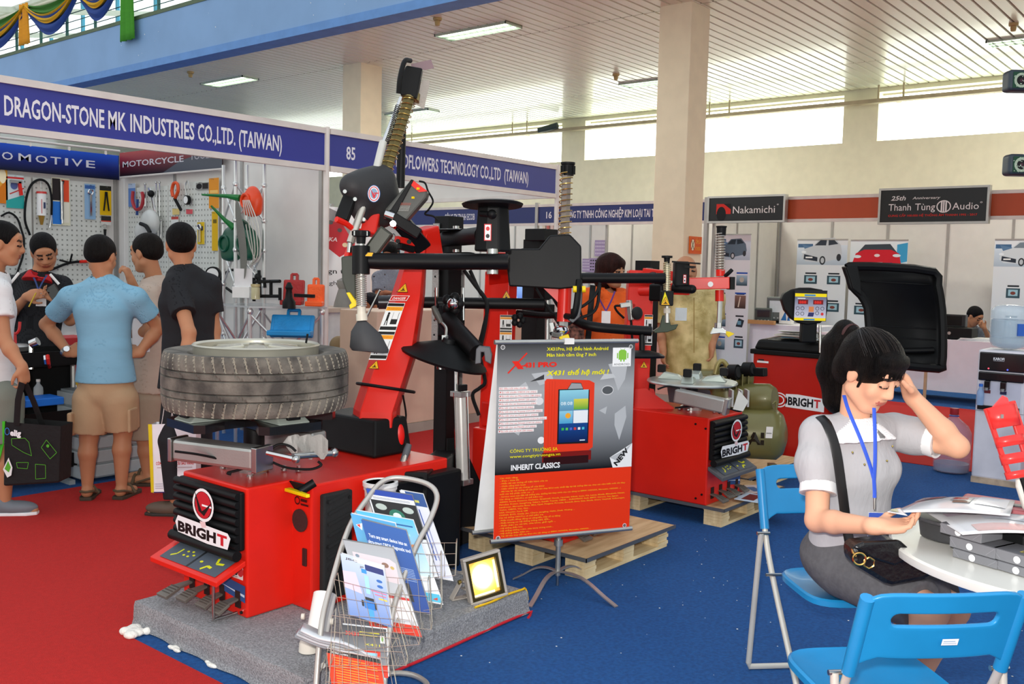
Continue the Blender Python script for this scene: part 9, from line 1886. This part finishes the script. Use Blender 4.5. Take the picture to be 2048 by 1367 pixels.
t=T('patterned_handbag','dark patterned handbag at the side of the woman in orange','bag',D(1150,660,7.15));blob('bag_body',[('b',D(1150,658,7.15),(.07,.05,.09),(_rt,_fh,Zu),.03,0)],mat('#33201d',.6,key='bag_pattern',var=.8,scale=40,var2='#8a5a4a'),t,.01,.02);MB().tube([D(1146,640,7.15),D(1156,610,7.15),D(1166,640,7.15)],.008,6,4).obj('handle',PLB,t)
# --- bald man in a yellow patterned shirt
J=dict(hd=D(1372,541,7.6),hf=-_fh*.98+_rt*.1,hu=Zu,nk=D(1376,592,7.7),ch=D(1378,640,7.72),wa=D(1380,690,7.72),pv=D(1382,742,7.74),shR=D(1332,598,7.74),shL=D(1428,598,7.74),elR=D(1322,660,7.74),wrR=D(1326,702,7.66),elL=D(1432,650,7.74),wrL=D(1424,692,7.6),hpR=D(1364,775,7.74),hpL=D(1402,775,7.74),knR=D(1366,840,7.74),knL=D(1402,840,7.74),anR=D(1368,905,7.74),anL=D(1404,905,7.74),bulk=1.2)
J['anR'].z=.08;J['anL'].z=.08;J['toR']=J['anR']-_fh*.14-V((0,0,.05));J['toL']=J['anL']-_fh*.14-V((0,0,.05))
t,J,ax=person('bald man in a loose yellow patterned shirt standing before the cream column',J,'m',('#c8aa62',.8,.09,.03),('#4a4248',1.95,.025),('#2a2420','shoe'),('#8d8880','fringe'),hands=((J['wrR'],(-Zu+_rt*.05),_rt,-1,1.0,.5),(J['wrL'],(-Zu-_rt*.05),-_rt,1,1.0,.5)))
for o_ in kids(t):
 if o_.name.startswith('shirt'):o_.data.materials[0]=mat('#b8a05a',.85,key='batik',var=.35,scale=7,var2='#d9c48c',bump=.4,bs=9)
MB().box(D(1362,628,7.42),(.09,.004,.10),(_rt,_fh,Zu)).obj('clear_badge',mat('#c9d0d2',.2,key='clear_badge'),t)
for a,b in(((1388,595),(1388,705)),):MB().loft([(D(*a,7.53),(.004,.002)),(D(*b,7.5),(.004,.002))],8,up=_rt).obj('placket',mat('#9a7f45',.8,key='placket'),t)
# --- seated young man at the far right
J=dict(hd=D(1950,632,13.35),hf=-_rt*-.45-_fh*.7-Zu*.55,hu=Zu,nk=D(1940,655,13.5),ch=D(1938,680,13.55),wa=D(1938,715,13.6),pv=D(1938,750,13.6),shR=D(1920,668,13.5),shL=D(1968,668,13.55),elR=D(1915,690,13.35),wrR=D(1935,690,13.2),elL=D(1985,690,13.35),wrL=D(1968,655,13.2),hpR=D(1930,760,13.6),hpL=D(1948,760,13.6))
t,J,ax=person('young man in a grey shirt bent over papers at the far white table',J,'m',('#5c626c',.9,.02,.025),None,None,('#0d0c10','short'),hands=((J['wrL'],(Zu*.7-_rt*.6),(-_fh),1,1.0,1.0),),res=.013)
glasses(t,J,ax)
t=T('plain_stool','low seat hidden behind the far white table','stool',(J['pv'].x,J['pv'].y,0));MB().bb(J['pv'].x-.2,J['pv'].x+.2,J['pv'].y-.2,J['pv'].y+.2,.3,.36).obj('seat',PLB,t);MB().cyl((J['pv'].x,J['pv'].y,0),(J['pv'].x,J['pv'].y,.3),.03).obj('stem',ALU,t)
# --- the young woman in front
HF=(_rt*.50-_fh*.72-Zu*.50);HU=Zu*.85+(_rt*.50-_fh*.72)*.42
J=dict(hd=D(1741,742,3.12),hf=HF,hu=HU,nk=D(1708,850,3.20),ch=D(1712,935,3.24),wa=D(1700,1030,3.27),pv=D(1698,1098,3.31),shR=D(1638,868,3.20),shL=D(1788,862,3.33),elR=D(1634,1040,3.10),wrR=D(1752,1052,2.88),elL=D(1915,893,3.16),wrL=D(1822,790,3.22),
         hpR=D(1700,1136,3.24),hpL=D(1740,1130,3.38),knR=D(1862,1222,2.92),knL=D(1905,1218,3.08),anR=G(1715,1395,.09),anL=G(1812,1400,.09),bulk=.86)
J['toR']=J['anR']-_fh*.10+_rt*.1-V((0,0,.06));J['toL']=J['anL']-_fh*.10+_rt*.1-V((0,0,.06))
tw_=T('person','young woman in white blouse and grey skirt reading at the round table','person',V((J['pv'].x,J['pv'].y,0)))
r_,f_,u_=headframe(HF,HU);s=1.08
pr=head_prims(J['hd'],HF,HU,s,True,nose=.78)
pr+=[('c',J['nk'],J['hd']-u_*.055-f_*.025,.050,.044,0)]+torso(J,-.008,True)
sdw=(J['shR']-J['shL']).normalized()
pr+=[('c',J['shR'],J['elR'],.043,.037,0),('c',J['elR'],J['elR'].lerp(J['wrR'],.3),.037,.036,0),('c',J['elR'].lerp(J['wrR'],.3),J['wrR'],.036,.024,0),
       ('c',J['shL'],J['elL'],.045,.036,0),('c',J['elL'],J['elL'].lerp(J['wrL'],.3),.036,.038,0),('c',J['elL'].lerp(J['wrL'],.3),J['wrL'],.038,.025,0)]
for q in 'RL':
 k_,a_=J['kn'+q],J['an'+q];pr+=[('c',J['hp'+q],k_,.085,.052,0),('c',k_,k_.lerp(a_,.35)-_rt*.015,.050,.052,0),('c',k_.lerp(a_,.35)-_rt*.015,a_,.052,.032,0),('c',a_-Zu*.04,J['to'+q],.028,.022,0)]
pr+=hand_prims(J['wrR'],(_rt*1-_fh*.25+Zu*.12),(Zu*1-_fh*.2),-1,.92,.55)
pr+=hand_prims(J['wrL'],(-_rt*.45+Zu*.85-_fh*.1),(-_rt*.9-Zu*.3),1,.92,.35)
blob('body',pr,skinmats('f'),tw_,.0052,.014,labs=LAB)
# blouse
BLW=mat('#b4b2b4',.85,key='chiffon',bump=.8,bs=9,var=.03,stretch=(2.5,2.5,.8));WCF=mat('#f4f3f2',.7,key='white_cotton',bump=.15,bs=8)
cl=torso(J,.016,True);dn=(J['pv']-J['wa']).normalized();cl[0]=('l',J['pv']-dn*.035,J['wa'],(.150,.116),(.138,.108),sdw,0,2)
eR=J['shR'].lerp(J['elR'],.60);eL=J['shL'].lerp(J['elL'],.58)
cl+=[('c',J['shR'],J['shR'].lerp(J['elR'],.35)-_rt*.004,.058,.068,0),('c',J['shR'].lerp(J['elR'],.35)-_rt*.004,eR,.068,.056,0,1),('c',J['shL'],J['shL'].lerp(J['elL'],.3),.058,.060,0),('c',J['shL'].lerp(J['elL'],.3),eL,.060,.054,0,1),('e',J['ch']+(_rt*.7-_fh*.7)*.055+sdw*.06-Zu*.0,(.045,.045,.05),None,0),('e',J['ch']+(_rt*.7-_fh*.7)*.055-sdw*.06,(.045,.045,.05),None,0)]
blob('blouse',cl,BLW,tw_,.0065,.028,shell=.012,subs=[('e',J['nk']+u_*.02-f_*.0,(.052,.052,.06),None,0)])
for nm_,a,b in(('R',J['shR'],J['elR']),('L',J['shL'],J['elL'])):
 e=a.lerp(b,.60 if nm_=='R' else.585);d=(b-a).normalized();r0=.057 if nm_=='R' else.054
 MB().loft([(e-d*.012,r0),(e+d*.028,r0+.002),(e+d*.028,r0-.006),(e-d*.0,r0-.006)],28).obj('cuff',WCF,tw_)
# collar: two rounded flaps
cf=(_rt*.55-_fh*.83)
blob('collar',[('l',J['nk']+Zu*.024,J['nk']-Zu*.050+cf*.012,(.060,.056),(.138,.116),sdw,0,3)],WCF,tw_,.005,.010,shell=.007,subs=[('e',J['nk']+Zu*.045,(.050,.048,.06),None,0),('c',J['nk']-Zu*.10+cf*.15,J['nk']+Zu*.0+cf*.085,.055,.004,0)],cuts=[(J['nk']-Zu*.072+cf*.05,-Zu)])
# skirt
sk=[('l',J['pv'],J['wa'].lerp(J['pv'],.35),(.172,.138),(.135,.105),sdw,0,1),('e',J['pv']-Zu*.03+_rt*.03,(.150,.14,.12),(sdw,_fh,Zu),0)]
km=(J['knR']+J['knL'])/2
for q in 'RL':sk+=[('c',J['hp'+q],J['hp'+q].lerp(J['kn'+q],.90),.108,.082,0,1)]
sk+=[('c',(J['hpR']+J['hpL'])/2,((J['hpR']+J['hpL'])/2).lerp(km,.90),.108,.085,0,1)]
blob('skirt',sk,mat('#5a595c',.85,key='skirt_grey',bump=.5,bs=14,var=.10,scale=60),tw_,.007,.04)
# hair: crown, fringe, ponytail
P=lambda x,y,z:J['hd']+(r_*x+f_*y+u_*z)*s;R=(r_,f_,u_)
HM=mat('#0b0808',.45,key='hair_woman',bump=1.6,bs=60,stretch=(6,6,.6),var=.3,spec=.18,var2='#1c1512')
blob('hair',[('e',P(0,-.018,.036),(.086*s,.102*s,.090*s),R,0),('e',P(0,-.06,-.015),(.072*s,.055*s,.075*s),R,0),('e',P(.01,.058,.070),(.066*s,.030*s,.030*s),R,0)]+[('c',P(.062-.016*i,.046+.024*math.sin(i*.42),.074),P(.066-.0175*i,.060+.026*math.sin(i*.42),.030+.006*math.sin(i*2.1)),.014*s,.0045*s,'h')for i in range(8)]+[('c',P(-.06,.045,.06),P(-.068,.055,.0),.012*s,.004*s,'h'),('c',P(.078,.02,.02),P(.074,.028,-.03),.014*s,.006*s,0)],
     HM,tw_,.005,.014,subs=[('e',P(0,.098,-.055),(.072*s,.075*s,.078*s),R,0),('e',P(0,.02,-.105),(.085*s,.07*s,.060*s),R,0),('e',P(.085,.005,-.025),(.020*s,.024*s,.034*s),R,0)])
st_=MB()
for i in range(80):
 a0=random.uniform(-1.7,1.7);st0=V((math.sin(a0)*.9,math.cos(a0)*.75,random.uniform(.25,.75))).normalized();en=V((random.uniform(-.12,.12),-.8,.55)).normalized();path=[]
 for k in range(9):
  d_=st0.slerp(en,k/8);path.append(P(d_.x*.0868,-.018+d_.y*.1028,.036+d_.z*.0908))
 st_.tube(path,random.uniform(.0005,.0010),4)
so_=st_.obj('hair_strands',mat('#1d1613',.4,key='strand',spec=.5),tw_);so_['kind']='stuff'
pt_=[D(1706,668,3.22),D(1690,662,3.26),D(1672,690,3.28),D(1664,740,3.29),D(1672,800,3.28),D(1688,835,3.26)]
blob('ponytail',[('c',a,b,ra,rb,0)for a,b,ra,rb in zip(pt_[:-1],pt_[1:],(.030,.036,.045,.050,.040),(.036,.045,.050,.040,.014))]+[('c',D(1690,690,3.24),D(1690,800,3.24),.04,.03,0)],HM,tw_,.006,.02)
MB().ring(D(1702,668,3.23),(pt_[1]-pt_[0]),.030,.008,20,8).obj('hair_tie',mat('#3a1c1c',.7,key='hair_tie'),tw_)
# lanyard and badge, bag strap, buttons
LNP='#2f55c8'
lanyard(tw_,[[D(1688,790,3.13),D(1697,820,3.08),D(1722,880,3.04),D(1740,930,3.04),D(1747,955,3.04)],[D(1748,815,3.05),D(1750,870,3.03),D(1750,920,3.03),D(1748,960,3.04)],[D(1747,945,3.035),D(1749,980,3.04),D(1749,995,3.04)]],None,LNP)
MB().cyl(D(1749,995,3.04),D(1749,1018,3.04),.004,n=8).obj('badge_clip',STL,tw_)
q=D(1751,1052,2.99);MB().box(q,(.048,.003,.088),(_rt,_fh,Zu)).obj('badge_card',mat('#dfe4ec',.3,key='badge_w'),tw_,bev=.001);art('badge_print',q-_rt*.024-Zu*.044-_fh*.002,_rt,Zu,[('r',0,.0,.048,.014,'#3a55b0'),('r',0,.07,.048,.018,'#3a55b0'),('r',.006,.05,.03,.004,'#6a7ab0'),('r',.006,.04,.034,.003,'#8a94b8')],tw_)
st=[D(1640,832,3.12),D(1655,850,3.08),D(1672,900,3.06),D(1684,980,3.06),D(1693,1050,3.06),D(1700,1088,3.03)]
MB().loft([(p,(.017,.003))for p in spline(st,5)],8,up=_rt).obj('bag_strap',mat('#141213',.35,key='strap_leather'),tw_)
for px,py in((1705,904),(1729,928),(1785,892),(1774,921),(1752,845)):MB().ball(D(px,py,3.06 if px<1760 else 3.10),.0038,8).obj('button',mat('#a89a5a',.3,.8,key='gold_button'),tw_)
# handbag on her lap
t=T('handbag','black leather handbag with gold rings on the young woman\'s lap','handbag',D(1790,1120,2.9));LEA=mat('#100e10',.32,key='leather',bump=.3,bs=50)
m_=MB();pp3(m_,[(1704,1098),(1716,1090),(1790,1082),(1830,1110),(1868,1150),(1850,1160),(1785,1172),(1772,1168),(1706,1128)],2.86,.09);m_.obj('bag_body',LEA,t,bev=.014)
m_=MB();pp3(m_,[(1706,1094),(1728,1084),(1800,1080),(1836,1112),(1790,1132),(1745,1118)],2.845,.02);m_.obj('flap',LEA,t,bev=.008)
GO=mat('#c9a05a',.25,1.0,key='gold');MB().ring(D(1719,1117,2.835),_fh+_rt*.2,.018,.0035,20,6).obj('gold_ring',GO,t);MB().ring(D(1738,1125,2.835),_fh,.017,.0030,6,6).obj('gold_ring',GO,t);MB().tube([D(1703,1094,2.9),D(1706,1104,2.85),D(1712,1112,2.84)],.004,6,3).obj('clasp',GO,t)
